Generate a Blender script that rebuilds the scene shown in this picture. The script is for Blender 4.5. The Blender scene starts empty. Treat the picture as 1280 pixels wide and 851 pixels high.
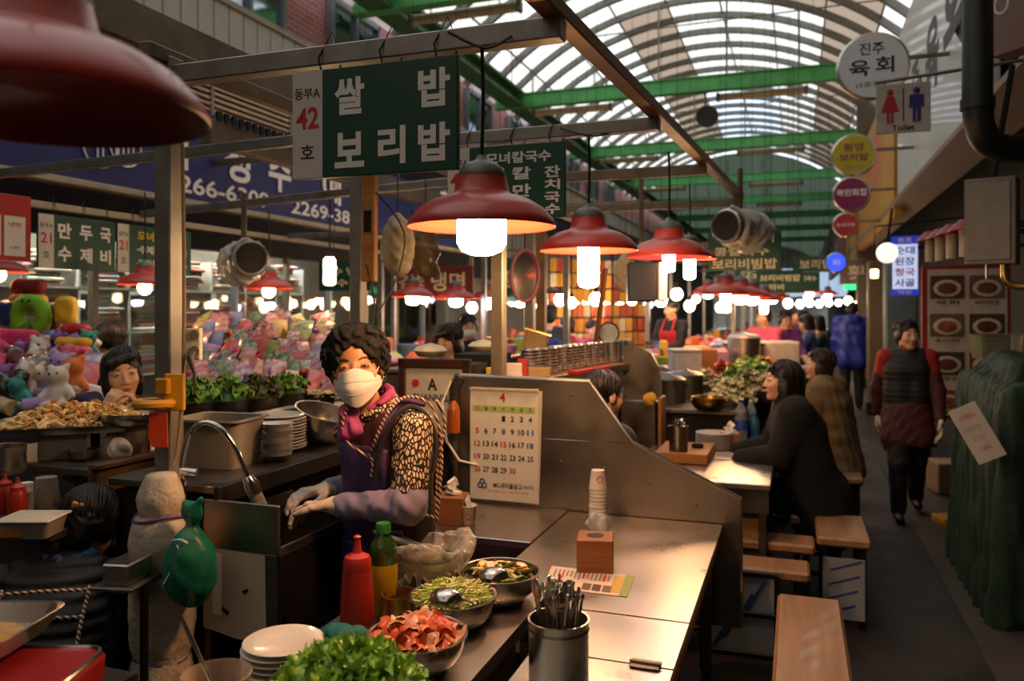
import bpy, math, random
import numpy as np
from mathutils import Vector, Matrix, Euler
S = bpy.context.scene
COL = S.collection
PI = math.pi

# ------------------------------------------------------------------ camera, sky, exposure
FPX, CX, HY, CAMZ = 1000.0, 640.0, 388.0, 1.63     # focal length in pixels, horizon row, eye height
TH = math.atan2(355.0, 1000.0)                     # the view is turned this far left of the aisle axis (+Y)
SN, CS = math.sin(TH), math.cos(TH)
cam = bpy.data.cameras.new('camera')
cam.sensor_width = 36.0
cam.lens = 36.0*FPX/1280.0
cam.shift_y = -(425.5-HY)/1280.0
cam.clip_start = 0.05
cam.clip_end = 300
cam.dof.use_dof = True
cam.dof.focus_distance = 2.45
cam.dof.aperture_fstop = 2.8
camo = bpy.data.objects.new('camera', cam)
camo.location = (0, 0, CAMZ)
camo.rotation_euler = (PI/2, 0, TH)
COL.objects.link(camo)
S.camera = camo
world = bpy.data.worlds.new('overcast_sky')
S.world = world
world.use_nodes = True
wn = world.node_tree.nodes['Background']
wn.inputs[0].default_value = (0.86, 0.92, 1.0, 1)
wn.inputs[1].default_value = 1.55
S.view_settings.view_transform = 'Standard'
S.view_settings.look = 'None'
S.view_settings.gamma = 1
S.view_settings.use_curve_mapping = False
S.view_settings.exposure = 0.25
S.cycles.caustics_reflective = False
S.cycles.caustics_refractive = False
S.cycles.sample_clamp_indirect = 4.0
S.cycles.max_bounces = 8
S.cycles.transparent_max_bounces = 16

# ------------------------------------------------------------------ places in the hall (x across, y down the aisle, z up)
def ray(px, py):
    a = (px-CX)/FPX
    return a*CS-SN, a*SN+CS, (HY-py)/FPX
def Wd(px, py, d):
    x, y, z = ray(px, py); return Vector((x*d, y*d, CAMZ+z*d))
def Wz(px, py, z):
    r = ray(px, py); return Wd(px, py, (z-CAMZ)/r[2])
def Wy(px, py, Y):
    return Wd(px, py, Y/ray(px, py)[1])
def Wx(px, py, X):
    return Wd(px, py, X/ray(px, py)[0])

# ------------------------------------------------------------------ materials
MATS = {}
def _lin(c):
    return tuple((x/12.92 if x <= .04045 else ((x+.055)/1.055)**2.4) for x in c)
def hexc(h):
    return _lin(tuple(int(h[i:i+2], 16)/255 for i in (0, 2, 4)))
def mat(name, col=None, rough=.5, metal=0., var=0., vs=8., bump=0., bs=40., emit=0., ecol=None, alpha=1., trans=0., coat=0., stretch=None, col2=None, rvar=0., sss=0.):
    """a noise-varied principled material; col is sRGB hex"""
    if name in MATS: return MATS[name]
    m = bpy.data.materials.new(name); MATS[name] = m
    m.use_nodes = True
    nt = m.node_tree; N = nt.nodes; L = nt.links
    b = N['Principled BSDF']
    c = hexc(col) if isinstance(col, str) else col
    b.inputs['Base Color'].default_value = (*c, 1)
    b.inputs['Roughness'].default_value = rough
    b.inputs['Metallic'].default_value = metal
    if coat: b.inputs['Coat Weight'].default_value = coat
    if alpha < 1: b.inputs['Alpha'].default_value = alpha
    if trans: b.inputs['Transmission Weight'].default_value = trans
    if sss:
        b.inputs['Subsurface Weight'].default_value = sss
        b.inputs['Subsurface Radius'].default_value = (.01, .004, .002)
    if emit:
        b.inputs['Emission Color'].default_value = (*(hexc(ecol) if isinstance(ecol, str) else (ecol or c)), 1)
        b.inputs['Emission Strength'].default_value = emit
    if var or bump or col2 or rvar:
        tc = N.new('ShaderNodeTexCoord'); src = tc.outputs['Object']
        if stretch:
            mp = N.new('ShaderNodeMapping'); mp.inputs['Scale'].default_value = stretch
            L.new(src, mp.inputs['Vector']); src = mp.outputs['Vector']
        if var or col2 or rvar:
            n = N.new('ShaderNodeTexNoise'); n.inputs['Scale'].default_value = vs; n.inputs['Detail'].default_value = 5
            L.new(src, n.inputs['Vector'])
            r = N.new('ShaderNodeValToRGB')
            r.color_ramp.elements[0].position = .3; r.color_ramp.elements[1].position = .7
            lo = hexc(col2) if col2 else tuple(max(0, x*(1-var)) for x in c)
            hi = c if col2 else tuple(min(1, x*(1+var)) for x in c)
            r.color_ramp.elements[0].color = (*lo, 1); r.color_ramp.elements[1].color = (*hi, 1)
            L.new(n.outputs['Fac'], r.inputs[0]); L.new(r.outputs[0], b.inputs['Base Color'])
            if rvar:
                mr = N.new('ShaderNodeMapRange'); mr.inputs['To Min'].default_value = max(.02, rough-rvar); mr.inputs['To Max'].default_value = min(1, rough+rvar)
                mr.inputs['From Min'].default_value = .3; mr.inputs['From Max'].default_value = .7
                L.new(n.outputs['Fac'], mr.inputs['Value']); L.new(mr.outputs[0], b.inputs['Roughness'])
        if bump:
            n2 = N.new('ShaderNodeTexNoise'); n2.inputs['Scale'].default_value = bs; n2.inputs['Detail'].default_value = 3
            L.new(src, n2.inputs['Vector'])
            bp = N.new('ShaderNodeBump'); bp.inputs['Strength'].default_value = bump; bp.inputs['Distance'].default_value = .01
            L.new(n2.outputs['Fac'], bp.inputs['Height']); L.new(bp.outputs[0], b.inputs['Normal'])
    return m
def cm(h, rough=.5, **k):
    """plain coloured material by hex, a little mottled"""
    nm = 'colour_%s_%d%s' % (h, int(rough*100), ''.join('%s%s' % (a, k[a]) for a in sorted(k)))
    k.setdefault('var', .12); k.setdefault('vs', 14.)
    return mat(nm, h, rough, **k)

# ------------------------------------------------------------------ mesh builder
class MB:
    def __init__(s): s.v = []; s.f = []; s.m = []; s.s = []; s.mi = 0; s.sm = False; s.n = 0
    def add(s, verts, faces, smooth=None, mi=None, mis=None):
        n = s.n
        vv = np.asarray([tuple(v) for v in verts], float) if not isinstance(verts, np.ndarray) else verts
        s.v.append(vv); s.n += len(vv)
        for i, f in enumerate(faces):
            s.f.append(tuple(int(q)+n for q in f))
            s.m.append(int(mis[i]) if mis is not None else (s.mi if mi is None else mi))
            s.s.append(s.sm if smooth is None else smooth)
        return s
    def box(s, c, d, rz=0., bev=0., R=None, mi=None):
        x, y, z = d[0]/2, d[1]/2, d[2]/2
        if bev <= 0:
            V = [(i*x, j*y, k*z) for i in (-1, 1) for j in (-1, 1) for k in (-1, 1)]
            Fc = [(0, 1, 3, 2), (4, 6, 7, 5), (0, 4, 5, 1), (2, 3, 7, 6), (0, 2, 6, 4), (1, 5, 7, 3)]
        else:
            b = min(bev, x*.95, y*.95, z*.95)
            V = []; idx = {}
            for i in (-1, 1):
                for j in (-1, 1):
                    for k in (-1, 1):
                        for a in range(3):
                            p = [i*(x-b), j*(y-b), k*(z-b)]
                            p[a] = (i*x, j*y, k*z)[a]
                            idx[i, j, k, a] = len(V); V.append(tuple(p))
            Fc = []
            for a in range(3):
                o = [q for q in range(3) if q != a]
                for sg in (-1, 1):
                    q = []
                    for (u, w) in ((-1, -1), (1, -1), (1, 1), (-1, 1)):
                        t = [0, 0, 0]; t[a] = sg; t[o[0]] = u; t[o[1]] = w
                        q.append(idx[t[0], t[1], t[2], a])
                    if (sg < 0) != (a == 1): q.reverse()
                    Fc.append(tuple(q))
            for a in range(3):
                o = [q for q in range(3) if q != a]
                for u in (-1, 1):
                    for w in (-1, 1):
                        t0 = [0, 0, 0]; t0[a] = -1; t0[o[0]] = u; t0[o[1]] = w
                        t1 = list(t0); t1[a] = 1
                        q = [idx[(*t0, o[0])], idx[(*t1, o[0])], idx[(*t1, o[1])], idx[(*t0, o[1])]]
                        Fc.append(tuple(q))
            for i in (-1, 1):
                for j in (-1, 1):
                    for k in (-1, 1): Fc.append((idx[i, j, k, 0], idx[i, j, k, 1], idx[i, j, k, 2]))
            # orient outward
            G = []
            for f in Fc:
                p = [Vector(V[q]) for q in f]
                nrm = (p[1]-p[0]).cross(p[2]-p[0]); cc = sum(p, Vector())/len(p)
                G.append(f if nrm.dot(cc) >= 0 else tuple(reversed(f)))
            Fc = G
        M = R if R is not None else Matrix.Rotation(rz, 3, 'Z')
        c = Vector(c)
        return s.add([M @ Vector(v)+c for v in V], Fc, mi=mi, smooth=False)
    def cyl(s, a, b, r, r2=None, n=16, cap=True, mi=None, smooth=True):
        return s.tube([a, b], [r, r if r2 is None else r2], n, cap=cap, mi=mi, smooth=smooth)
    def tube(s, pts, r, n=8, closed=False, cap=True, mi=None, smooth=True):
        P = [Vector(p) for p in pts]; m = len(P)
        rr = list(r) if hasattr(r, '__len__') else [r]*m
        T = []
        for i in range(m):
            if closed: t = P[(i+1) % m]-P[i-1]
            else: t = P[min(i+1, m-1)]-P[max(i-1, 0)]
            T.append(t.normalized() if t.length > 1e-9 else Vector((0, 0, 1)))
        u = T[0].orthogonal().normalized(); V = []
        for i in range(m):
            u = (u-T[i]*u.dot(T[i]))
            u = u.normalized() if u.length > 1e-6 else T[i].orthogonal().normalized()
            w = T[i].cross(u)
            for k in range(n):
                a = 2*PI*k/n; V.append(P[i]+(u*math.cos(a)+w*math.sin(a))*rr[i])
        Fc = []
        for i in range(m if closed else m-1):
            j = (i+1) % m
            for k in range(n): Fc.append((i*n+k, i*n+(k+1) % n, j*n+(k+1) % n, j*n+k))
        s.add(V, Fc, smooth=smooth, mi=mi)
        if cap and not closed:
            s.add(V[:n], [tuple(reversed(range(n)))], smooth=False, mi=mi)
            s.add(V[-n:], [tuple(range(n))], smooth=False, mi=mi)
        return s
    def lathe(s, prof, n=24, c=(0, 0, 0), mi=None, sx=1., sy=1., mis=None, wob=None):
        V = []; ring = []
        for (r, z) in prof:
            if r < 1e-6: ring.append([len(V)]); V.append((c[0], c[1], c[2]+z))
            else:
                ring.append(list(range(len(V), len(V)+n)))
                for k in range(n):
                    a = 2*PI*k/n; q = r*(wob(a, z) if wob else 1)
                    V.append((c[0]+q*sx*math.cos(a), c[1]+q*sy*math.sin(a), c[2]+z))
        Fc = []; mm = []
        for i in range(len(prof)-1):
            A, B = ring[i], ring[i+1]; c_ = (mis[i] if mis else (s.mi if mi is None else mi))
            for k in range(n):
                k2 = (k+1) % n
                if len(A) == 1 and len(B) == 1: continue
                if len(A) == 1: f = (A[0], B[k2], B[k])
                elif len(B) == 1: f = (A[k], A[k2], B[0])
                else: f = (A[k], A[k2], B[k2], B[k])
                Fc.append(f); mm.append(c_)
        return s.add(V, Fc, smooth=True, mis=mm)
    def prism(s, poly, t0, t1, axis='y', c=(0, 0, 0), mi=None):
        """2-D outline extruded: axis y -> poly is (x,z); z -> (x,y); x -> (y,z)"""
        def p3(p, t):
            return {'y': (p[0], t, p[1]), 'z': (p[0], p[1], t), 'x': (t, p[0], p[1])}[axis]
        n = len(poly)
        V = [Vector(p3(p, t0))+Vector(c) for p in poly]+[Vector(p3(p, t1))+Vector(c) for p in poly]
        ar = sum(poly[i][0]*poly[(i+1) % n][1]-poly[(i+1) % n][0]*poly[i][1] for i in range(n))
        flip = (ar > 0) == (axis != 'y')
        if t1 < t0: flip = not flip
        lo = tuple(range(n)); hi = tuple(range(n, 2*n))
        Fc = [tuple(reversed(lo)) if flip else lo, hi if flip else tuple(reversed(hi))]
        for i in range(n):
            j = (i+1) % n
            q = (i, j, n+j, n+i); Fc.append(q if flip else tuple(reversed(q)))
        return s.add(V, Fc, smooth=False, mi=mi)
    def ell(s, c, r, n=12, m=8, R=None, mi=None):
        V = [Vector((0, 0, -1))]; Fc = []
        for i in range(1, m):
            b = -PI/2+PI*i/m
            for k in range(n):
                a = 2*PI*k/n; V.append(Vector((math.cos(a)*math.cos(b), math.sin(a)*math.cos(b), math.sin(b))))
        V.append(Vector((0, 0, 1)))
        for k in range(n): Fc.append((0, 1+(k+1) % n, 1+k))
        for i in range(m-2):
            for k in range(n):
                a = 1+i*n; Fc.append((a+k, a+(k+1) % n, a+n+(k+1) % n, a+n+k))
        a = 1+(m-2)*n
        for k in range(n): Fc.append((a+k, a+(k+1) % n, len(V)-1))
        r = r if hasattr(r, '__len__') else (r, r, r)
        out = []
        for v in V:
            w = Vector((v.x*r[0], v.y*r[1], v.z*r[2]))
            if R is not None: w = R @ w
            out.append(w+Vector(c))
        return s.add(out, Fc, smooth=True, mi=mi)
    def grid(s, fn, nu, nv, smooth=True, mi=None, closeu=False, two=False):
        V = [fn(i/nu, j/nv) for j in range(nv+1) for i in range(nu+1)]
        Fc = [(j*(nu+1)+i, j*(nu+1)+i+1, (j+1)*(nu+1)+i+1, (j+1)*(nu+1)+i) for j in range(nv) for i in range(nu)]
        return s.add(V, Fc, smooth=smooth, mi=mi)
    def mesh(s, name, mats, ang=38):
        me = bpy.data.meshes.new(name)
        V = np.concatenate(s.v) if s.v else np.zeros((0, 3))
        me.from_pydata(V.tolist(), [], s.f)
        for m in (mats if isinstance(mats, (list, tuple)) else [mats]): me.materials.append(m)
        me.polygons.foreach_set('material_index', s.m)
        me.polygons.foreach_set('use_smooth', s.s)
        if any(s.s): me.set_sharp_from_angle(angle=math.radians(ang))
        me.update()
        return me

def rz_(a): return Matrix.Rotation(a, 3, 'Z')
def link(name, data, parent=None, loc=(0, 0, 0), rz=0., rot=None):
    o = bpy.data.objects.new(name, data); COL.objects.link(o)
    o.location = loc
    o.rotation_euler = rot if rot is not None else (0, 0, rz)
    if parent is not None: o.parent = parent
    return o
def tag(o, label=None, cat=None, group=None, kind=None):
    if label: o['label'] = label
    if cat: o['category'] = cat
    if group: o['group'] = group
    if kind: o['kind'] = kind
    return o
def thing(name, label, cat, loc=(0, 0, 0), rz=0., group=None, rot=None):
    return tag(link(name, None, None, loc, rz, rot), label, cat, group)
def part(name, mb, mats, parent, loc=(0, 0, 0), rz=0., ang=38, rot=None, label=None, kind=None):
    me = mb if isinstance(mb, bpy.types.Mesh) else mb.mesh(name, mats, ang)
    return tag(link(name, me, parent, loc, rz, rot), label, None, None, kind)
def solid(name, mb, mats, label, cat, loc=(0, 0, 0), rz=0., group=None, ang=38, rot=None, kind=None):
    me = mb if isinstance(mb, bpy.types.Mesh) else mb.mesh(name, mats, ang)
    return tag(link(name, me, None, loc, rz, rot), label, cat, group, kind)
def struct(name, mb, mats, parent=None, loc=(0, 0, 0), ang=38):
    o = part(name, mb, mats, parent, loc, ang=ang)
    if parent is None: o['kind'] = 'structure'
    return o
def structure_root(name, loc=(0, 0, 0)):
    o = link(name, None, None, loc); o['kind'] = 'structure'; return o
KIDS = {}
def dup(root, loc, rz=None, label=None, group=None, parent=None, rot=None, scale=None):
    def cp(o, par):
        c = o.copy(); COL.objects.link(c); c.parent = par
        for ch in list(o.children): cp(ch, c)
        return c
    r = cp(root, parent); r.location = loc
    if rz is not None: r.rotation_euler = (0, 0, rz)
    if rot is not None: r.rotation_euler = rot
    if scale is not None: r.scale = (scale,)*3 if not hasattr(scale, '__len__') else scale
    if label: r['label'] = label
    if group: r['group'] = group
    return r
def jit(a): return random.uniform(-a, a)

# ------------------------------------------------------------------ lettering (flat print, in the local xz plane, facing -y)
TXT = {}
def text_geo(body, bold=0.):
    k = (body, bold)
    if k in TXT: return TXT[k]
    c = bpy.data.curves.new('glyphs', 'FONT'); c.body = body; c.offset = bold; c.resolution_u = 3
    c.align_x = 'CENTER'; c.fill_mode = 'FRONT'
    o = bpy.data.objects.new('glyphs', c)
    me = bpy.data.meshes.new_from_object(o)
    n = len(me.vertices); v = np.zeros(n*3); me.vertices.foreach_get('co', v); v = v.reshape(-1, 3)
    f = [tuple(p.vertices) for p in me.polygons]
    bpy.data.objects.remove(o); bpy.data.curves.remove(c); bpy.data.meshes.remove(me)
    TXT[k] = (v, f); return TXT[k]
def letters(mb, body, cx, cz, w=None, h=None, bold=.0, y=-.001, mi=None, rot=0.):
    v, f = text_geo(body, bold)
    if not len(v): return mb
    lo = v.min(0); hi = v.max(0); sz = np.maximum(hi-lo, 1e-5)
    sx = w/sz[0] if w else None; sy = h/sz[1] if h else None
    sx = sx or sy; sy = sy or sx
    X = (v[:, 0]-(lo[0]+hi[0])/2)*sx; Z = (v[:, 1]-(lo[1]+hi[1])/2)*sy
    c, s_ = math.cos(rot), math.sin(rot)
    out = np.stack([cx+c*X-s_*Z, np.full(len(v), y), cz+s_*X+c*Z], 1)
    return mb.add(out, f, smooth=False, mi=mi)

# ------------------------------------------------------------------ smooth bodies: signed distance shapes meshed by surface nets
def surface_nets(Fg, org, h):
    s_ = Fg < 0
    nx, ny, nz = Fg.shape
    cnt = np.zeros((nx-1, ny-1, nz-1), np.int8); pos = np.zeros((nx-1, ny-1, nz-1, 3), np.float32)
    sl = lambda a, n: slice(a, n-1+a)
    for ax in range(3):
        for u in (0, 1):
            for w in (0, 1):
                o0 = [0, 0, 0]; oth = [q for q in range(3) if q != ax]
                o0[oth[0]] = u; o0[oth[1]] = w
                o1 = list(o0); o1[ax] = 1
                A = Fg[sl(o0[0], nx), sl(o0[1], ny), sl(o0[2], nz)]; B = Fg[sl(o1[0], nx), sl(o1[1], ny), sl(o1[2], nz)]
                ch = (A < 0) != (B < 0)
                t = np.where(ch, A/np.where(ch, A-B, 1), 0)
                cnt += ch
                for q in range(3):
                    pos[..., q] += np.where(ch, (t if q == ax else o0[q]), 0)
    act = cnt > 0
    idx = -np.ones(act.shape, np.int64); ii = np.argwhere(act); idx[act] = np.arange(len(ii))
    V = (ii+pos[act]/cnt[act][:, None])*h+np.asarray(org)
    Q = []
    for ax in range(3):
        oth = [q for q in range(3) if q != ax]
        a0 = [slice(None)]*3; a1 = [slice(None)]*3
        a0[ax] = slice(0, -1); a1[ax] = slice(1, None)
        A = s_[tuple(a0)]; B = s_[tuple(a1)]
        ch = A != B
        e = np.argwhere(ch)
        ok = np.all([(e[:, q] > 0) & (e[:, q] < Fg.shape[q]-1) for q in oth], 0)
        e = e[ok]
        if not len(e): continue
        fl = A[tuple(e.T)]
        def c_(du, dw):
            k = e.copy(); k[:, oth[0]] -= du; k[:, oth[1]] -= dw
            return idx[tuple(k.T)]
        q = np.stack([c_(1, 1), c_(0, 1), c_(0, 0), c_(1, 0)], 1)
        rev = fl if ax != 1 else ~fl
        q[~rev] = q[~rev][:, ::-1]
        Q.append(q)
    return V, (np.concatenate(Q) if Q else np.zeros((0, 4), int)), ii
class SD:
    def __init__(s): s.p = []
    def cap(s, a, b, ra, rb=None, m=0, k=.03, op='+'):
        a = np.array(a, float); b = np.array(b, float); rb = ra if rb is None else rb
        ab = b-a; L2 = max(1e-9, float(ab @ ab))
        def f(X, Y, Z):
            t = np.clip(((X-a[0])*ab[0]+(Y-a[1])*ab[1]+(Z-a[2])*ab[2])/L2, 0, 1)
            return np.sqrt((X-a[0]-t*ab[0])**2+(Y-a[1]-t*ab[1])**2+(Z-a[2]-t*ab[2])**2)-(ra+(rb-ra)*t)
        R = max(ra, rb); s.p.append((f, np.minimum(a, b)-R, np.maximum(a, b)+R, m, k, op)); return s
    def ell(s, c, r, m=0, k=.03, op='+', R=None):
        c = np.array(c, float); r = np.array(r if hasattr(r, '__len__') else (r, r, r), float)
        M = np.array(R) if R is not None else np.eye(3)
        def f(X, Y, Z):
            x, y, z = X-c[0], Y-c[1], Z-c[2]
            u = (M[0, 0]*x+M[1, 0]*y+M[2, 0]*z)/r[0]; v = (M[0, 1]*x+M[1, 1]*y+M[2, 1]*z)/r[1]; w = (M[0, 2]*x+M[1, 2]*y+M[2, 2]*z)/r[2]
            k0 = np.sqrt(u*u+v*v+w*w); k1 = np.sqrt((u/r[0])**2+(v/r[1])**2+(w/r[2])**2)
            return np.where(k1 > 1e-6, k0*(k0-1)/np.maximum(k1, 1e-6), -r.min())
        e = np.abs(M) @ r if R is not None else r
        s.p.append((f, c-e, c+e, m, k, op)); return s
    def box(s, c, d, rr=.01, m=0, k=.02, op='+', R=None):
        c = np.array(c, float); d = np.array(d, float)/2-rr
        M = np.array(R) if R is not None else np.eye(3)
        def f(X, Y, Z):
            x, y, z = X-c[0], Y-c[1], Z-c[2]
            q = [np.abs(M[0, i]*x+M[1, i]*y+M[2, i]*z)-d[i] for i in range(3)]
            return np.sqrt(sum(np.maximum(t, 0)**2 for t in q))+np.minimum(np.maximum(np.maximum(q[0], q[1]), q[2]), 0)-rr
        e = np.abs(M) @ (d+rr)
        s.p.append((f, c-e, c+e, m, k, op)); return s
    def half(s, pt, nrm, op='cut'):
        """keep what lies behind the plane"""
        pt = np.array(pt, float); nrm = np.array(nrm, float); nrm = nrm/np.linalg.norm(nrm)
        def f(X, Y, Z): return (X-pt[0])*nrm[0]+(Y-pt[1])*nrm[1]+(Z-pt[2])*nrm[2]
        s.p.append((f, None, None, 0, .008, op)); return s
    def mesh(s, h, disp=None):
        lo = np.min([p[1] for p in s.p if p[5] == '+'], 0)-3*h-.015; hi = np.max([p[2] for p in s.p if p[5] == '+'], 0)+3*h+.015
        n = np.ceil((hi-lo)/h).astype(int)+1
        ax = [(lo[i]+np.arange(n[i])*h).astype(np.float32) for i in range(3)]
        Fg = np.full(n, 1e3, np.float32); Bs = np.full(n, 1e3, np.float32); Lb = np.zeros(n, np.int16)
        for (f, a, b, m, k, op) in s.p:
            if a is None: sl = (slice(None),)*3
            else:
                mg = k+3*h+.01
                i0 = np.clip(np.floor((a-mg-lo)/h).astype(int), 0, n-1); i1 = np.clip(np.ceil((b+mg-lo)/h).astype(int)+1, 1, n)
                sl = tuple(slice(i0[q], i1[q]) for q in range(3))
            d = f(ax[0][sl[0]][:, None, None], ax[1][sl[1]][None, :, None], ax[2][sl[2]][None, None, :])
            c = Fg[sl]
            if op == '+':
                near = d < Bs[sl]
                Lb[sl] = np.where(near, m, Lb[sl]); Bs[sl] = np.minimum(Bs[sl], d)
                t = np.clip(.5+.5*(c-d)/max(k, 1e-5), 0, 1)
                Fg[sl] = np.where(c > 100, d, c*(1-t)+d*t-k*t*(1-t))
            elif op == '-':
                t = np.clip(.5-.5*(c+d)/max(k, 1e-5), 0, 1)
                Fg[sl] = np.where(c > 100, c, c*(1-t)-d*t+k*t*(1-t))
            elif op == 'cut': Fg[sl] = np.maximum(c, d)
            elif op == 'paint': Lb[sl] = np.where(d < 0, m, Lb[sl])
        if disp is not None:
            near = np.abs(Fg) < .06
            w = np.argwhere(near)
            Fg[near] += disp(ax[0][w[:, 0]], ax[1][w[:, 1]], ax[2][w[:, 2]]).astype(np.float32)
        Fg[0] = 1; Fg[-1] = 1; Fg[:, 0] = 1; Fg[:, -1] = 1; Fg[:, :, 0] = 1; Fg[:, :, -1] = 1
        V, Q, ii = surface_nets(Fg, lo, h)
        lab = Lb[tuple(ii.T)]
        fl = np.median(lab[Q], axis=1).astype(int) if len(Q) else np.zeros(0, int)
        if len(Q):
            bad = ~np.any(lab[Q] == fl[:, None], axis=1); fl[bad] = lab[Q[bad, 0]]
        return V, Q, fl
    def into(s, mb, h, disp=None, M=None, mi=None):
        V, Q, fl = s.mesh(h, disp)
        if M is not None:
            A = np.array(M); V = V @ A[:3, :3].T+(A[:3, 3] if A.shape[0] == 4 else 0)
        mb.add(V, Q, smooth=True, mis=(fl if mi is None else np.full(len(Q), mi))); return mb
def wrinkle(amp, fr, ph=0.):
    def d(x, y, z):
        return amp*(np.sin(fr*(x+.6*z)+ph+1.7*np.sin(fr*.45*y+ph))*np.sin(fr*.8*(z-.4*y)+2.1*ph+1.3*np.sin(fr*.37*x))+.5*np.sin(fr*2.1*(x-y+.3*z)+ph))
    return d
random.seed(7)
# ------------------------------------------------------------------ shared materials
STEEL = mat('brushed_steel', 'b9b2a8', .3, 1., vs=3., bump=.03, bs=220, stretch=(1, .06, 1), rvar=.1, var=.06)
STEEL_D = mat('worn_dark_steel', '6e675f', .42, 1., var=.25, vs=6., bump=.05, bs=60, rvar=.12)
TABLETOP = mat('smudged_steel_tabletop', 'b5aea5', .32, 1., var=.05, vs=4., rvar=.07, bump=.015, bs=300, stretch=(1, 1, 1))
GALV = mat('galvanised_tube', '8d8a84', .45, .75, var=.18, vs=10, bump=.04, bs=50)
RUSTY = mat('grimy_painted_beam', '6f6455', .6, .35, var=.3, vs=5., bump=.05, bs=30)
IRON = mat('black_iron', '1c1a18', .5, .5, var=.3)
GREENB = mat('green_painted_girder', '4fa058', .5, .1, var=.15, vs=4)
GREEND = mat('dark_green_girder', '2c5a2c', .6, .1, var=.25, vs=3)
BLACK = mat('black_plastic', '0e0d0d', .45)
DARK = mat('soot_dark', '16130f', .85, var=.3)  # dark brown for bodies and backs, mottled at random
WHITE = mat('white_print', 'e8e4de', .55)
PAPER = mat('paper_white', 'e4ddd0', .8, var=.04)
RED = mat('lamp_red_enamel', 'b53426', .4, 0, var=.12, vs=5, coat=.25, bump=.02, bs=20)
REDP = mat('red_print', 'c0261f', .5)
SIGNGREEN = mat('sign_green', '0d4634', .4, var=.08, vs=3)
SIGNWHITE = mat('sign_white', 'cfc8be', .45, var=.05, vs=4)
BLACKP = mat('black_print', '141414', .6)
CABLE = mat('black_cable', '0b0b0b', .6)
WOODP = mat('pine_plank', 'a8763c', .5, 0, col2='8a5a2a', vs=3., stretch=(1, 12, 12), bump=.05, bs=20)
WOODR = mat('cherry_wood_box', '90613a', .4, 0, col2='764a28', vs=4, stretch=(2, 2, 18))
LAMIN = mat('beech_laminate', 'a07c5a', .33, 0, col2='84623f', vs=2.2, stretch=(14, 1.2, 14), coat=.25)
BRASSY = mat('gold_trim_metal', 'b08b4f', .3, .9)
FRIDGE = mat('pale_box_plastic', 'c9c6c0', .5, var=.04)
def bulbmat(nm, col, st): return mat(nm, col, .5, emit=st, ecol=col)
B_WARM = bulbmat('warm_bulb_glow', 'ffc98c', 130.)
B_WARM2 = bulbmat('warm_bulb_glow_soft', 'ffcf94', 60.)
B_COOL = bulbmat('cool_bulb_glow', 'f2f0ff', 45.)
B_FAR = bulbmat('far_bulb_glow', 'ffd09a', 55.)
def glassmat(nm, tint=(.9, .95, .95), gl=.12, rough=.03):
    if nm in MATS: return MATS[nm]
    m = bpy.data.materials.new(nm); MATS[nm] = m; m.use_nodes = True
    N = m.node_tree.nodes; L = m.node_tree.links; N.remove(N['Principled BSDF'])
    t = N.new('ShaderNodeBsdfTransparent'); t.inputs[0].default_value = (*tint, 1)
    g = N.new('ShaderNodeBsdfGlossy'); g.inputs['Roughness'].default_value = rough
    mx = N.new('ShaderNodeMixShader'); lw = N.new('ShaderNodeLayerWeight'); lw.inputs[0].default_value = .5
    pw = N.new('ShaderNodeMath'); pw.operation = 'POWER'; pw.inputs[1].default_value = 4.
    ad = N.new('ShaderNodeMath'); ad.operation = 'MULTIPLY_ADD'; ad.inputs[1].default_value = .6; ad.inputs[2].default_value = gl*.4; ad.use_clamp = True
    L.new(lw.outputs['Facing'], pw.inputs[0]); L.new(pw.outputs[0], ad.inputs[0]); L.new(ad.outputs[0], mx.inputs[0]); L.new(t.outputs[0], mx.inputs[1]); L.new(g.outputs[0], mx.inputs[2])
    L.new(mx.outputs[0], N['Material Output'].inputs[0])
    return m
GLASS = glassmat('window_pane_glass')
def plasticmat(nm, col='e9e6e0', op=.35, rough=.2):
    """thin clear plastic film"""
    if nm in MATS: return MATS[nm]
    m = bpy.data.materials.new(nm); MATS[nm] = m; m.use_nodes = True
    N = m.node_tree.nodes; L = m.node_tree.links; b = N['Principled BSDF']
    b.inputs['Base Color'].default_value = (*hexc(col), 1); b.inputs['Roughness'].default_value = rough
    t = N.new('ShaderNodeBsdfTransparent'); t.inputs[0].default_value = (.95, .95, .94, 1)
    lw = N.new('ShaderNodeLayerWeight'); lw.inputs[0].default_value = .4
    ma = N.new('ShaderNodeMath'); ma.operation = 'MULTIPLY_ADD'; ma.inputs[1].default_value = .55; ma.inputs[2].default_value = op; ma.use_clamp = True
    mx = N.new('ShaderNodeMixShader')
    L.new(lw.outputs['Facing'], ma.inputs[0]); L.new(ma.outputs[0], mx.inputs[0]); L.new(t.outputs[0], mx.inputs[1]); L.new(b.outputs[0], mx.inputs[2])
    L.new(mx.outputs[0], N['Material Output'].inputs[0])
    return m
FILM = plasticmat('clear_plastic_film')
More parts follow.
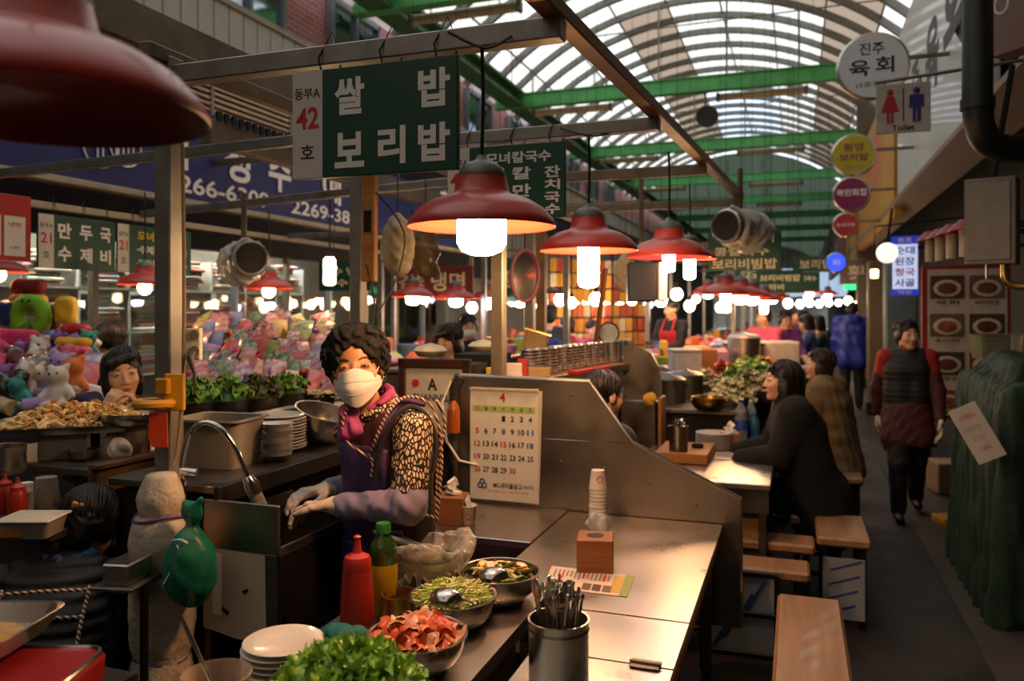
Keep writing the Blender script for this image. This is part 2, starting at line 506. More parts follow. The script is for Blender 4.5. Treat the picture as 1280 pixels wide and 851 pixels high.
def sheetmat(nm, col, clear):
    """translucent roof sheet"""
    m = bpy.data.materials.new(nm); MATS[nm] = m; m.use_nodes = True
    N = m.node_tree.nodes; L = m.node_tree.links; N.remove(N['Principled BSDF'])
    d = N.new('ShaderNodeBsdfTranslucent'); d.inputs[0].default_value = (*hexc(col), 1)
    t = N.new('ShaderNodeBsdfTransparent'); t.inputs[0].default_value = (*hexc(col), 1)
    nz = N.new('ShaderNodeTexNoise'); nz.inputs['Scale'].default_value = 1.5; nz.inputs['Detail'].default_value = 6
    tc = N.new('ShaderNodeTexCoord'); L.new(tc.outputs['Object'], nz.inputs['Vector'])
    mr = N.new('ShaderNodeMapRange'); mr.inputs['To Min'].default_value = clear*.7; mr.inputs['To Max'].default_value = min(1, clear*1.3)
    L.new(nz.outputs['Fac'], mr.inputs['Value'])
    mx = N.new('ShaderNodeMixShader')
    L.new(mr.outputs[0], mx.inputs[0]); L.new(d.outputs[0], mx.inputs[1]); L.new(t.outputs[0], mx.inputs[2]); L.new(mx.outputs[0], N['Material Output'].inputs[0])
    return m
SHEET = sheetmat('milky_roof_sheet', 'ece6da', .45)
SHEET_C = sheetmat('clear_roof_sheet', 'e6f0fa', .85)
SHEET_B = sheetmat('brown_roof_sheet', '9a8672', .12)

# ------------------------------------------------------------------ floor
FLOORM = mat('dark_asphalt_floor', '27201a', .62, 0, col2='15120f', vs=1.6, bump=.25, bs=90, rvar=.2)
mb = MB(); mb.box((-2, 28, -.05), (18, 90, .1))
struct('floor', mb, FLOORM)
DRAIN = mat('gutter_concrete', '302b25', .8, var=.25, vs=3, bump=.2, bs=40)
mb = MB(); mb.box((.98, 16, .004), (.3, 50, .012))
struct('trim_1', mb, DRAIN)

# ------------------------------------------------------------------ arched roof
XL, XR, ZS, RISE = -5.75, 2.05, 5.8, 1.75
XC = (XL+XR)/2; HS = (XR-XL)/2; RAD = (HS*HS+RISE*RISE)/(2*RISE); ZC = ZS+RISE-RAD
A0 = math.asin(HS/RAD)
def arch(t, r=0.):
    a = -A0+2*A0*t
    return (XC+(RAD+r)*math.sin(a), ZC+(RAD+r)*math.cos(a))
RIBM = mat('grey_roof_rib', '77756f', .6, .2, var=.15)
ceil = structure_root('ceiling')
def archribmesh(w, dp):
    mb = MB(); n = 28; V = []; Fc = []
    for i in range(n+1):
        for (r, y) in ((-dp, -w/2), (-dp, w/2), (0, w/2), (0, -w/2)):
            x, z = arch(i/n, r); V.append((x, y, z))
    for i in range(n):
        for k in range(4): Fc.append((i*4+k, i*4+(k+1) % 4, i*4+4+(k+1) % 4, i*4+4+k))
    mb.add(V, Fc, smooth=False); return mb.mesh('rib', [RIBM])
ribm = archribmesh(.085, .12)
BAY = .92; NB = 34; Y0 = -1.2
for i in range(NB+1): part('rib', ribm, None, ceil, (0, Y0+i*BAY, 0))
NS = 9
segm = []
for k in range(NS):
    for mm in (SHEET, SHEET_C, SHEET_B):
        mb = MB(); n = 3; V = []; Fc = []
        for i in range(n+1):
            x, z = arch((k+i/n)/NS, .004)
            V += [(x, 0, z), (x, BAY, z)]
        for i in range(n): Fc.append((2*i, 2*i+1, 2*i+3, 2*i+2))
        mb.add(V, Fc, smooth=True); segm.append(mb.mesh('panel', [mm]))
for i in range(NB):
    y = Y0+i*BAY
    for k in range(NS):
        t = 0
        if y > 20 and k in (4, 5): t = 1
        elif y < 12 and k >= 6: t = 2  # near right sheets, mostly out of view, browned to cut the skylight there
        elif 10 < y < 30 and k == 7: t = 2
        elif y > 14.5 and k == 3: t = 2
        elif 11 < y < 15 and k == 6: t = 2
        part('panel', segm[k*3+t], None, ceil, (0, y, 0))
mb = MB()
for k in range(1, NS):
    x, z = arch(k/NS, -.03); mb.box((x, Y0+NB*BAY/2, z), (.03, NB*BAY, .03))
part('purlin', mb, RIBM, ceil, kind='stuff')
# far roof, made translucent green to glow dimly, and the roof behind the viewer
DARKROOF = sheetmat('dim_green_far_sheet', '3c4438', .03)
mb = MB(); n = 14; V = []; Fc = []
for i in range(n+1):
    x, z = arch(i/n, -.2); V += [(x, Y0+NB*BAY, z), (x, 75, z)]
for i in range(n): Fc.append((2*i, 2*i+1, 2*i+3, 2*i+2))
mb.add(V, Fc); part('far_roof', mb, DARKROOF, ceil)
mb = MB(); V = []; Fc = []
for i in range(n+1):
    x, z = arch(i/n, 0); V += [(x, -16, z), (x, Y0, z)]
for i in range(n): Fc.append((2*i, 2*i+1, 2*i+3, 2*i+2))
mb.add(V, Fc); part('roof_behind', mb, SHEET_B, ceil)
# green cross girders, each with its bracing rods
TRUSS = [4.2, 9.7, 15.2, 20.8, 26.3, 31.5, 37, 43, 50]
for i, y in enumerate(TRUSS):
    mb = MB(); mb.box((XC, y, 5.83), (XR-XL, .12, .26)); mb.box((XC, y, 5.96), (XR-XL, .2, .02)); mb.box((XC, y, 5.70), (XR-XL, .2, .02))
    g = part('girder', mb, GREENB, ceil)
    mb = MB()
    for k in range(6):
        x = XL+.8+k*1.25; mb.cyl((x, y, 5.95), (x, y, arch((x-XL)/(XR-XL))[1]-.1), .018, n=6)
    part('hanger_rod', mb, RIBM, g)
for (y, z) in ((7.1, 5.95), (12.4, 5.95), (18, 5.95)):
    mb = MB(); mb.cyl((XL, y, z), (XR, y+1.2, z+.5), .012, n=6); part('tie_rod', mb, RIBM, ceil)
# cream fluorescent tubes hung under the girders
TUBEM = mat('cream_tube_cover', 'b39f7c', .5)
fl0 = None; words = ['nearest', 'second', 'third', 'fourth', 'fifth', 'sixth']
for i, y in enumerate(TRUSS[1:6]):
    for j, x in enumerate((-4.2, -.6)):
        lab = 'cream fluorescent tube housing under the %s green roof girder, %s end' % (words[i], ('left', 'right')[j])
        if fl0 is None:
            fl0 = thing('tube_light', lab, 'ceiling light', (x, y+.22, 5.62), group='tube lights under the girders')
            mb = MB(); mb.tube([(-.75, 0, 0), (.75, 0, 0)], .07, 12); part('housing', mb, TUBEM, fl0)
            for s_ in (-1, 1): mb = MB(); mb.box((s_*.78, 0, 0), (.06, .16, .16), bev=.02); part('end_cap', mb, RUSTY, fl0)
            for s_ in (-.5, .5): mb = MB(); mb.cyl((s_, 0, .06), (s_, 0, .22), .01, n=6); part('bracket', mb, RUSTY, fl0)
        else: dup(fl0, (x, y+.22, 5.62), 0, lab)

# ------------------------------------------------------------------ left side: shops with brick storey above
BRICK = bpy.data.materials.new('pink_brick'); BRICK.use_nodes = True
_n = BRICK.node_tree.nodes; _l = BRICK.node_tree.links
_b = _n.new('ShaderNodeTexBrick'); _b.inputs['Scale'].default_value = 1.0
_b.inputs['Color1'].default_value = (*hexc('b8726c'), 1); _b.inputs['Color2'].default_value = (*hexc('a4605c'), 1); _b.inputs['Mortar'].default_value = (*hexc('b39a90'), 1)
_b.inputs['Brick Width'].default_value = .22; _b.inputs['Row Height'].default_value = .07; _b.inputs['Mortar Size'].default_value = .008
_t = _n.new('ShaderNodeTexCoord'); _s = _n.new('ShaderNodeSeparateXYZ'); _c = _n.new('ShaderNodeCombineXYZ')
_l.new(_t.outputs['Object'], _s.inputs[0]); _l.new(_s.outputs['Y'], _c.inputs['X']); _l.new(_s.outputs['Z'], _c.inputs['Y'])
_l.new(_c.outputs[0], _b.inputs['Vector']); _l.new(_b.outputs['Color'], _n['Principled BSDF'].inputs['Base Color']); _n['Principled BSDF'].inputs['Roughness'].default_value = .8
wl = structure_root('wall_left')
mb = MB(); mb.box((-6.05, 28, 5.35), (.2, 86, 1.5)); part('brick_storey', mb, BRICK, wl)
CLAD = mat('grey_cladding', '9d998f', .6, .1, var=.06, vs=2)
CLADD = mat('soffit_beige', '8b8371', .7, var=.12)
cl = MB(); cl.box((0, 0, 0), (.05, .212, .42), bev=.008); clm = cl.mesh('panel', [CLAD])
for i in range(70): part('panel', clm, None, wl, (-5.42, 2.5+i*.225, 4.5))
mb = MB(); mb.box((-5.72, 35, 4.73), (.7, 80, .06)); mb.box((-5.72, 35, 4.27), (.66, 80, .05)); mb.box((-5.45, 46, 4.5), (.04, 58, .42)); part('soffit', mb, CLADD, wl)
GLASSB = mat('pale_sky_window_glass', 'c4d0dc', .1, 1., var=.1, vs=2)
WINF = mat('window_frame_grey', '7b8288', .45, .3)
wroot = []
for i in range(9):
    y = 7.6+i*2.35
    w = structure_root('window_%d' % (i+1), (-5.93, y, 5.3))
    mb = MB()
    for (yy, zz, sy, sz) in ((0, .52, 1.3, .06), (0, -.52, 1.3, .06), (-.63, 0, .06, 1.1), (.63, 0, .06, 1.1), (0, 0, .06, 1.1)): mb.box((.04, yy, zz), (.09, sy, sz))
    part('window_frame', mb, WINF, w)
    for s_ in (-1, 1):
        mb = MB(); mb.box((.02, s_*.315, 0), (.02, .58, 1.0)); part('pane', mb, GLASSB, w)
# gutter beam at the eaves
mb = MB(); mb.box((-5.3, 28, 5.72), (.36, 86, .05)); mb.box((-5.3, 28, 5.98), (.36, 86, .05)); mb.box((-5.3, 28, 5.85), (.06, 86, .24)); part('eaves_girder', mb, GREEND, wl)
# louvred grille over the blue fascia
gr = thing('louvre_grille', 'long louvred ventilation grille above the blue fascia sign', 'grille', (-5.62, 8.0, 3.62))
LOUV = mat('louvre_aluminium', '8b8475', .45, .6, var=.15)
slat = MB(); slat.box((0, 0, 0), (.05, 5.4, .028), R=Euler((0, .5, 0)).to_matrix())
slm = slat.mesh('slat', [LOUV])
for k in range(9): part('slat', slm, None, gr, (0, 0, .06+k*.06))
for y in (-2.7, -1.35, 0, 1.35, 2.7): mb = MB(); mb.box((0, y, .3), (.06, .04, .6)); part('mullion', mb, LOUV, gr)
mb = MB(); mb.box((-5.85, 12, 3.9), (.1, 22, .7)); part('grille_back', mb, DARK, wl)
# upper dark band and lower shop line
mb = MB(); mb.box((-5.9, 12, 2.48), (.16, 24, .42)); part('shop_header', mb, DARK, wl)
mb = MB(); mb.box((-7.6, 14, 2.72), (3.6, 30, .06)); part('shop_ceiling', mb, DARK, wl)
SHOPB = mat('shop_back_wall', '8d857a', .8, var=.1)
mb = MB(); mb.box((-7.5, 14, 1.35), (.1, 30, 2.7)); part('shop_back', mb, SHOPB, wl)
mb = MB(); mb.box((-6.0, 38, 2.1), (.1, 50, 4.2)); part('far_frontage', mb, SHOPB, wl)
mb = MB(); mb.box((-5.9, -3, 2.2), (.1, 11, 4.3)); part('near_frontage', mb, SHOPB, wl)
# end of the hall
ENDM = mat('hazy_far_end', '6d6a5e', .9, var=.3, vs=.6)  # broad random mottling, shared by both end walls
mb = MB(); mb.box((-2, 75, 4), (16, .2, 8)); struct('wall_back', mb, ENDM)
mb = MB(); mb.box((-2, -16, 4), (16, .2, 8)); struct('wall_front', mb, ENDM)

# ------------------------------------------------------------------ right side: shop row
wr = structure_root('wall_right')
RW = mat('dark_shop_wall', '2a241d', .85, var=.3, vs=2)
mb = MB(); mb.box((2.6, 28, 3.0), (.15, 90, 6.0)); part('shop_back', mb, RW, wr)
mb = MB(); mb.box((2.0, 32, 4.4), (1.1, 78, .1)); part('shop_soffit', mb, RW, wr)
mb = MB(); mb.box((1.75, 36, 5.1), (.2, 80, 1.4)); part('upper_storey', mb, CLADD, wr)
# ------------------------------------------------------------------ stall frames: square steel posts and beams
def bar(a, b, w=.06, h=None, mi=None, mb=None):
    mb = mb or MB(); a = Vector(a); b = Vector(b); d = b-a; L_ = d.length; x = d.normalized()
    up = Vector((0, 0, 1)) if abs(x.z) < .9 else Vector((0, 1, 0))
    y = up.cross(x).normalized(); z = x.cross(y)
    R = Matrix((x, y, z)).transposed()
    mb.box((a+b)/2, (L_, w, h or w), R=R, bev=.004, mi=mi); return mb
def frame(label, bars, name='market_scaffold', m=None):
    f = thing(name, label, 'steel frame')
    for (nm, a, b, w, mm) in bars: part(nm, bar(a, b, *(w if isinstance(w, tuple) else (w,))), mm or GALV, f)
    return f
OCHRE = mat('weathered_ochre_beam', '8a6a42', .5, .5, var=.25, vs=6)
frame('grey steel tube frame of the nearest food stall', [
    ('post', (-1.95, 2.11, 0), (-1.95, 2.11, 2.46), .066, None),
    ('post', (-1.95, 3.32, 0), (-1.95, 3.32, 2.46), .06, None),
    ('post', (-1.33, 3.56, 0), (-1.33, 3.56, 2.4), .06, mat('tan_steel_post', '8f8672', .45, .6, var=.15)),
    ('post', (-1.5, 4.55, 0), (-1.5, 4.55, 2.4), .055, None),
    ('post', (-1.9, 6.05, 0), (-1.9, 6.05, 2.4), .07, OCHRE),
    ('cross_beam', (-1.98, 2.11, 2.40), (-.60, 2.11, 2.40), .06, None),
    ('cross_beam', (-1.98, 3.32, 2.40), (-.53, 3.32, 2.40), .055, None),
    ('cross_beam', (-1.98, 4.47, 2.40), (-.46, 4.47, 2.40), .055, RUSTY),
    ('cross_beam', (-1.98, 5.9, 2.40), (-.38, 5.9, 2.40), .055, RUSTY),
    ('long_beam', (-.66, 1.5, 2.45), (-.38, 5.98, 2.45), (.06, .045), OCHRE),
    ('long_beam', (-1.95, 2.0, 2.46), (-1.95, 6.1, 2.46), .05, RUSTY)])
frame('pale steel tube frame of the stall with the toy display', [
    ('cross_beam', (-4.7, 3.4, 2.42), (-1.98, 3.3, 2.46), .05, None),
    ('cross_beam', (-4.5, 4.6, 2.33), (-1.98, 4.55, 2.43), .05, None),
    ('cross_beam', (-4.5, 6.4, 2.33), (-2.2, 6.4, 2.33), .045, None),
    ('rail', (-4.52, 1.6, 2.3), (-4.52, 9.0, 2.3), .045, mat('cream_rail', 'a79c86', .5, .3, var=.1)),
    ('post', (-4.52, 8.2, 0), (-4.52, 8.2, 2.3), .06, None),
    ('post', (-2.3, 8.2, 0), (-2.3, 8.2, 2.3), .06, None)])
frame('rust-brown awning beams high over the left aisle', [
    ('long_beam', (-3.0, 1.2, 3.0), (-3.0, 12, 3.0), (.1, .2), RUSTY),
    ('long_beam', (-2.95, 3.45, 2.58), (-2.95, 7.2, 2.58), (.08, .13), RUSTY),
    ('cross_beam', (-5.5, 6.6, 3.12), (-1.9, 6.6, 3.12), .06, RUSTY),
    ('cross_beam', (-5.5, 11, 3.12), (-1.9, 11, 3.12), .06, RUSTY)], 'awning_scaffold')
# slotted angle on the lower awning beam
mb = MB()
for k in range(26): mb.box((0, k*.06, 0), (.012, .035, .05))
solid('slotted_angle', mb, IRON, 'dark slotted angle strip along the lower awning beam', 'metal strip', (-2.9, 3.5, 2.665), kind='stuff')
# plank tied to the second post
mb = MB(); mb.box((0, 0, 0), (.07, .035, .5), bev=.004)
pl = solid('plank', mb, WOODP, 'yellow pine plank tied to the post behind the masked cook', 'plank', Wd(462, 285, 3.72))
mb = MB(); mb.box((0, -.02, .03), (.04, .004, .1), bev=.002); part('dark_patch', mb, IRON, pl)

# ------------------------------------------------------------------ red enamel pendant lamps
def lamp_shade_mb():
    out = [(.21, 0), (.212, .006), (.203, .024), (.178, .052), (.14, .076), (.105, .088), (.086, .093), (.08, .10), (.07, .142)]
    inn = [(.068, .14), (.077, .1), (.084, .089), (.103, .084), (.138, .072), (.175, .048), (.2, .02), (.206, .003), (.21, 0)]
    return MB().lathe(out+inn, 40)
SHADE = lamp_shade_mb().mesh('shade', [RED], 60)
CAPM = MB().lathe([(.069, .138), (.071, .145), (.06, .168), (.042, .182), (.02, .19), (.012, .205), (0, .205)], 28).mesh('cap', [mat('grey_lamp_cap', '6f6c68', .45, .4, var=.2)], 60)
def bulb_mesh(kind):
    mb = MB()
    if kind == 'dome': mb.lathe([(.055, .06), (.069, .04), (.071, .0), (.07, -.045), (.058, -.066), (.03, -.078), (0, -.081)], 28)
    elif kind == 'tall': mb.lathe([(.03, .05), (.044, .03), (.046, .0), (.046, -.13), (.04, -.15), (.02, -.158), (0, -.16)], 24)
    elif kind == 'short': mb.lathe([(.025, .05), (.033, .02), (.033, -.05), (.028, -.07), (0, -.075)], 20)
    else: mb.ell((0, 0, -.02), (.055, .055, .06), 20, 12)
    return mb
BULBS = {}
def roof_gap(p): return max(.3, arch((p[0]-XL)/(XR-XL))[1]-p[2]-.28)
def lamp(label, loc, kind='tall', bm=None, cord=.5, scale=1., group='red pendant lamps', shade=True, name='pendant_lamp'):
    bm = bm or B_WARM
    t = thing(name, label, 'lamp', loc, group=group)
    t.scale = (scale,)*3
    if shade:
        sh_ = part('shade', SHADE, None, t); part('cap', CAPM, None, sh_)
    k = (kind, bm.name)
    if k not in BULBS: BULBS[k] = bulb_mesh(kind).mesh('bulb', [bm], 70)
    part('bulb', BULBS[k], None, t)
    mb = MB(); mb.tube([(0, 0, .2 if shade else .05), (.004, .002, .2+cord*.5/scale), (0, 0, .2+cord/scale)], .006 if cord < 1 else .0025, 6); part('cord', mb, CABLE, t)
    if not shade:
        mb = MB(); mb.lathe([(.0, .09), (.02, .085), (.024, .05), (.024, .03)], 12); part('socket', mb, BLACK, t)
    return t
big = lamp('large red enamel lamp cropped at the upper left corner', (-.90, .74, 1.875), 'short', mat('unlit_bulb', 'c9bfae', .3), .35)
for o in big.children:
    if o.name.startswith('bulb'): o.location = (0, 0, .125); o.scale = (.6, .6, .6)
lamp('red enamel lamp with a wide dome bulb below the rice sign', (-.84, 2.11, 1.865), 'dome', B_WARM, .34)
lamp('red enamel lamp with a long tube bulb above the divider', (-.84, 3.35, 1.885), 'tall', B_WARM, .33)
lamp('red enamel lamp with a short white bulb beside the far green sign', Wd(836, 322, 4.08), 'short', B_COOL, .34)
lamp('red enamel lamp tucked behind the one with a short white bulb', Wd(862, 324, 5.0), 'tall', B_WARM, .32, .8)
lamp('red enamel lamp in front of the yellow lettered noodle sign', Wd(181, 356, 5.3), 'globe', B_WARM2, .45, .82)
lamp('red enamel lamp hung over the toy display', Wd(336, 361, 6.2), 'globe', B_WARM2, .45, .88)
lamp('red enamel lamp cut off by the left edge of the view', Wd(-2, 340, 5.1), 'globe', B_WARM2, .4, .8)
for i, (px, py, d) in enumerate(((516, 371, 8), (570, 374, 8.4), (612, 373, 9.2), (650, 376, 10.2), (530, 372, 11.5))):
    lamp('dusty pink lamp in the back row, %s from the left' % ('first', 'third', 'fourth', 'last', 'second')[i], Wd(px, py, d), 'dome', B_COOL if i in (1, 2) else B_WARM2, roof_gap(Wd(px, py, d)), 1., 'lamps of the back stalls')
for i, (px, py, d, kd) in enumerate(((907, 368, 7.0, 'tall'), (926, 370, 7.7, 'dome'), (940, 372, 8.6, 'dome'), (955, 376, 9.6, 'tall'))):
    lamp('bright red lamp of the overlapping cluster down the aisle, %s in line' % ('nearest', 'second', 'third', 'farthest')[i], Wd(px, py, d), kd, B_WARM2, roof_gap(Wd(px, py, d)), 1., 'lamp cluster down the aisle')
# bare bulbs
lamp('bare cylinder bulb hanging beside the toy display', Wd(412, 330, 5.4), 'tall', B_WARM2, .3, .9, None, False, 'hanging_bulb')

# ------------------------------------------------------------------ hanging shop signs
def board(name, label, cat, w, h, loc, rz=0., m=None, t=.02, group=None, rot=None):
    r = thing(name, label, cat, loc, rz, group, rot)
    mb = MB(); mb.box((0, t/2, 0), (w, t, h), bev=.003); part('panel', mb, m or SIGNGREEN, r)
    return r
def print_on(r, items, nm='lettering'):
    """items: (text, cx, cz, w, h, material, bold)"""
    by = {}
    for it in items: by.setdefault(it[5].name, (it[5], []))[1].append(it)
    for k, (m_, li) in by.items():
        mb = MB()
        for (tx, cx, cz, w, h, _m, bo) in li: letters(mb, tx, cx, cz, w, h, bo, y=-.0015)
        part(nm, mb, m_, r)
def patch(r, cx, cz, w, h, m, nm='white_patch', y=-.0008):
    mb = MB(); mb.box((cx, y/2, cz), (w, -y if y < 0 else y, h)); part(nm, mb, m, r)
def wires(r, xs, z0, z1):
    for x in xs:
        mb = MB(); mb.tube([(x-.02, .01, z0-.02), (x-.03, .0, (z0+z1)/2), (x, .03, z1+.05), (x+.03, .04, (z0+z1)/2), (x+.02, .02, z0-.02)], .003, 5); part('hanging_wire', mb, CABLE, r)
def stallsign(label, no, loc, rz, rows, w=.545, h=.325, cut=.105, lit=WHITE, extra=None):
    r = board('hanging_sign', label, 'sign', w, h, loc, rz)
    patch(r, -w/2+cut/2, 0, cut, h*.995, SIGNWHITE)
    x = -w/2+cut/2
    it = [('동부A', x, h*.29, cut*.85, .034, BLACKP, .01), (no, x, .02, cut*.75, h*.2, REDP, .02), ('호', x, -h*.25, cut*.45, h*.13, BLACKP, .01)]
    print_on(r, it+rows)
    wires(r, (-w*.28, w*.1, w*.42), h/2, h/2+.07)
    return r
stallsign('green rice and barley sign numbered 42 with large white letters', '42', (-1.17, 2.07, 2.19), 0, [
    ('쌀', -.075, .075, .1, .11, WHITE, .035), ('밥', .2, .075, .1, .11, WHITE, .035),
    ('보', -.075, -.085, .1, .105, WHITE, .035), ('리', .065, -.08, .09, .11, WHITE, .035), ('밥', .2, -.08, .1, .11, WHITE, .035)])
stallsign('green noodle sign numbered 42 behind the dome bulb lamp', '42', (-1.197, 3.28, 2.19), 0, [
    ('모녀칼국수', .06, .105, .3, .05, WHITE, .03), ('떡 칼', .02, .035, .2, .055, WHITE, .03), ('만 만', .02, -.04, .2, .055, WHITE, .03),
    ('잔', .215, .035, .07, .05, WHITE, .03), ('치', .215, -.02, .07, .045, WHITE, .03), ('국', .215, -.075, .07, .045, WHITE, .03), ('수', .215, -.125, .07, .045, WHITE, .03)])
stallsign('green dumpling soup sign numbered 21 on the left stall rail', '21', (-4.46, 4.02, 2.07), PI/2, [
    ('만', -.11, .075, .1, .1, WHITE, .035), ('두', .055, .075, .1, .1, WHITE, .035), ('국', .215, .075, .09, .1, WHITE, .035),
    ('수', -.11, -.075, .1, .1, WHITE, .035), ('제', .055, -.075, .1, .1, WHITE, .035), ('비', .215, -.075, .09, .1, WHITE, .035)], .6, .34, .11)
YEL = mat('yellow_print', 'e0c02c', .5)
stallsign('green noodle sign numbered 21 with a yellow first line', '21', (-4.46, 4.7, 2.07), PI/2, [
    ('모녀손칼국수', .06, .1, .48, .065, YEL, .03), ('·수제비 ·만두국', .06, .0, .5, .06, WHITE, .03), ('·떡만두 ·잔치국수', .06, -.1, .5, .06, WHITE, .03)], .72, .34, .1)
CREAM = mat('cream_print', 'f0dfb0', .5)
far = board('hanging_sign', 'green barley bibimbap sign with cream letters down the aisle', 'sign', .56, .31, Wd(930, 314, 6.35), 0)
print_on(far, [('콩칼국수', -.02, -.0, .42, .07, CREAM, .03), ('식', .19, .1, .07, .07, CREAM, .03), ('보리비빔밥', 0, -.1, .5, .085, CREAM, .035)]); wires(far, (-.15, .2), .155, .3)
for i, (px, py, d, tx) in enumerate(((1000, 352, 13, '보리밥 칼국수'), (975, 352, 10.5, '보리비빔밥'), (430, 345, 8.2, '국수 냉면'))):
    q = board('hanging_sign', ('small green sign past the barley bibimbap sign', 'green sign half hidden under the barley bibimbap sign', 'dark green menu sign behind the bare bulb')[i], 'sign', .6, .3, Wd(px, py, d), 0)
    print_on(q, [(tx, 0, .05, .5, .09, CREAM, .03), (tx[:3], -.1, -.07, .3, .08, CREAM, .03)]); wires(q, (-.15, .2), .15, roof_gap(q.location))
rm = board('menu_board', 'red menu board with two white price cards at far left', 'sign', .5, .4, (-4.46, 3.42, 2.13), PI/2, mat('menu_red', 'b0281c', .5, var=.1))
for k in (0, 1):
    patch(rm, -.02+k*.16, -.05, .14, .24, PAPER, 'price_card')
print_on(rm, [('콩국수', -.02, .02, .1, .03, REDP, .01), ('냉면', .14, .02, .08, .03, REDP, .01), ('5,000', -.02, -.12, .06, .02, BLACKP, 0), ('6,000', .14, -.12, .06, .02, BLACKP, 0)])

# ------------------------------------------------------------------ blue fascia sign on the left wall
BLUE = mat('fascia_navy_blue', '1c2160', .45, var=.08, vs=1.5)
fa = thing('fascia_sign', 'long navy blue shop fascia with white phone numbers', 'sign', (-5.5, 8, 3.14), PI/2)
mb = MB(); mb.box((-.6, .06, 0), (12, .1, .9)); part('panel', mb, BLUE, fa)
mb = MB(); mb.box((-.6, .03, -.475), (12, .14, .06), bev=.01); part('bottom_trim', mb, mat('cream_trim', 'a89b84', .5, .2, var=.1), fa)
def fx(px, py):
    p = Wx(px, py, -5.5); return p.y-8, p.z-3.14
it = []
for (tx, x0, x1, yc, hh) in (('2266-6309', 206, 336, 241, .17), ('2269-3804', 364, 456, 270, .17)):
    a = fx(x0, yc)[0]; b = fx(x1, yc)[0]; it.append((tx, (a+b)/2, -.3, b-a, hh, WHITE, .02))
for (tx, pc) in (('대', 215), ('성', 297), ('수', 350), ('예', 415)):
    it.append((tx, fx(pc, 200)[0], .04, .42, .42, WHITE, .03))
print_on(fa, it)
mb = MB()
for (pc, n_) in ((125, 2), (157, 4)):
    x, z = fx(pc, 184)
    pts = [(x+.17*math.cos(a), -.004, z+.17*math.sin(a)) for a in np.linspace(0, 2*PI, 28, endpoint=False)]
    mb.tube(pts, .009, 5, closed=True)
    for k in range(n_):
        xx = x+(k-(n_-1)/2)*.055; q = math.sqrt(max(0, .17**2-(xx-x)**2)); mb.tube([(xx, -.004, z-q), (xx, -.004, z+q)], .008, 5)
part('round_emblem', mb, WHITE, fa)
d2 = board('fascia_sign', 'small dark shop sign past the plank with white wedding goods letters', 'sign', 1.6, .5, (-4.9, 11.2, 3.25), PI/2, mat('slate_sign', '2b2a3a', .5))
print_on(d2, [('혼수솜', 0, 0, 1.1, .3, WHITE, .03)])
TZ = .73
ORD = ['first', 'second', 'third', 'fourth', 'fifth', 'sixth', 'seventh', 'eighth', 'ninth', 'tenth', 'eleventh', 'twelfth', 'thirteenth', 'fourteenth']
# ------------------------------------------------------------------ steel table with folding flaps
tb = thing('steel_table', 'long stainless steel dining table with folding flaps in the foreground', 'table', (-.5, 2.4, 0))
def plate(poly, z1, th=.022, lip=True): return MB().prism(poly, z1-th, z1, 'z')
part('tabletop', plate([(-.46, .1), (-.16, .1), (-.16, -.055), (.21, -.055), (.21, 1.06), (-.46, 1.06)], TZ), TABLETOP, tb)
part('flap', plate([(-.16, -.37), (.21, -.37), (.21, -.062), (-.16, -.062)], TZ-.001), TABLETOP, tb)
fl = part('flap', plate([(-.16, -1.3), (.21, -1.3), (.21, -.376), (-.16, -.376)], TZ-.002), TABLETOP, tb)
mb = MB(); mb.box((.14, -.373, TZ+.002), (.075, .05, .004), bev=.001); mb.tube([(.1, -.373, TZ+.006), (.18, -.373, TZ+.006)], .005, 8); part('hinge', mb, STEEL_D, tb)
mb = MB(); mb.box((-.155, -.38, .6), (.008, .7, .24)); part('side_flange', mb, STEEL, tb)
mb = MB(); mb.box((.18, -.1, .66), (.02, 2.2, .1)); mb2 = part('apron', mb, STEEL_D, tb)
for (x, y) in ((.15, 1.0), (.15, .05), (.15, -.9), (-.4, 1.0)): part('leg', bar((x, y, 0), (x, y, TZ-.02), .04), STEEL_D, tb)

bt = thing('steel_table', 'small steel side table holding the wooden tissue box beneath the calendar', 'table', (-1.2, 3.2, 0))
mb = MB(); mb.box((0, 0, TZ-.01), (.47, .53, .03), bev=.003); part('tabletop', mb, TABLETOP, bt)
mb = MB(); mb.box((0, -.255, TZ-.06), (.47, .012, .1)); part('apron', mb, STEEL_D, bt)
for x in (-.2, .2):
    for y in (-.22, .22): part('leg', bar((x, y, 0), (x, y, TZ-.02), .035), STEEL_D, bt)

# ------------------------------------------------------------------ serving counter with bowls
ct = thing('serving_counter', 'stainless serving counter carrying the bowls of vegetables', 'counter', (-1.02, 1.7, 0))
mb = MB(); mb.prism([(-.25, -.82), (.275, -.82), (.275, .78), (-.12, .78), (-.2, .5), (-.25, .45)], TZ-.04, TZ, 'z'); part('worktop', mb, STEEL, ct)
mb = MB(); mb.box((.02, -.15, .62), (.46, 1.3, .16)); part('under_panel', mb, STEEL_D, ct)
mb = MB(); mb.box((.02, -.15, .28), (.42, 1.3, .03)); part('low_shelf', mb, STEEL_D, ct)
for x in (-.2, .22):
    for y in (-.76, .42): part('leg', bar((x, y, 0), (x, y, TZ-.03), .04), STEEL_D, ct)

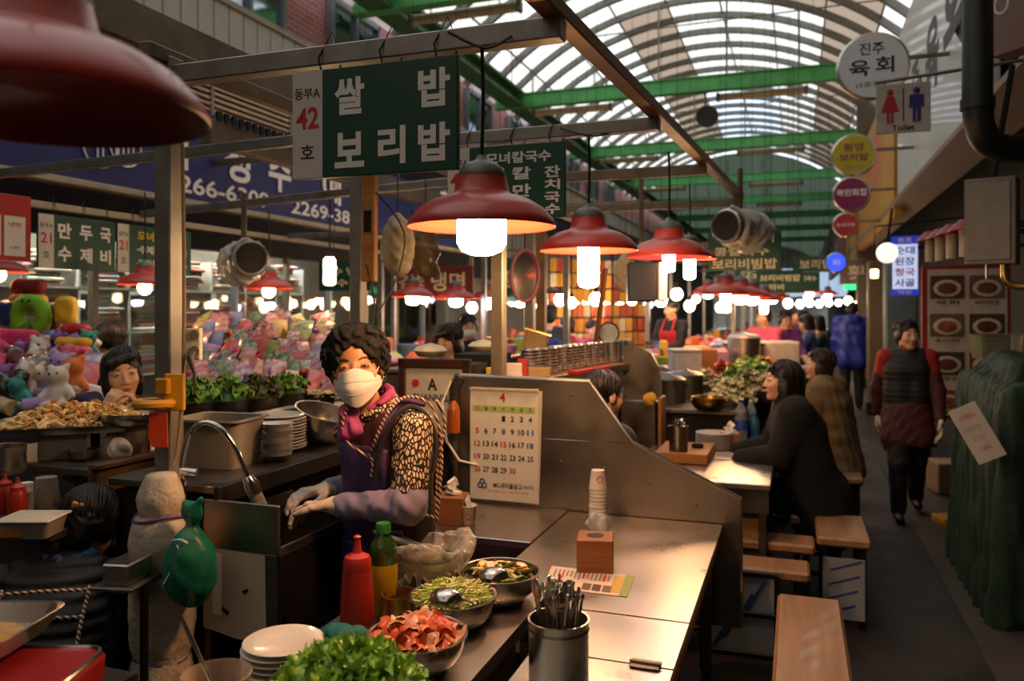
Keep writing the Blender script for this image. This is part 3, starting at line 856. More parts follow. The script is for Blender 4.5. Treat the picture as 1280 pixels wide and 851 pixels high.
# ------------------------------------------------------------------ divider with slanted top
dv = thing('steel_divider', 'grey steel partition with a slanted top edge behind the table', 'partition', (-.9, 3.485, 0))
P1 = [(-.6, 1.05), (-.6, 1.32), (.03, 1.31), (.222, 1.05)]
P2 = [(-.6, .3), (-.6, 1.047), (.222, 1.047), (.68, .837), (.68, .3)]
part('upper_panel', MB().prism(P1, -.012, .012), mat('divider_steel', '8b857c', .38, 1., var=.12, vs=3, rvar=.12, bump=.02, bs=60), dv)
part('lower_panel', MB().prism(P2, -.013, .013), MATS['divider_steel'], dv)
mb = MB(); mb.tube([(-.6, 0, 1.322), (.03, 0, 1.312), (.222, 0, 1.052), (.68, 0, .84), (.68, 0, .3)], .011, 8); part('edge_trim', mb, STEEL, dv)
mb = MB(); mb.tube([(-.62, -.01, .3), (-.62, -.01, 1.27), (-.59, -.01, 1.32)], .03, 14); part('rounded_end', mb, STEEL_D, dv)
rv = MB().ell((0, -.014, 0), (.007, .004, .007), 8, 5).mesh('rivet', [STEEL_D])
for (x, z) in ((.1, .93), (.3, .88), (.5, .8), (-.1, .95), (.12, .78), (.4, .7), (-.05, 1.25)): part('rivet', rv, None, dv, (x, 0, z))
wh = MB(); wh.tube([(-.62, -.06, 1.3), (-.66, -.07, 1.2), (-.64, -.06, 1.02), (-.58, -.05, .93), (-.5, -.02, .91)], .006, 8)
solid('white_cable', wh, WHITE, 'white cable looping down beside the calendar', 'cable', (-.9, 3.485, 0))

# ------------------------------------------------------------------ calendar
cal = thing('wall_calendar', 'paper wall calendar showing month 4 hung on the steel partition', 'calendar', (-1.27, 3.462, 1.012))
CW, CH = .333, .518
def sheet(w, h, y0, curl, mi=0):
    mb = MB(); mb.grid(lambda u, v: (w*(u-.5), y0-curl*(1-v)**2*(.3+u), h*(v-.5)), 6, 10); return mb
part('back_sheet', sheet(CW, CH, .004, .0), mat('calendar_back_paper', 'cfc4b2', .8, var=.03), cal, (.012, 0, -.002), rot=(0, .03, 0))
part('sheet', sheet(CW, CH, 0, .0), PAPER, cal)
mb = MB(); mb.box((0, -.002, CH/2-.006), (CW+.006, .01, .014), bev=.002); part('top_strip', mb, mat('calendar_binding', 'b9ae9d', .5), cal)
patch(cal, 0, CH*.315, CW*.92, CH*.055, mat('calendar_green', 'a9c070', .7), 'weekday_strip')
BLUEP = mat('blue_print', '27408c', .6); GREYP = mat('grey_print', '8d8880', .7)
x_ = lambda c: -CW/2+CW*(.11+.13*c); z_ = lambda r: CH*(.23-.115*r)
li = [('4', -.005, CH*.42, .028, .045, REDP, .02)]
for i, w_ in enumerate('일월화수목금토'): li.append((w_, x_(i), CH*.315, .016, .016, (REDP, BLACKP, BLACKP, BLACKP, BLACKP, BLACKP, BLUEP)[i], .01))
for dd in range(1, 31):
    c = (dd+2) % 7; r = (dd+2)//7
    li.append((str(dd), x_(c), z_(r), .017 if dd < 10 else .03, .026, REDP if (c == 0 or dd in (15, 30)) else BLUEP if c == 6 else BLACKP, .025))
li += [('MG새마을금고', .02, -CH*.365, .14, .026, BLACKP, .02), ('동대문지점', .12, -CH*.365, .05, .014, BLACKP, .01)]
for k in range(5):
    li.append(('3 | 5 6 7 8 9', -.11, CH*(.36+.016*k), .05, .005, GREYP, 0)); li.append(('5 | 1 2 3 4 5', .1, CH*(.36+.016*k), .05, .005, GREYP, 0))
li += [('TEL 2266-1234  FAX 2267-5678', .02, -CH*.42, .2, .008, REDP, 0)]
print_on(cal, li)
mb = MB()
for k in range(3):
    a = PI/2+k*2*PI/3; cx, cz = -.105+.012*math.cos(a), -CH*.362+.012*math.sin(a)
    mb.tube([(cx+.011*math.cos(b), -.002, cz+.011*math.sin(b)) for b in np.linspace(0, 2*PI, 14, endpoint=False)], .0035, 5, closed=True)
part('round_emblem', mb, BLUEP, cal)

# ------------------------------------------------------------------ small table things
TISSUE = mat('tissue_paper', 'e6e2da', .9, sss=0)
def tissue_box(label, loc, rz=0., w=.125, d=.125, h=.115, m=WOODR, tissue=True):
    t = thing('tissue_box', label, 'tissue box', loc, rz)
    mb = MB(); mb.box((0, 0, h/2), (w, d, h), bev=.003); part('case', mb, m, t)
    mb = MB(); mb.lathe([(.0, h+.0005), (.03, h+.0006), (.03, h+.0012), (0, h+.0014)], 20); part('slot_ring', mb, IRON, t)
    if tissue:
        mb = MB(); rnd = random.Random(len(label))
        mb.grid(lambda u, v: ((u-.5)*.075*(1-.4*v)+.012*math.sin(9*v), .012*math.sin(7*u+5*v)+.02*v*math.sin(3*u), h+.075*v*(1-.5*abs(u-.55))), 8, 6); part('tissue', mb, TISSUE, t)
    return t
tissue_box('wooden tissue box standing alone on the foreground table beside the menu', (-.66, 2.73, TZ), TH*.6, tissue=False)
def bag(label, loc, r, h, seed=0, m=None, name='plastic_bag', squash=1., hh=.006):
    sd = SD(); rnd = random.Random(seed)
    sd.ell((0, 0, h*.42), (r*.8, r*.7*squash, h*.42))
    for k in range(9): sd.ell((rnd.uniform(-.6, .6)*r, rnd.uniform(-.5, .5)*r*squash, rnd.uniform(.25, .8)*h), (r*rnd.uniform(.25, .45), r*rnd.uniform(.2, .4), h*rnd.uniform(.15, .3)), k=.015)
    mb = MB(); sd.into(mb, hh, wrinkle(.004, 90, seed)); return solid(name, mb, m or FILM, label, 'plastic bag', loc, ang=180)
bag('crumpled clear plastic cup sleeve around the foot of the paper cup stack', (-.75, 3.15, TZ), .06, .09, 3, plasticmat('milky_film', 'dfe3e8', .45))
CUPM = mat('paper_cup_white', 'd9cfc2', .7, var=.03)
cupb = MB().lathe([(.0, .0), (.037, 0), (.038, .003), (.037, .006), (.027, .078), (.0, .079)], 22)
cup_inv = cupb.mesh('paper_cup', [CUPM], 50)
cuplbl = 'white paper cup nested in the tall stack on the foreground table'
for k in range(13):
    solid('paper_cup', cup_inv, None, 'top paper cup of the tall stack on the foreground table' if k == 12 else '%s paper cup from the bottom of the tall stack on the foreground table' % ORD[k], 'paper cup', (-.757+jit(.001), 3.18+jit(.001), TZ+.0005+k*.0145), group='stacked paper cups')
top = [o for o in COL.objects if o.get('label') == 'top paper cup of the tall stack on the foreground table'][0]
def cup_logo(o, z, r, s=.012):
    mb = MB(); a0 = -PI/2+.45
    pts = []
    for b in np.linspace(0, 2*PI, 14, endpoint=False):
        a = a0+s*math.cos(b)/r; pts.append(((r+.0012)*math.cos(a), (r+.0012)*math.sin(a), z+s*math.sin(b)))
    mb.tube(pts, .0014, 5, closed=True); part('round_print', mb, REDP, o)
cup_logo(top, .045, .032)
cupu = MB().lathe([(0, .001), (.026, 0), (.028, .003), (.037, .078), (.039, .08), (.037, .082), (.034, .08), (.026, .01), (0, .01)], 22).mesh('cup_body', [CUPM], 50)
tc2 = thing('paper_cup', 'single paper cup stuffed with tissue in front of the calendar table', 'paper cup', Wz(585, 655, TZ))
part('cup_body', cupu, None, tc2); cup_logo(tc2, .04, .033)
mb = MB(); mb.grid(lambda u, v: ((u-.5)*.05*(1-.5*v), .012*math.sin(8*u+4*v), .065+.065*v*(1-abs(u-.5))), 7, 5); part('tissue', mb, TISSUE, tc2)
tissue_box('wooden tissue box with a white tissue rising under the calendar', (-1.38, 3.12, TZ+.003), .15)
# menu sheet
def flat_sheet(nm, label, corners, z, m, cat='paper'):
    pts = [Wz(px, py, z) for (px, py) in corners]; c = sum(pts, Vector())/4
    o = thing(nm, label, cat, c)
    mb = MB(); P = [p-c for p in pts]; mb.add(P+[p-Vector((0, 0, .001)) for p in P], [(0, 1, 2, 3), (7, 6, 5, 4), (0, 4, 5, 1), (1, 5, 6, 2), (2, 6, 7, 3), (3, 7, 4, 0)], smooth=False); part('sheet', mb, m, o)
    return o, P
def on_sheet(o, P, u0, u1, v0, v1, m, nm='printed_block', dz=.0006):
    f = lambda u, v: (P[0]*(1-u)+P[1]*u)*(1-v)+(P[3]*(1-u)+P[2]*u)*v+Vector((0, 0, dz))
    mb = MB(); mb.add([f(u0, v0), f(u1, v0), f(u1, v1), f(u0, v1)], [(0, 3, 2, 1)]); part(nm, mb, m, o)
mn, P = flat_sheet('menu_sheet', 'printed paper menu lying on the foreground table', [(690, 707), (793, 720), (784, 746), (679, 733)], TZ+.002, mat('menu_paper', 'd8c9b4', .5, var=.05, vs=30), 'menu')
on_sheet(mn, P, .9, 1, 0, 1, mat('menu_green', '7f9a3c', .5), 'side_band'); on_sheet(mn, P, .78, .9, .1, .9, mat('menu_gold', 'c9a23a', .5), 'gold_band')
for k, u in enumerate((.1, .22, .45, .57, .69)): on_sheet(mn, P, u, u+.1, .62, .92, cm(('3a2a22', '4a3428', '5a4a40', '463830', '6a5040')[k]), 'dish_photo')
for k in range(14):
    u = .06+.05*k; on_sheet(mn, P, u, u+.025, .12, .12+random.Random(k).uniform(.25, .42), (GREYP, REDP)[k % 5 == 2], 'text_column')

# ------------------------------------------------------------------ bowls of food
def bowl_mb(r, h, rb=None, t=.003, n=36):
    rb = rb or r*.45; o = []; i_ = []
    for k in range(9):
        a = k/8; rr = rb+(r-rb)*math.sin(a*PI/2)**.9; o.append((rr, h*(1-math.cos(a*PI/2))**.95))
    o += [(r+.006, h+.001), (r+.006, h+.004), (r-.001, h+.004)]
    i_ = [(max(0, q[0]-t), q[1]+t) for q in reversed(o[:9])]
    return MB().lathe([(0, 0), (rb*.9, 0)]+o+i_+[(0, t)], n)
def bowl(label, loc, r, h, m=None, name='steel_bowl', group=None, cat='bowl'):
    return solid(name, bowl_mb(r, h), m or STEEL, label, cat, loc, group=group, ang=50)
def spoon_mb(L_=.2, w=.02, curve=.02, hr=.003):
    mb = MB(); mb.tube([(0, 0, 0), (L_*.4, 0, .004), (L_*.75, 0, .0)], [hr, hr, hr*.9], 6)
    mb.ell((L_*.88, 0, 0), (L_*.13, w, .006), 12, 6); return mb
bz = thing('steel_bowl', 'steel bowl of sliced zucchini with red pepper', 'bowl', (-.87, 2.33, TZ)); part('bowl_body', bowl_mb(.125, .09), STEEL, bz)
bs_ = thing('steel_bowl', 'steel bowl of pale green shredded cucumber', 'bowl', (-.925, 2.1, TZ)); part('bowl_body', bowl_mb(.12, .085), STEEL, bs_)
bk = thing('steel_bowl', 'steel bowl heaped with orange kimchi', 'bowl', (-.90, 1.82, TZ)); part('bowl_body', bowl_mb(.122, .085), STEEL, bk)
bl = thing('steel_bowl', 'steel bowl overflowing with frilly lettuce at the bottom edge', 'bowl', (-.835, 1.375, TZ)); part('bowl_body', bowl_mb(.14, .13), STEEL, bl)
# zucchini slices: each one a thing
ZS_ = [mat('zucchini_flesh', 'dccb80', .4, var=.1, vs=30, coat=.1), mat('zucchini_skin', '3f5a22', .35, var=.3, vs=30), mat('carrot_red', 'b5401c', .35, var=.1)]
zm = MB(); zm.lathe([(0, -.004), (.024, -.004), (.027, -.002), (.027, .002), (.024, .004), (0, .004)], 14, mis=[0, 0, 1, 0, 0]); zm = zm.mesh('zucchini_slice', ZS_[:2], 60)
hz = MB(); hz.prism([(.027*math.cos(a), .027*math.sin(a)) for a in np.linspace(0, PI, 9)], -.004, .004, 'z'); hz = hz.mesh('zucchini_slice', ZS_[:2])
pm = MB(); pm.tube([(-.028, 0, 0), (0, .004, .005), (.028, 0, 0)], [.004, .006, .003], 6); pm = pm.mesh('pepper_strip', [ZS_[2]]); pg = MB(); pg.tube([(-.028, 0, 0), (0, .004, .005), (.028, 0, 0)], [.004, .007, .003], 6); pg = pg.mesh('zucchini_strip', [ZS_[1]])
rnd = random.Random(3)
def heap(c, r, z0, hgt, meshes, n, names, lab, cat, group, tilt=.6):
    for k in range(n):
        a = rnd.uniform(0, 2*PI); q = r*math.sqrt(rnd.random()); i = rnd.randrange(len(meshes))
        z = z0+hgt*(1-(q/r)**2)*rnd.uniform(.55, 1.)+.006
        loc = (c[0]+q*math.cos(a), c[1]+q*math.sin(a), z)
        solid(names[i], meshes[i], None, lab[i], cat[i], loc, group=group, rot=(jit(tilt), jit(tilt), rnd.uniform(0, 6.28)))
mb = MB(); mb.lathe([(0, .03), (.06, .032), (.095, .05), (.112, .07), (0, .078)], 24); solid('vegetable_bed', mb, cm('7d7a34', .5, col2='3d4a1c', vs=60.), 'mixed shreds filling the zucchini bowl', 'vegetables', (-.87, 2.33, TZ), kind='stuff')
heap((-.87, 2.33), .09, TZ+.075, .022, [zm, hz, pm, pg], 52, ['zucchini_slice', 'zucchini_slice', 'pepper_strip', 'zucchini_strip'], ['round zucchini slice in the zucchini bowl', 'half zucchini slice in the zucchini bowl', 'red pepper strip in the zucchini bowl', 'dark green zucchini strip in the zucchini bowl'], ['zucchini', 'zucchini', 'pepper', 'zucchini'], 'vegetables in the zucchini bowl')
def ladle(label, loc, rot):
    t = thing('serving_spoon', label, 'spoon', loc, rot=rot)
    mb = MB(); mb.lathe([(0, .024), (.018, .022), (.032, .012), (.036, 0), (.034, 0), (.03, .01), (.016, .019), (0, .021)], 20, sx=1.3); part('spoon_bowl', mb, mat('polished_steel', 'd8d4ce', .16, 1.), t)
    mb = MB(); mb.tube([(.04, 0, .002), (.06, 0, -.004), (.085, 0, -.022)], [.004, .004, .005], 8); part('handle', mb, STEEL, t)
ladle('upturned serving spoon lying in the zucchini bowl', (-.862, 2.265, TZ+.098), (0, .0, .5))
ladle('upturned serving spoon lying in the cucumber bowl', (-.915, 2.03, TZ+.105), (0, 0, .2))
# cucumber shreds
mb = MB(); r2 = random.Random(5)
for k in range(520):
    a = r2.uniform(0, 6.28); q = .1*math.sqrt(r2.random()); z = .078+.045*(1-(q/.1)**2)*r2.uniform(.6, 1)
    b = r2.uniform(0, 6.28); L_ = r2.uniform(.018, .035)
    p = Vector((q*math.cos(a), q*math.sin(a), z)); dv_ = Vector((math.cos(b), math.sin(b), r2.uniform(-.35, .35)))*L_
    mb.tube([p-dv_, p+Vector((0, 0, .004)), p+dv_], .0028, 4, mi=r2.randrange(3), cap=False)
mb.lathe([(0, .05), (.08, .055), (.1, .07), (0, .085)], 24, mi=0)
solid('shredded_cucumber', mb, [cm('cdd478', .45, coat=.1), cm('e4e6a8', .45, coat=.1), cm('a8c45a', .45, coat=.1)], 'heap of pale green cucumber shreds in a bowl', 'cucumber', (-.925, 2.1, TZ), kind='stuff')
# kimchi pieces
KM = [mat('kimchi_orange', 'd9783f', .5, 0, col2='c4501f', vs=45., coat=.1), mat('kimchi_pale', 'eabf96', .5, 0, col2='d67f4c', vs=40., coat=.1), mat('kimchi_red', 'cf5a2c', .5, 0, col2='b23c18', vs=45., coat=.1)]
def crumple(w, l, seed, m, nm):
    q = random.Random(seed); ph = [q.uniform(0, 6) for _ in range(4)]
    mb = MB()
    def f(u, v):
        x = (u-.5)*w*(1+.2*math.sin(5*v+ph[0])); y = (v-.5)*l
        return (x, y, .008*math.sin(6*u+ph[1])+.007*math.sin(7*v+ph[2])+.006*math.sin(11*u*v+ph[3]))
    mb.grid(f, 7, 7); g = f
    mb.grid(lambda u, v: (f(1-u, v)[0]*.95, f(1-u, v)[1]*.95, f(1-u, v)[2]-.006), 7, 7)
    return mb.mesh(nm, [m], 180)
kms = [crumple(.045+.004*k, .055+.004*k, k, KM[k % 3], 'kimchi_piece') for k in range(6)]
heap((-.90, 1.82), .095, TZ+.07, .04, kms, 62, ['kimchi_piece']*6, ['orange kimchi leaf piece in the kimchi bowl', 'pale kimchi stem piece in the kimchi bowl', 'deep red kimchi piece in the kimchi bowl']*2, ['kimchi']*6, 'kimchi pieces in the bowl', .5)
mb = MB(); mb.lathe([(0, .03), (.08, .035), (.108, .07), (0, .1)], 24); solid('kimchi_bed', mb, KM[2], 'red kimchi filling the kimchi bowl beneath the pieces', 'kimchi', (-.90, 1.82, TZ), kind='stuff')
# lettuce: frilly leaves as parts of one heap
LET = [mat('lettuce_bright', 'a2c850', .42, var=.22, vs=25, coat=.2), mat('lettuce_dark', '74a436', .42, var=.25, vs=25, coat=.2), mat('lettuce_pale', 'dde29a', .42, var=.15, vs=25, coat=.2)]
def leaf_mesh(seed, w, l, mats, nm='leaf', frill=.014, nf=9):
    q = random.Random(seed); ph = q.uniform(0, 6); mb = MB(); nu = nv = 10 if nf < 12 else 16; V = []; Fc = []; mm = []
    for j in range(nv+1):
        for i in range(nu+1):
            u = i/nu*2-1; v = j/nv
            ww = w*(.25+.75*math.sin(min(1, v*1.05)*PI*.62))*.5
            e = abs(u)**2; ev = max(e, max(0, v-.75)*3.2)
            x = u*ww*(1+.1*math.sin(nf*v*3+ph)); y = v*l*(1+.06*math.sin(nf*u*2+ph)*v)
            z = .03*math.sin(v*2.6)+frill*ev*math.sin(nf*2*v*(1 if u > 0 else 1.2)+ph+3*u+(nf*u if v > .7 else 0))+.01*u*u
            V.append((x, y, z))
    for j in range(nv):
        for i in range(nu):
            Fc.append((j*(nu+1)+i, j*(nu+1)+i+1, (j+1)*(nu+1)+i+1, (j+1)*(nu+1)+i))
            mm.append(min(len(mats)-1, 2) if (abs(i-nu/2+.5) < 1.1 and j < nv*.5) else (0 if j > nv*.4 or i in (0, nu-1) else 1))
    mb.add(V, Fc, smooth=True, mis=mm); return mb.mesh(nm, mats, 180)
def leafheap(nm, label, loc, r, hgt, n, lw, ll, mats, seed=1, cat='lettuce', frill=.014, nf=9):
    t = thing(nm, label, cat, loc); q = random.Random(seed)
    ms = [leaf_mesh(seed*10+k, lw*q.uniform(.8, 1.2), ll*q.uniform(.8, 1.2), mats, frill=frill, nf=nf) for k in range(5)]
    mb = MB(); mb.lathe([(0, -.05), (r*.8, -.03), (r*.9, 0), (r*.6, hgt*.5), (0, hgt*.72)], 16); part('inner_mass', mb, mats[1], t)
    for k in range(n):
        a = q.uniform(0, 6.28); rr = r*math.sqrt(q.random())*.95; z = hgt*(1-(rr/r)**2)*q.uniform(.5, .95)
        part('leaf', ms[k % 5], None, t, (rr*math.cos(a)*.7, rr*math.sin(a)*.7, z), rot=(q.uniform(.1, 1.0)-rr/r*.6, q.uniform(-.6, .6), a-PI/2+q.uniform(-.8, .8)))
    return t
def ruffle_mesh(seed, R, mats, nm='leaf'):
    q = random.Random(seed); p = [q.uniform(0, 6) for _ in range(5)]; n, m = 44, 6; mb = MB(); V = [(0, 0, 0)]; Fc = []; mm = []
    for i in range(1, m+1):
        r = i/m
        for k in range(n):
            a = 2*PI*k/n; rad = R*r*(1+.14*math.sin(3*a+p[0])+r*r*.1*math.sin(13*a+p[1]))
            V.append((rad*math.cos(a), rad*math.sin(a)*.75, R*(.34*r**2.2*math.sin(6*a+p[2])+.2*r**3*math.sin(11*a+p[3])+.25*r*r*math.cos(2*a+p[4]))))
    for k in range(n): Fc.append((0, 1+k, 1+(k+1) % n)); mm.append(2)
    for i in range(m-1):
        for k in range(n): Fc.append((1+i*n+k, 1+(i+1)*n+k, 1+(i+1)*n+(k+1) % n, 1+i*n+(k+1) % n)); mm.append(2 if i < 1 else (1 if i < 3 else 0))
    mb.add(V, Fc, smooth=True, mis=mm); return mb.mesh(nm, mats, 180)
lh = thing('lettuce_heap', 'heap of frilly green lettuce in the foreground bowl', 'lettuce', (-.835, 1.375, TZ+.13))
rms = [ruffle_mesh(k, .026+.003*k, LET) for k in range(6)]; q = random.Random(12)
mb = MB(); mb.lathe([(0, -.06), (.1, -.05), (.125, 0), (.09, .05), (0, .075)], 18); part('inner_mass', mb, LET[1], lh)
for k in range(210):
    a = q.uniform(0, 6.28); rr = .148*math.sqrt(q.random()); z = .098*(1-(rr/.155)**2)*q.uniform(.75, 1.02)
    part('leaf', rms[k % 6], None, lh, (rr*math.cos(a), rr*math.sin(a), z), rot=(q.uniform(-1.1, 1.1), q.uniform(-1.1, 1.1), q.uniform(0, 6.28)))

# ------------------------------------------------------------------ bottles, bin, plates
REDB = mat('red_squeeze_plastic', 'a02418', .38, var=.06)
rb_ = thing('squeeze_bottle', 'tall red squeeze bottle with a pointed nozzle on the serving counter', 'bottle', (-1.16, 1.97, TZ))
part('bottle_body', MB().lathe([(0, 0), (.046, 0), (.049, .006), (.047, .06), (.041, .165), (.037, .18), (0, .18)], 28), REDB, rb_)
part('nozzle_cap', MB().lathe([(.039, .178), (.039, .2), (.034, .212), (.014, .222), (.011, .232), (.008, .262), (.011, .266), (.006, .27), (0, .27)], 22), mat('red_nozzle', 'b02c22', .35), rb_)
yb = thing('drink_bottle', 'bottle of yellow drink with a green cap behind the red squeeze bottle', 'bottle', (-1.16, 2.12, TZ))
part('bottle_body', MB().lathe([(0, 0), (.04, 0), (.043, .01), (.043, .15), (.04, .17), (.042, .185), (.036, .21), (.02, .232), (.018, .24), (0, .24)], 26, mis=[0]*3+[1]*7), [mat('yellow_label', 'c9a516', .45, col2='b08a10', vs=25), mat('green_glass_look', '2f4f1a', .12, coat=.5, trans=.2)], yb)
part('cap', MB().lathe([(0, .268), (.021, .267), (.023, .262), (.023, .238), (0, .238)], 22), mat('green_cap', '2f7a2c', .4), yb)
bn = thing('steel_canister', 'steel canister lined with a clear plastic bag on the serving counter', 'canister', (-1.085, 2.275, TZ))
part('canister_body', MB().lathe([(0, 0), (.093, 0), (.095, .005), (.095, .13), (.092, .13), (.09, .01), (0, .01)], 30), STEEL, bn)
sd = SD()
for k in range(22):
    a = k*2*PI/22; sd.cap((.098*math.cos(a), .098*math.sin(a), .12), (.125*math.cos(a+.2), .125*math.sin(a+.2), .165+.02*math.sin(3*a)), .016, .022, k=.02)
    sd.cap((.1*math.cos(a), .1*math.sin(a), .12), (.105*math.cos(a), .105*math.sin(a), .07), .012, .006, k=.02)
mb = MB(); sd.into(mb, .007, wrinkle(.005, 75, 1)); part('bag_liner', mb, plasticmat('bag_film', 'd8d2c6', .16, .12), bn, ang=180)
mb = MB(); rr_ = random.Random(9)
for k in range(9): mb.ell((rr_.uniform(-.05, .05), rr_.uniform(-.05, .05), .13), (.03, .025, .02), 10, 6)
part('contents', mb, cm('6f6a58', .5), bn, kind='stuff')
mb = MB(); mb.tube([(-.16, -.02, .19), (-.09, -.01, .175), (0, 0, .15)], [.01, .014, .01], 8); mb.ell((-.17, -.02, .195), (.022, .018, .016), 12, 8)
solid('tongs', mb, STEEL, 'steel utensil handle leaning in the bagged canister', 'utensil', bn.location)
pot = thing('sauce_pot', 'small steel pot of dark sauce beside the yellow bottle', 'pot', Wz(500, 775, TZ))
part('pot_body', MB().lathe([(0, 0), (.05, 0), (.052, .005), (.052, .075), (.056, .077), (.056, .08), (.05, .079), (.048, .01), (0, .01)], 28), BRASSY, pot)
mb = MB(); mb.lathe([(0, .062), (.047, .06), (.047, .055)], 20); part('sauce', mb, mat('dark_soy_sauce', '2c1408', .3, var=.4, vs=60, bump=.4, bs=120), pot)
CERA = mat('white_melamine', 'd6cfc4', .3, var=.03, coat=.3)
plm = MB().lathe([(0, .001), (.055, 0), (.06, .004), (.088, .015), (.092, .018), (.089, .02), (.06, .009), (0, .006)], 36).mesh('plate', [CERA], 60)
for k in range(9): solid('plate', plm, None, 'top plate of the white stack beside the lettuce bowl' if k == 8 else '%s white plate from the bottom of the stack beside the lettuce bowl' % ORD[k], 'plate', (-1.125+jit(.004), 1.575+jit(.004), TZ+.0005+k*.0145), group='white plates by the lettuce')
co = thing('sauce_tub', 'clear plastic tub of orange sauce at the bottom edge', 'tub', (-1.15, 1.38, TZ))
part('tub_body', MB().lathe([(0, 0), (.055, 0), (.06, .01), (.068, .12), (.072, .135), (.07, .138), (.066, .13), (.058, .012), (0, .012)], 30), plasticmat('tub_film', 'd9c8ae', .3), co)
part('sauce', MB().lathe([(0, .02), (.057, .02), (.062, .09), (.03, .1), (0, .098)], 24), mat('orange_chili_sauce', 'b5521c', .35, col2='8a3210', vs=40, bump=.3, bs=60), co)
mb = MB(); mb.tube([(.01, .01, .05), (-.03, .0, .14), (-.085, -.01, .25)], [.006, .005, .005], 8); solid('sauce_spoon', mb, mat('polished_steel'), 'steel spoon handle leaning out of the orange sauce tub', 'spoon', (-1.15, 1.38, TZ))
sd = SD()
for k in range(6): sd.ell((random.Random(k).uniform(-.04, .04), random.Random(k+9).uniform(-.03, .03), .02), (.035, .025, .018), k=.02)
mb = MB(); sd.into(mb, .005, wrinkle(.003, 110)); solid('dish_cloth', mb, cm('1f6f66', .8), 'crumpled teal dish cloth behind the plates', 'cloth', Wz(432, 800, TZ), ang=180)
# ------------------------------------------------------------------ cutlery canister
cu = thing('cutlery_canister', 'steel canister full of spoons and chopsticks at the bottom of the table', 'canister', (-.545, 1.875, TZ-.002))
part('canister_body', MB().lathe([(0, 0), (.07, 0), (.073, .005), (.073, .145), (.076, .15), (.076, .153), (.071, .153), (.069, .01), (0, .01)], 36), STEEL, cu)
mb = MB(); mb.lathe([(.0735, .128), (.0755, .13), (.0735, .133)], 36); part('ring', mb, STEEL_D, cu)
CUT = mat('polished_steel')
spm = MB(); spm.tube([(0, 0, 0), (0, 0, .13), (0, .002, .175)], [.0035, .003, .0035], 6); spm.ell((0, .004, .2), (.017, .004, .027), 12, 7); spm = spm.mesh('spoon', [CUT], 60)
hdm = MB(); hdm.box((0, 0, .1), (.007, .0025, .2), bev=.001); hdm.ell((0, 0, .2), (.006, .002, .01), 8, 5); hdm = hdm.mesh('spoon_handle_up', [CUT], 60)
chm = MB(); chm.tube([(0, 0, 0), (0, 0, .23)], [.002, .0035], 6); chm = chm.mesh('chopstick', [CUT], 60)
q = random.Random(11)
for k in range(40):
    kind = 0 if k < 9 else (1 if k < 26 else 2)
    a = q.uniform(0, 6.28); rr = .055*math.sqrt(q.random())
    b = q.uniform(-.9, 1.6); tl = q.uniform(.12, .42)
    loc = (-.545+rr*math.cos(a)*.6, 1.875+rr*math.sin(a)*.6, TZ+.012)
    solid(('spoon', 'spoon', 'chopstick')[kind], (spm, hdm, chm)[kind], None, ('steel spoon standing bowl up in the cutlery canister', 'steel spoon standing handle up in the cutlery canister', 'thin steel chopstick standing in the cutlery canister')[kind], ('spoon', 'spoon', 'chopstick')[kind], loc, group='cutlery in the foreground canister', rot=(math.sin(b)*tl*.5, math.cos(b)*tl*.7, q.uniform(0, 6)))
tissue_box('wooden tissue box on the low shelf under the serving counter', Wz(628, 850, .38)+Vector((0, 0, 0)), TH, .12, .12, .12, WOODR, False)
ls = MB(); ls.box((0, 0, 0), (.34, .5, .02)); solid('low_shelf', ls, STEEL_D, 'dark low shelf between the serving counter and the table', 'shelf', (-.73, 2.3, .37))
bb = MB(); bb.lathe([(0, 0), (.12, 0), (.16, .11), (.165, .115), (.155, .11), (.115, .01), (0, .01)], 28); solid('plastic_basin', bb, mat('dark_red_plastic', '5e1512', .45), 'dark red basin in the gap below the side table', 'basin', (-1.12, 2.78, .33))
ls = MB(); ls.box((0, 0, 0), (.6, .4, .02)); solid('low_shelf', ls, STEEL_D, 'dark low shelf holding the dark red basin', 'shelf', (-1.15, 2.78, .32))
# ------------------------------------------------------------------ sink, tap and the wrapped post
sk = thing('sink_cabinet', 'worn steel sink cabinet in front of the masked cook', 'sink', (-1.61, 2.27, 0))
mb = MB(); mb.box((0, -.225, .965), (.28, .012, .15), bev=.003); part('front_splash', mb, MATS['divider_steel'], sk)
mb = MB(); mb.box((.135, 0, .885), (.012, .46, .05)); mb.box((-.135, 0, .9), (.012, .46, .15)); mb.box((0, .225, .9), (.28, .012, .12)); part('basin_wall', mb, STEEL_D, sk)
mb = MB(); mb.box((0, 0, .72), (.27, .45, .02)); part('basin_floor', mb, STEEL_D, sk)
mb = MB(); mb.box((0, -.222, .76), (.285, .014, .26), bev=.003); part('front_panel', mb, MATS['divider_steel'], sk)
mb = MB(); mb.box((.138, 0, .76), (.014, .46, .26), bev=.003); part('side_panel', mb, IRON, sk)
for (x, y) in ((-.13, -.21), (.13, -.21), (-.13, .21), (.13, .21)): part('leg', bar((x, y, 0), (x, y, .7), .03), STEEL_D, sk)
mb = MB(); mb.prism([(-.14, .64), (-.135, .89), (.09, .885), (.095, .615), (-.02, .62)], -.232, -.23); pp = solid('paper_sheet', mb, mat('stained_paper', 'b9ab93', .8, var=.12, vs=6), 'stained white sheet stuck on the sink cabinet front', 'paper', (-1.61, 2.27, 0))
mb = MB(); mb.box((-.085, -.233, .78), (.035, .002, .19)); part('label_strip', mb, PAPER, pp); mb = MB(); mb.box((-.055, -.2335, .7), (.03, .002, .012), R=Euler((0, .5, 0)).to_matrix()); part('tear', mb, IRON, pp)
mb = MB(); mb.box((.02, -.2335, .77), (.02, .002, .01), R=Euler((0, -.5, 0)).to_matrix()); part('tear', mb, IRON, pp)
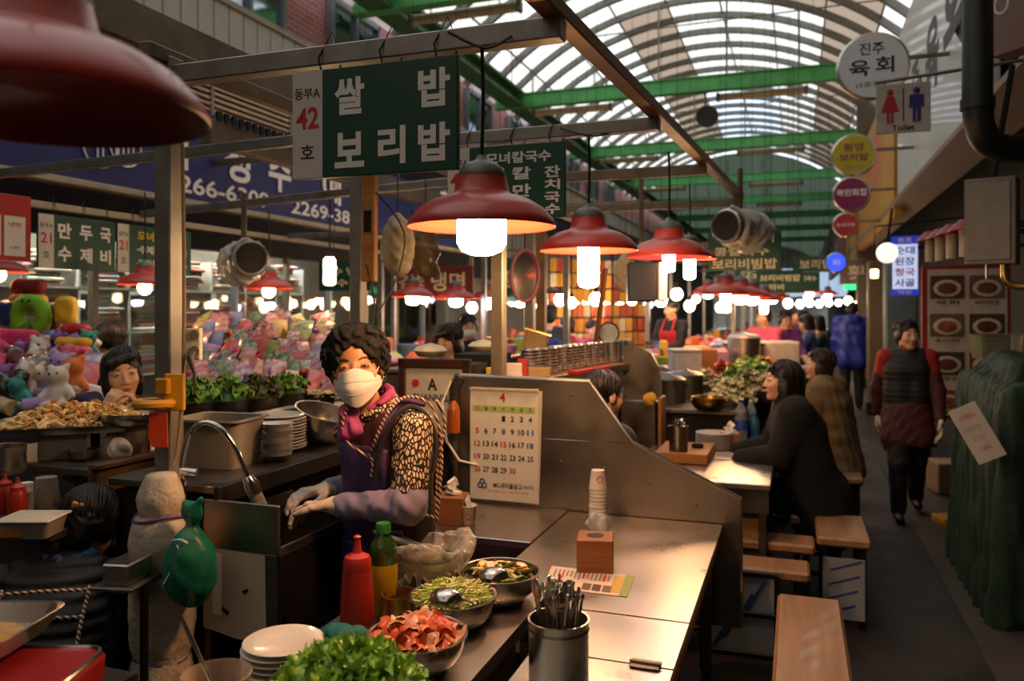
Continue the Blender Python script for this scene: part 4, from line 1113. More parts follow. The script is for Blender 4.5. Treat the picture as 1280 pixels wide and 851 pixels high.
CHROME = mat('chrome', 'cfcac4', .12, 1.)
fc = thing('kitchen_tap', 'chrome gooseneck tap arching over the sink', 'tap', Wd(224, 640, 2.5))
o_ = fc.location
loc = lambda px, py, d=2.5: Wd(px, py, d)-o_
pts = [loc(226, 600), loc(229, 570), loc(238, 540), loc(255, 528), loc(275, 535), loc(292, 556), loc(303, 580), loc(310, 598)]
def smooth_pts(P, n=4):
    out = []
    P = [Vector(p) for p in P]
    for i in range(len(P)-1):
        p0 = P[max(i-1, 0)]; p1 = P[i]; p2 = P[i+1]; p3 = P[min(i+2, len(P)-1)]
        for k in range(n):
            t = k/n; out.append(.5*((2*p1)+(p2-p0)*t+(2*p0-5*p1+4*p2-p3)*t*t+(3*p1-p0-3*p2+p3)*t*t*t))
    out.append(P[-1]); return out
part('spout', MB().tube(smooth_pts(pts), .009, 12), CHROME, fc)
mb = MB(); mb.tube([loc(226, 640), loc(226, 598)], [.02, .016], 14); mb.tube([loc(226, 588), loc(246, 591)], [.012, .014], 12); part('tap_body', mb, CHROME, fc)
mb = MB(); mb.tube([loc(309, 596), loc(314, 606), loc(318, 618)], [.018, .026, .024], 16); part('spray_head', mb, CHROME, fc)
mb = MB(); mb.tube([loc(318, 616), loc(326, 635)], [.022, .024], 16); part('spray_skirt', mb, plasticmat('grey_spray_film', '8c8880', .5), fc)
wp = thing('wrapped_post_padding', 'white quilted padding tied round the post with purple string', 'padding', (-1.84, 1.96, 0))
PADM = mat('grubby_white_padding', 'bcb09c', .5, var=.12, vs=9, bump=.7, bs=38)
zz = [0, .06, .3, .32, .55, .57, .82, .84, .98, 1.0, 1.12]; prof = []
segs = [(0, .3), (.3, .57), (.57, .84), (.84, 1.0), (1.0, 1.13)]
for i, (a, b) in enumerate(segs):
    w = (.1, .098, .095, .09, .07)[i]
    for t in (0.02, .08, .16, .24, .32, .4, .5, .58, .66, .74, .82, .9, .98): prof.append((w*(.78+.22*math.sin(PI*t)**.4)*(1-.5*max(0, t-.4) if i == 4 else 1), a+(b-a)*t))
prof.append((0, 1.135))
part('padding', MB().lathe([(0, 0)]+prof, 40, wob=lambda a, z: 1+.025*math.sin(3*a+9*z)+.02*math.sin(7*a-23*z)+.018*math.sin(5*a+61*z)+.014*math.sin(13*a+37*z+2*math.sin(5*a))), PADM, wp, ang=180)
PURP = mat('purple_string', '5e3a78', .6)
for z in (.3, .57, .84, 1.0):
    part('string', MB().tube([(.079*math.cos(a), .079*math.sin(a), z+.008*math.sin(2*a+z*9)) for a in np.linspace(0, 2*PI, 22, endpoint=False)], .005, 6, closed=True), PURP, wp)
# green mesh bag
mbg = thing('mesh_bag', 'green mesh bag of vegetables tied on the sink edge', 'bag', Wd(238, 700, 2.36))
sd = SD(); sd.ell((0, 0, -.03), (.075, .07, .11)); sd.cap((0, 0, .03), (0, .01, .1), .046, .014, k=.04); sd.ell((0, .01, .135), (.036, .02, .03), k=.012); sd.cap((0, .01, .14), (.028, .012, .178), .018, .006, k=.015); sd.cap((0, .01, .14), (-.03, .012, .165), .016, .006, k=.015)
mb = MB(); sd.into(mb, .007, wrinkle(.004, 60, 2)); part('mesh_sack', mb, plasticmat('green_net_film', '0a6e56', .62, .4), mbg, ang=180); sd = SD(); [sd.ell((random.Random(k).uniform(-.03, .03), random.Random(k+5).uniform(-.03, .03), -.06+.012*k), .032, k=.01) for k in range(8)]; mb = MB(); sd.into(mb, .006, wrinkle(.006, 120)); part('contents', mb, cm('3f7a2c', .5), mbg, ang=180)
mb = MB(); mb.tube(smooth_pts([(0, -.055, .06), (.01, -.06, .03), (-.03, -.075, -.05)]), .002, 5); mb.tube(smooth_pts([(-.02, -.05, .07), (.01, -.05, .075), (.03, -.045, .065)]), .003, 5); part('tie', mb, WHITE, mbg)
# yellow cup holder, orange sheet, socket on the post
YELP = mat('yellow_plastic', 'c98f1a', .45, var=.08)
yh = thing('cup_holder', 'yellow plastic cup holder screwed to the post', 'holder', Wd(219, 490, 2.58))
mb = MB(); mb.box((0, 0, 0), (.062, .02, .12), rz=TH, bev=.003); part('back_plate', mb, YELP, yh)
mb = MB(); mb.tube([(-.055+.055*math.cos(a), -.03+.05*math.sin(a), -.035) for a in np.linspace(0, 2*PI, 24, endpoint=False)], .016, 8, closed=True); part('ring', mb, YELP, yh)
mb = MB(); mb.box((-.03, -.015, .02), (.05, .03, .05), bev=.004); part('bracket', mb, YELP, yh)
mb = MB(); mb.prism([(-.03, .05), (.025, .05), (.028, -.06), (-.022, -.06), (-.034, -.03)], -.003, .003); solid('orange_paddle', mb, mat('orange_red_plastic', 'd0471c', .45), 'orange red plastic scoop hanging under the yellow holder', 'scoop', Wd(199, 535, 2.56), rz=TH)
so = thing('socket_panel', 'white socket panel with two round holes on the post', 'socket', Wd(243, 430, 2.62), TH*.5)
mb = MB(); mb.box((0, 0, 0), (.05, .02, .105), bev=.003); part('panel', mb, PAPER, so)
for z in (.03, -.022):
    part('socket', MB().lathe([(0, -.001), (.015, 0), (.017, .004), (0, .005)], 18), cm('8a7a66'), so, (.008, -.01, z), rot=(PI/2, 0, 0))
part('plug', MB().tube([(.005, -.02, -.03), (.012, -.045, -.04), (.03, -.05, -.09), (.02, -.03, -.16)], [.014, .012, .005, .004], 10), cm('4a4238'), so)
# cable down the post
solid('post_cable', MB().tube(smooth_pts([Wd(228, 180, 2.6), Wd(230, 330, 2.6), Wd(229, 470, 2.59), Wd(222, 560, 2.56), Wd(212, 590, 2.5)]), .006, 6), cm('8a7350'), 'tan cable running down the grey post', 'cable')

# ------------------------------------------------------------------ shelf left of the cook with plates and basins
sh = thing('back_shelf', 'black-edged steel shelf carrying stacked plates left of the cook', 'shelf', (-1.93, 2.6, 0))
mb = MB(); mb.box((0, 0, 1.065), (.44, 1.1, .025), bev=.003); part('shelf_board', mb, STEEL_D, sh)
mb = MB(); mb.box((.225, 0, 1.05), (.02, 1.12, .06), bev=.004); part('edge_strip', mb, IRON, sh)
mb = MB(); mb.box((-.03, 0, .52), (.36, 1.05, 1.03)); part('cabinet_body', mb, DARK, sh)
mb = MB(); mb.box((.155, 0, .6), (.02, 1.02, .7), bev=.004); part('cabinet_door', mb, IRON, sh)
gb = thing('plastic_basin', 'grey rectangular plastic basin on the shelf behind the tap', 'basin', (-1.95, 2.36, 1.078), .1)
GREYPL = mat('milky_grey_plastic', '8d8578', .5, var=.12, vs=8)
mb = MB()
A_ = [(-.115, -.095), (.115, -.095), (.115, .095), (-.115, .095)]
def rect_loft(levels, n=5):
    V = []; Fc = []; m = 4*n
    for (w, d, rr, z) in levels:
        for q, (sx, sy) in enumerate(((1, 1), (-1, 1), (-1, -1), (1, -1))):
            for k in range(n):
                a = q*PI/2+PI/2*k/(n-1); V.append((sx*(w-rr)+rr*math.cos(a), sy*(d-rr)+rr*math.sin(a), z))
    for i in range(len(levels)-1):
        for k in range(m): Fc.append((i*m+k, i*m+(k+1) % m, (i+1)*m+(k+1) % m, (i+1)*m+k))
    Fc.append(tuple(range(m-1, -1, -1))); return V, Fc
V, Fc = rect_loft([(.11, .085, .02, 0), (.125, .1, .025, .16), (.14, .115, .03, .165), (.14, .115, .03, .172), (.122, .097, .025, .17), (.106, .082, .02, .01)]); mb.add(V, Fc+[tuple(range(100, 120))], smooth=True); part('basin_body', mb, GREYPL, gb, ang=45)
plb = MB().lathe([(0, .001), (.065, 0), (.07, .003), (.108, .012), (.112, .015), (.108, .017), (.07, .008), (0, .006)], 32).mesh('plate', [CERA], 60)
for k in range(11): solid('plate', plb, None, '%s white plate from the bottom of the tall stack on the black-edged shelf' % ORD[k], 'plate', (-1.94+jit(.005), 2.68+jit(.005), 1.078+k*.0125), group='plates in the tall shelf stack')
dsm = MB().lathe([(0, .001), (.035, 0), (.04, .004), (.055, .02), (.058, .022), (.054, .022), (.038, .007), (0, .006)], 4+20).mesh('small_dish', [CERA], 60)
for k in range(11): solid('small_dish', dsm, None, '%s small dish from the bottom of the stack in front of the plates' % ORD[k], 'dish', (-1.81+jit(.003), 2.5+jit(.003), 1.078+k*.0115), group='small dishes on the shelf')
solid('mixing_bowl', bowl_mb(.13, .12), STEEL, 'large steel mixing bowl tilted on the shelf next to the cook', 'bowl', Wz(400, 549, 1.09), rot=(0, .3, 0), ang=50)
solid('mixing_bowl', bowl_mb(.11, .08), STEEL_D, 'smaller steel bowl under the tilted mixing bowl', 'bowl', Wz(402, 560, 1.08)+Vector((-.12, .22, 0)), ang=50)
# row of bowls with greens
rl = thing('greens_rack', 'dark steel rack holding the row of greens in front of the toys', 'rack', (-2.27, 3.15, 0))
mb = MB(); mb.box((0, 0, 1.13), (.22, 1.1, .03), bev=.004); part('rack_top', mb, STEEL_D, rl)
mb = MB(); mb.box((0, 0.2, .55), (.18, .65, 1.1)); part('rack_body', mb, DARK, rl)
mb = MB(); mb.tube([(.12, -.55, 1.19), (.12, .55, 1.19)], .012, 8); part('rail', mb, STEEL, rl)
for y in (-.55, 0, .55): part('rail_post', MB().tube([(.12, y, 1.13), (.12, y, 1.19)], .008, 6), STEEL, rl)
GR = [mat('chive_green', '5f8a2a', .45, var=.3, vs=30), mat('deep_green_leaf', '2f5a1c', .45, var=.3, vs=30), mat('pale_stem', 'a9b06a', .45)]
GR2 = [mat('red_brown_leaf', '5a4a28', .45, col2='4a5a24', vs=12), mat('dark_olive_leaf', '34401a', .45, var=.3), mat('pale_stem')]
gl = ['shredded greens nearest the socket panel', 'bright chopped greens, second in the row', 'reddish leaf greens, third in the row', 'dark green chives, fourth in the row']
for k in range(4):
    c = Wd((238, 284, 324, 360)[k], (512, 509, 505, 499)[k], (3.2, 3.38, 3.56, 3.78)[k])
    mb = MB(); mb.lathe([(0, 0), (.075, 0), (.09, .09), (.096, .095), (.088, .092), (.072, .01), (0, .01)], 24); solid('steel_bowl', mb, STEEL_D, 'steel basin of '+gl[k], 'bowl', c-Vector((0, 0, .06)), group='basins of greens', ang=50)
    leafheap('greens_heap', 'heap of '+gl[k], c+Vector((0, 0, .03)), .088, .06, 55, .03, .05, GR2 if k == 2 else GR, 20+k, 'greens', .01)
c = Wd(397, 497, 3.9); mb = MB(); mb.lathe([(0, 0), (.075, 0), (.09, .07), (.096, .075), (.088, .072), (.072, .01), (0, .01)], 24); solid('steel_bowl', mb, STEEL_D, 'steel basin of white bean sprouts at the end of the greens row', 'bowl', c-Vector((0, 0, .05)), ang=50)
mb = MB(); q = random.Random(2)
for k in range(140):
    a = q.uniform(0, 6.28); r = .08*math.sqrt(q.random()); p = Vector((r*math.cos(a), r*math.sin(a), .06+.02*(1-(r/.08)**2))); b = q.uniform(0, 6.28); mb.tube([p, p+Vector((math.cos(b)*.03, math.sin(b)*.03, q.uniform(-.004, .01)))], .003, 4, cap=False)
solid('bean_sprouts', mb, cm('d8cfa6', .5), 'white bean sprouts in the end basin', 'sprouts', c-Vector((0, 0, .05)), kind='stuff')

# ------------------------------------------------------------------ neighbouring stall at the left
FASC = mat('brown_varnished_panel', '5c4228', .5, 0, col2='4a331e', vs=2.5, stretch=(1, 1, 8), bump=.04, bs=20)
lc = thing('stall_counter', 'brown panelled counter of the left neighbouring stall', 'counter', (-2.66, 2.54, 0))
mb = MB(); mb.box((0, 0, 1.06), (.7, .8, .03), bev=.004); part('worktop', mb, STEEL_D, lc)
mb = MB(); mb.box((.345, 0, .97), (.025, .82, .2), bev=.004); part('fascia_board', mb, FASC, lc)
mb = MB(); mb.box((.33, 0, .77), (.025, .82, .19), bev=.004); part('fascia_board', mb, FASC, lc)
mb = MB(); mb.box((.36, 0, 1.085), (.05, .82, .02), bev=.004); part('ledge', mb, FASC, lc)
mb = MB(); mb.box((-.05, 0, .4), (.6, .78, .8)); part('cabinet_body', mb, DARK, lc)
ty = thing('food_tray', 'steel tray heaped with fried squid strips in front of the eating vendor', 'tray', Vector((-2.63, 2.37, 1.175)), .7)
V, Fc = rect_loft([(.27, .19, .04, 0), (.285, .205, .05, .025), (.292, .212, .05, .028), (.283, .203, .05, .026), (.268, .188, .04, .004)])
mb = MB(); mb.add(V, Fc+[tuple(range(80, 100))], smooth=True); part('tray_body', mb, STEEL, ty, ang=45)
SQ = [mat('fried_squid_gold', 'd8ae66', .5, var=.12, vs=25), mat('fried_squid_pale', 'e6c88e', .5, var=.1, vs=25), mat('fried_squid_brown', 'b8843e', .5, var=.2, vs=25)]
mb = MB(); q = random.Random(4)
for k in range(620):
    x, y = q.uniform(-.25, .25), q.uniform(-.17, .17); z = .012+.085*max(0, 1-(x/.27)**2)*max(0, 1-(y/.19)**2)*q.uniform(.5, 1.)
    b = q.uniform(0, 6.28); p = Vector((x, y, z)); d = Vector((math.cos(b), math.sin(b), q.uniform(-.4, .4)))*q.uniform(.014, .03)
    mb.tube([p-d, p+Vector((q.uniform(-.008, .008), q.uniform(-.008, .008), .008)), p+d], [.005, .008, .005], 5, mi=q.randrange(3))
solid('fried_squid', mb, SQ, 'pile of golden fried squid strips on the tray', 'squid', ty.location, rz=.7, kind='stuff')
mb = MB(); mb.box((0, 0, .05), (.16, .12, .1), rz=.7, bev=.004); solid('steel_stand', mb, mat('grey_blue_steel', '6f7378', .4, .6), 'blue grey steel block under the squid tray', 'stand', (-2.6, 2.28, 1.075))
mb = MB(); mb.box((0, 0, .05), (.14, .12, .095), rz=.7, bev=.004); solid('steel_stand', mb, STEEL_D, 'dark steel block under the far end of the squid tray', 'stand', (-2.72, 2.47, 1.075))
solid('steel_pot', MB().lathe([(0, 0), (.06, 0), (.062, .09), (.066, .092), (.06, .09), (.058, .01), (0, .01)], 24), STEEL, 'small steel pot at the left edge beside the tray stand', 'pot', Wz(8, 590, 1.075), ang=50)
solid('steel_bowl', bowl_mb(.115, .05), STEEL, 'shallow steel bowl beside the squid tray', 'bowl', Wd(167, 532, 3.05), ang=50)
mb = MB(); mb.lathe([(0, 0), (.06, 0), (.06, .1), (0, .1)], 16); solid('steel_stand', mb, STEEL_D, 'round steel support below the shallow bowl', 'stand', Vector((*Wd(167, 532, 3.05).xy, 1.075)))
solid('steel_bowl', bowl_mb(.05, .035), STEEL_D, 'small bowl with bits inside under the squid tray', 'bowl', Wz(103, 575, 1.075), ang=50)
bag('white plastic glove bag drooping over the counter edge', Wd(150, 555, 2.95)-Vector((0, 0, .05)), .055, .075, 8, plasticmat('glove_film', 'd8d4cc', .3, .15), 'plastic_glove')
# ledge with bottles at the left edge
le = MB(); le.box((0, 0, .935), (.5, .26, .03), bev=.004); le.box((0, .01, .46), (.46, .22, .92)); solid('prep_ledge', le, mat('dim_dark_wood', '33261a', .6, var=.2), 'dark prep ledge with sauce bottles at the left edge', 'counter', (-2.4, 1.96, 0))
LZ = .951
for k, (px, py) in enumerate(((6, 640), (22, 646))):
    t = thing('squeeze_bottle', ('red sauce bottle cut by the left edge', 'red sauce bottle next to the clear shaker')[k], 'bottle', Wz(px, py, LZ))
    part('bottle_body', MB().lathe([(0, 0), (.028, 0), (.03, .005), (.028, .075), (.022, .09), (0, .09)], 20), REDB, t); part('nozzle_cap', MB().lathe([(.023, .088), (.023, .1), (.008, .112), (.005, .13), (0, .13)], 14), MATS['red_nozzle'], t)
t = thing('shaker_bottle', 'clear plastic shaker with a white cap beside the red sauce bottles', 'bottle', Wz(33, 640, LZ))
part('bottle_body', MB().lathe([(0, 0), (.02, 0), (.021, .07), (0, .07)], 18), plasticmat('tub_film'), t); part('cap', MB().lathe([(.02, .07), (.021, .1), (0, .102)], 18), WHITE, t)
t = thing('plastic_caddy', 'clear plastic cup upside down behind the lidded container', 'cup', Wz(58, 632, LZ))
part('cup_body', MB().lathe([(.045, 0), (.046, .002), (.034, .1), (0, .1)], 22), plasticmat('tub_film'), t)
t = thing('lidded_container', 'translucent container with a flat white lid on the prep ledge', 'container', Wz(42, 668, LZ), TH)
V, Fc = rect_loft([(.065, .05, .012, 0), (.075, .06, .014, .05)]); mb = MB(); mb.add(V, Fc, smooth=True); part('container_body', mb, plasticmat('grey_tub', '8f897c', .6), t, ang=45)
mb = MB(); mb.box((0, 0, .054), (.165, .135, .009), bev=.004); part('lid', mb, cm('c9bfae', .5), t)
mb = MB(); mb.box((0, 0, .02), (.1, .05, .035), rz=.4, bev=.006); solid('wooden_block', mb, WOODP, 'small wooden block at the left edge of the prep ledge', 'block', Wz(12, 672, LZ))
t = thing('ladle', 'pink plastic ladle lying on the dark rail below the brown counter', 'ladle', Wd(170, 634, 2.75), TH)
part('handle', MB().tube([(0, 0, 0), (.06, 0, .002), (.12, 0, -.004)], .006, 8), cm('c04038', .4), t); sd = SD(); sd.ell((-.05, 0, 0), (.035, .025, .014)); sd.cap((-.03, 0, 0), (.01, 0, 0), .01, .007, k=.02); mb = MB(); sd.into(mb, .004, wrinkle(.003, 120)); part('ladle_bowl', mb, cm('c0405a', .45), t)
mb = MB(); mb.box((0, 0, .4), (.14, .42, .8)); mb.box((.0, 0, .81), (.16, .44, .03), bev=.005); solid('dark_cabinet', mb, DARK, 'dark low cabinet between the wrapped post and the brown counter', 'cabinet', (-2.24, 2.36, 0))
t = thing('steel_box', 'small dented steel box on a rack behind the wrapped post', 'box', Wd(160, 726, 2.3), .2)
mb = MB(); mb.box((0, 0, .035), (.08, .12, .06), bev=.004); part('box_body', mb, STEEL, t); mb = MB(); mb.box((0, 0, 0), (.13, .16, .012), bev=.003); part('rack_plate', mb, STEEL_D, t)
for x in (-.05, .05): part('rack_leg', bar((x, 0, -.86+.05), (x, 0, 0), .02), IRON, t)
# stove and tray in the corner
ss = MB(); ss.box((0, 0, .4), (.36, .36, .8)); solid('stove_stand', ss, DARK, 'dark stand under the red gas stove in the corner', 'stand', (-1.6, 1.26, 0))
gs = thing('gas_stove', 'red portable gas stove at the bottom left corner', 'stove', (-1.55, 1.25, .8), .35)
STR = mat('stove_red_enamel', '8e1a1c', .35, var=.08, coat=.4)
V, Fc = rect_loft([(.135, .11, .04, 0), (.14, .115, .045, .06), (.13, .105, .04, .072)]); mb = MB(); mb.add(V, Fc+[tuple(range(40, 60))], smooth=True); part('stove_body', mb, STR, gs, ang=45)
part('rim', MB().tube([(x, y, .072) for (x, y, z) in V[40:60]], .006, 6, closed=True), STEEL, gs)
part('knob', MB().lathe([(0, .03), (.02, .03), (.024, .02), (.026, 0), (0, 0)], 18), STR, gs, (.07, -.115, .04), rot=(PI/2, 0, 0))
gt = thing('baking_tray', 'shallow steel tray with golden remains on the gas stove', 'tray', Vector((-1.73, 1.27, .895)), .3)
V, Fc = rect_loft([(.13, .1, .03, 0), (.15, .12, .04, .045), (.158, .128, .04, .047), (.148, .118, .04, .045), (.128, .098, .03, .005)]); mb = MB(); mb.add(V, Fc+[tuple(range(80, 100))], smooth=True); part('tray_body', mb, STEEL, gt, ang=45)
part('remains', MB().lathe([(0, .012), (.06, .011), (.1, .007)], 20, sx=1.1), mat('golden_oil_residue', 'b08a4a', .3, var=.3, vs=30), gt)
for a in (0.8, 2.4, 4, 5.5): part('grate_foot', MB().tube([(.09*math.cos(a), .09*math.sin(a), -.05), (.09*math.cos(a), .09*math.sin(a), 0)], .006, 6), IRON, gt)
# ------------------------------------------------------------------ people
V3 = lambda *a: np.array(a, float)
def skinmat(nm, col): return mat(nm, col, .5, 0, var=.06, vs=20, sss=.08)
SKIN = skinmat('warm_skin', 'c08a68'); SKIN2 = skinmat('fair_skin', 'cf9f80')
LIPS = mat('lips', '9c4a40', .45); EYE = mat('dark_eye', '140d0a', .15)
BROW = mat('soft_brown_brow', '4a3426', .7)
EYEW = mat('eye_white', 'b7a89a', .3)
HAIRB = mat('black_hair', '0f0c0b', .45, 0, var=.4, vs=60, bump=.3, bs=160, stretch=(1, 1, .15))
HAIRBR = mat('dark_brown_hair', '2a1a12', .45, 0, var=.4, vs=60, bump=.3, bs=160, stretch=(1, 1, .15))
def head_sd(detail=True):
    s = SD()
    s.ell((0, -.012, .032), (.073, .09, .086)); s.ell((0, .022, -.035), (.058, .064, .078), k=.03); s.ell((0, .06, -.1), (.026, .022, .018), k=.03)
    for q in (-1, 1):
        s.ell((q*.034, .055, -.028), (.026, .026, .028), k=.02); s.ell((q*.075, -.008, -.006), (.01, .02, .03), k=.008)
        s.ell((q*.031, .103, .006), (.02, .014, .01), k=.014, op='-'); s.ell((q*.031, .072, .004), (.016, .014, .01), k=.004)
        s.ell((q*.0105, .092, -.037), (.0075, .008, .006), k=.008)
    s.cap((0, .082, .008), (0, .099, -.032), .007, .0105, k=.012)
    s.ell((0, .084, -.066), (.021, .009, .008), k=.008)
    s.cap((0, -.015, -.06), (0, -.035, -.17), .05, .054, k=.03)
    return s
def face_features(mb, HM, smile=0., eye=1.):
    """eyes, brows and lips laid on the face surface"""
    V, Q, fl = HEADC['g']
    F_ = V[V[:, 1] > .02]
    def sf(x, z, r=.005):
        d = (np.abs(F_[:, 0]-x) < r) & (np.abs(F_[:, 2]-z) < r)
        return float(F_[d, 1].max()) if d.any() else .07
    P = lambda x, z, o=.0: HM @ Vector((x, sf(x, z)+o, z))
    R_ = HM.to_3x3().normalized()
    for q in (-1, 1):
        c = (q*.031, .004)
        mb.ell(P(*c, -.0012), (.0115, .0022, .0036*eye), 12, 8, R=R_, mi=4); mb.ell(P(q*.0305, .004, -.0002), (.0046, .0022, .0034*eye), 10, 7, R=R_, mi=2)
        mb.tube([P(q*x, z, .0003) for (x, z) in ((.019, .0035), (.025, .0075*eye), (.032, .0085*eye), (.039, .007*eye), (.0445, .003))], [.0008, .0014, .0016, .0016, .0009], 5, mi=2)
        mb.tube([P(q*x, z, .0004) for (x, z) in ((.015, .024), (.024, .0285), (.034, .03), (.046, .0265))], [.0018, .0026, .0024, .0008], 5, mi=1)
    mb.tube([P(x, z, .0004) for (x, z) in ((-.022, -.064+smile), (-.011, -.062), (0, -.0635), (.011, -.062), (.022, -.064+smile))], [.0012, .003, .0032, .003, .0012], 6, mi=3)
    mb.tube([P(x, z, .0002) for (x, z) in ((-.018, -.066+smile), (-.009, -.0695), (0, -.0705), (.009, -.0695), (.018, -.066+smile))], [.0012, .0034, .004, .0034, .0012], 6, mi=3)
HEADC = {}
def hair_sd(style):
    s = SD()
    if style == 'curly':
        s.ell((0, -.022, .048), (.098, .108, .088)); s.ell((0, -.06, -.02), (.088, .07, .085), k=.03)
        for q in (-1, 1): s.ell((q*.08, -.025, .02), (.024, .05, .05), k=.02)
        s.ell((0, .04, .105), (.075, .04, .028), k=.02); s.ell((0, .128, -.018), (.07, .095, .108), k=.008, op='-')
        return s
    s.ell((0, -.02, .04), (.081, .1, .088))
    if style in ('bob', 'long', 'short'):
        s.ell((0, -.06, -.02), (.07, .05, .08), k=.03)
        for q in (-1, 1): s.ell((q*.07, -.008, -.0 if style == 'short' else -.03), (.02, .05, .05 if style == 'short' else .085), k=.015)
    s.ell((0, .115, -.035), (.062, .08, .098), k=.01, op='-')
    if style in ('bob', 'long'):
        s.cap((-.04, .068, .082), (.055, .06, .06), .016, k=.02); s.ell((0, -.06, -.08), (.072, .045, .06), k=.03)
    if style == 'long':
        s.cap((0, -.075, -.05), (0, -.09, -.3), .065, .05, k=.03)
        for q in (-1, 1): s.cap((q*.068, -.01, -.03), (q*.085, .0, -.22), .026, .022, k=.02)
    if style == 'tied':
        s.ell((0, -.11, .01), (.04, .035, .04), k=.02); s.ell((0, -.05, -.02), (.066, .05, .06), k=.02)
    return s
def strands(mb, HM, style, n, r=.0035):
    q = random.Random(n+len(style)); part_x = q.uniform(-.03, .03)
    lo = {'short': -.5, 'bob': -1.05, 'long': -1.3, 'tied': -.35}.get(style, -.5)
    for k in range(n):
        a = q.uniform(0, 2*PI); front = math.sin(a) > .45
        e1 = (q.uniform(.5, .72) if abs(math.cos(a)) < .5 else q.uniform(.1, .45)) if front else lo+q.uniform(-.12, .25)
        sp = q.uniform(.97, 1.05); pts = []
        for t in np.linspace(0, 1, 6):
            e = 1.45+(e1-1.45)*t; aa = a+.35*(1-t)*math.sin(3*a+1)+q.uniform(-.03, .03)
            ce = max(math.cos(e), .82 if e < -.1 else 0)
            z = math.sin(e)*.09 if e > -.1 else -.009+(e+.1)*.085
            pts.append(HM @ Vector((math.cos(aa)*ce*.084*sp+part_x*(1-t), -.02+math.sin(aa)*ce*.103*sp, .04+z*sp)))
        mb.tube(pts, [r*.5, r, r*1.1, r, r*.8, r*.2], 4, cap=False)
def unit(v): v = np.array(v, float); return v/max(1e-9, np.linalg.norm(v))
def hand_sd(s, w, e, n, t, curl=.5, m=0, sz=1., spread=.12):
    """wrist, elbow, palm normal, thumb side"""
    d = unit(np.array(w)-np.array(e)); n = unit(np.array(n)-d*np.dot(d, n)); t = unit(np.array(t)-d*np.dot(d, t)-n*np.dot(n, t))
    w = np.array(w, float)
    for i, o in enumerate((.026, .009, -.009, -.025)):
        k0 = w+d*.085*sz+t*o*sz
        s.cap(w+t*o*.55*sz, k0, .0155*sz, .0125*sz, m, .012)
        Ls = (.04, .046, .042, .033)[i]; p = k0; dd = unit(d+t*(o*spread*30*.1)); a = 0
        for j, q in enumerate((1., .68, .52)):
            a += curl*(.75, .95, .7)[j]; dr = dd*math.cos(a)+n*math.sin(a); p2 = p+dr*Ls*q*sz
            s.cap(p, p2, (.0098-.0009*j)*sz, (.0092-.0011*j)*sz, m, .004); p = p2
    p = w+d*.025*sz+t*.026*sz; p1 = p+unit(d*.7+t*.75+n*.25)*.042*sz; p2 = p1+unit(d*.9+t*.35+n*.35)*.03*sz; p3 = p2+unit(d*.95+n*.4)*.025*sz
    s.cap(p, p1, .017*sz, .012*sz, m, .012); s.cap(p1, p2, .0115*sz, .0105*sz, m, .004); s.cap(p2, p3, .0105*sz, .008*sz, m, .003)
def pose(kind='stand', H=1.6, lean=0., arms='down', seat=.45, b=1., stride=.0):
    k = H/1.6; J = {}
    pz = (.86*k if kind == 'stand' else seat+.1)
    J['pel'] = V3(0, 0, pz); up = np.array([0, math.sin(lean), math.cos(lean)])
    J['che'] = J['pel']+up*.36*k; J['nek'] = J['pel']+up*.53*k; J['hed'] = J['nek']+unit(up+V3(0, .15, .25))*.135*k
    sw = .165*k*b; hw = .085*k*b; J['lat'] = V3(1, 0, 0); J['fwd'] = V3(0, 1, 0)
    for q, s_ in ((-1, 'L'), (1, 'R')):
        J['s'+s_] = J['nek']+V3(q*sw, 0, 0)-up*.055*k
        J['h'+s_] = J['pel']+V3(q*hw, 0, -.02)
        if kind == 'stand':
            f = q*stride
            J['k'+s_] = V3(q*hw, .03+f*.22+abs(stride)*.05, .46*k); J['a'+s_] = V3(q*hw*1.05, f*.3, .08 if f >= 0 else .12)
        else:
            J['k'+s_] = V3(q*hw*1.4, .42*k, seat+.05); J['a'+s_] = V3(q*hw*1.3, .38*k, .08)
        S_ = J['s'+s_]
        if arms == 'down': J['e'+s_] = S_+V3(q*.05, -.02-q*stride*.12, -.27*k); J['w'+s_] = J['e'+s_]+V3(q*.0, .07-q*stride*.15, -.23*k)
        elif arms == 'front': J['e'+s_] = S_+V3(q*.04, .1, -.24*k); J['w'+s_] = J['e'+s_]+V3(-q*.08, .2, -.04)
        elif arms == 'eat': J['e'+s_] = S_+V3(q*.05, .12, -.23*k); J['w'+s_] = J['e'+s_]+V3(-q*.1, .16, .12 if q > 0 else .0)
    return J
def torso(s, J, f, hem=.0, b=1., m=0, k=.05, top=True, sw=1.):
    la = J['lat']*.072*b; dn = unit(J['pel']-J['che'])*hem
    for q in (-1, 1):
        s.cap(J['pel']+q*la+dn, (J['pel']+J['che'])/2+q*la*.9, .1*b+f, .088*b+f, m, k); s.cap((J['pel']+J['che'])/2+q*la*.9, J['che']+q*la*1.05, .088*b+f, .098*b+f, m, k)
    if top:
        s.cap(J['che']+V3(0, 0, .02), J['nek']-V3(0, 0, .02), .09*b+f, .052+f*.5, m, k); c_ = (J['sL']+J['sR'])/2; s.cap(c_+(J['sL']-c_)*sw, c_+(J['sR']-c_)*sw, .05*b+f, None, m, k)
def arms_(s, J, f, slv=1., b=1., m=0, up=1.):
    for q in 'LR':
        S_, E_, W_ = J['s'+q], J['e'+q], J['w'+q]
        s.cap(S_, S_+(E_-S_)*min(1, up), .054*b+f, .044*b+f, m, .03)
        if slv > 0: s.cap(E_, E_+(W_-E_)*slv, .044*b+f, .034*b+f, m, .02)
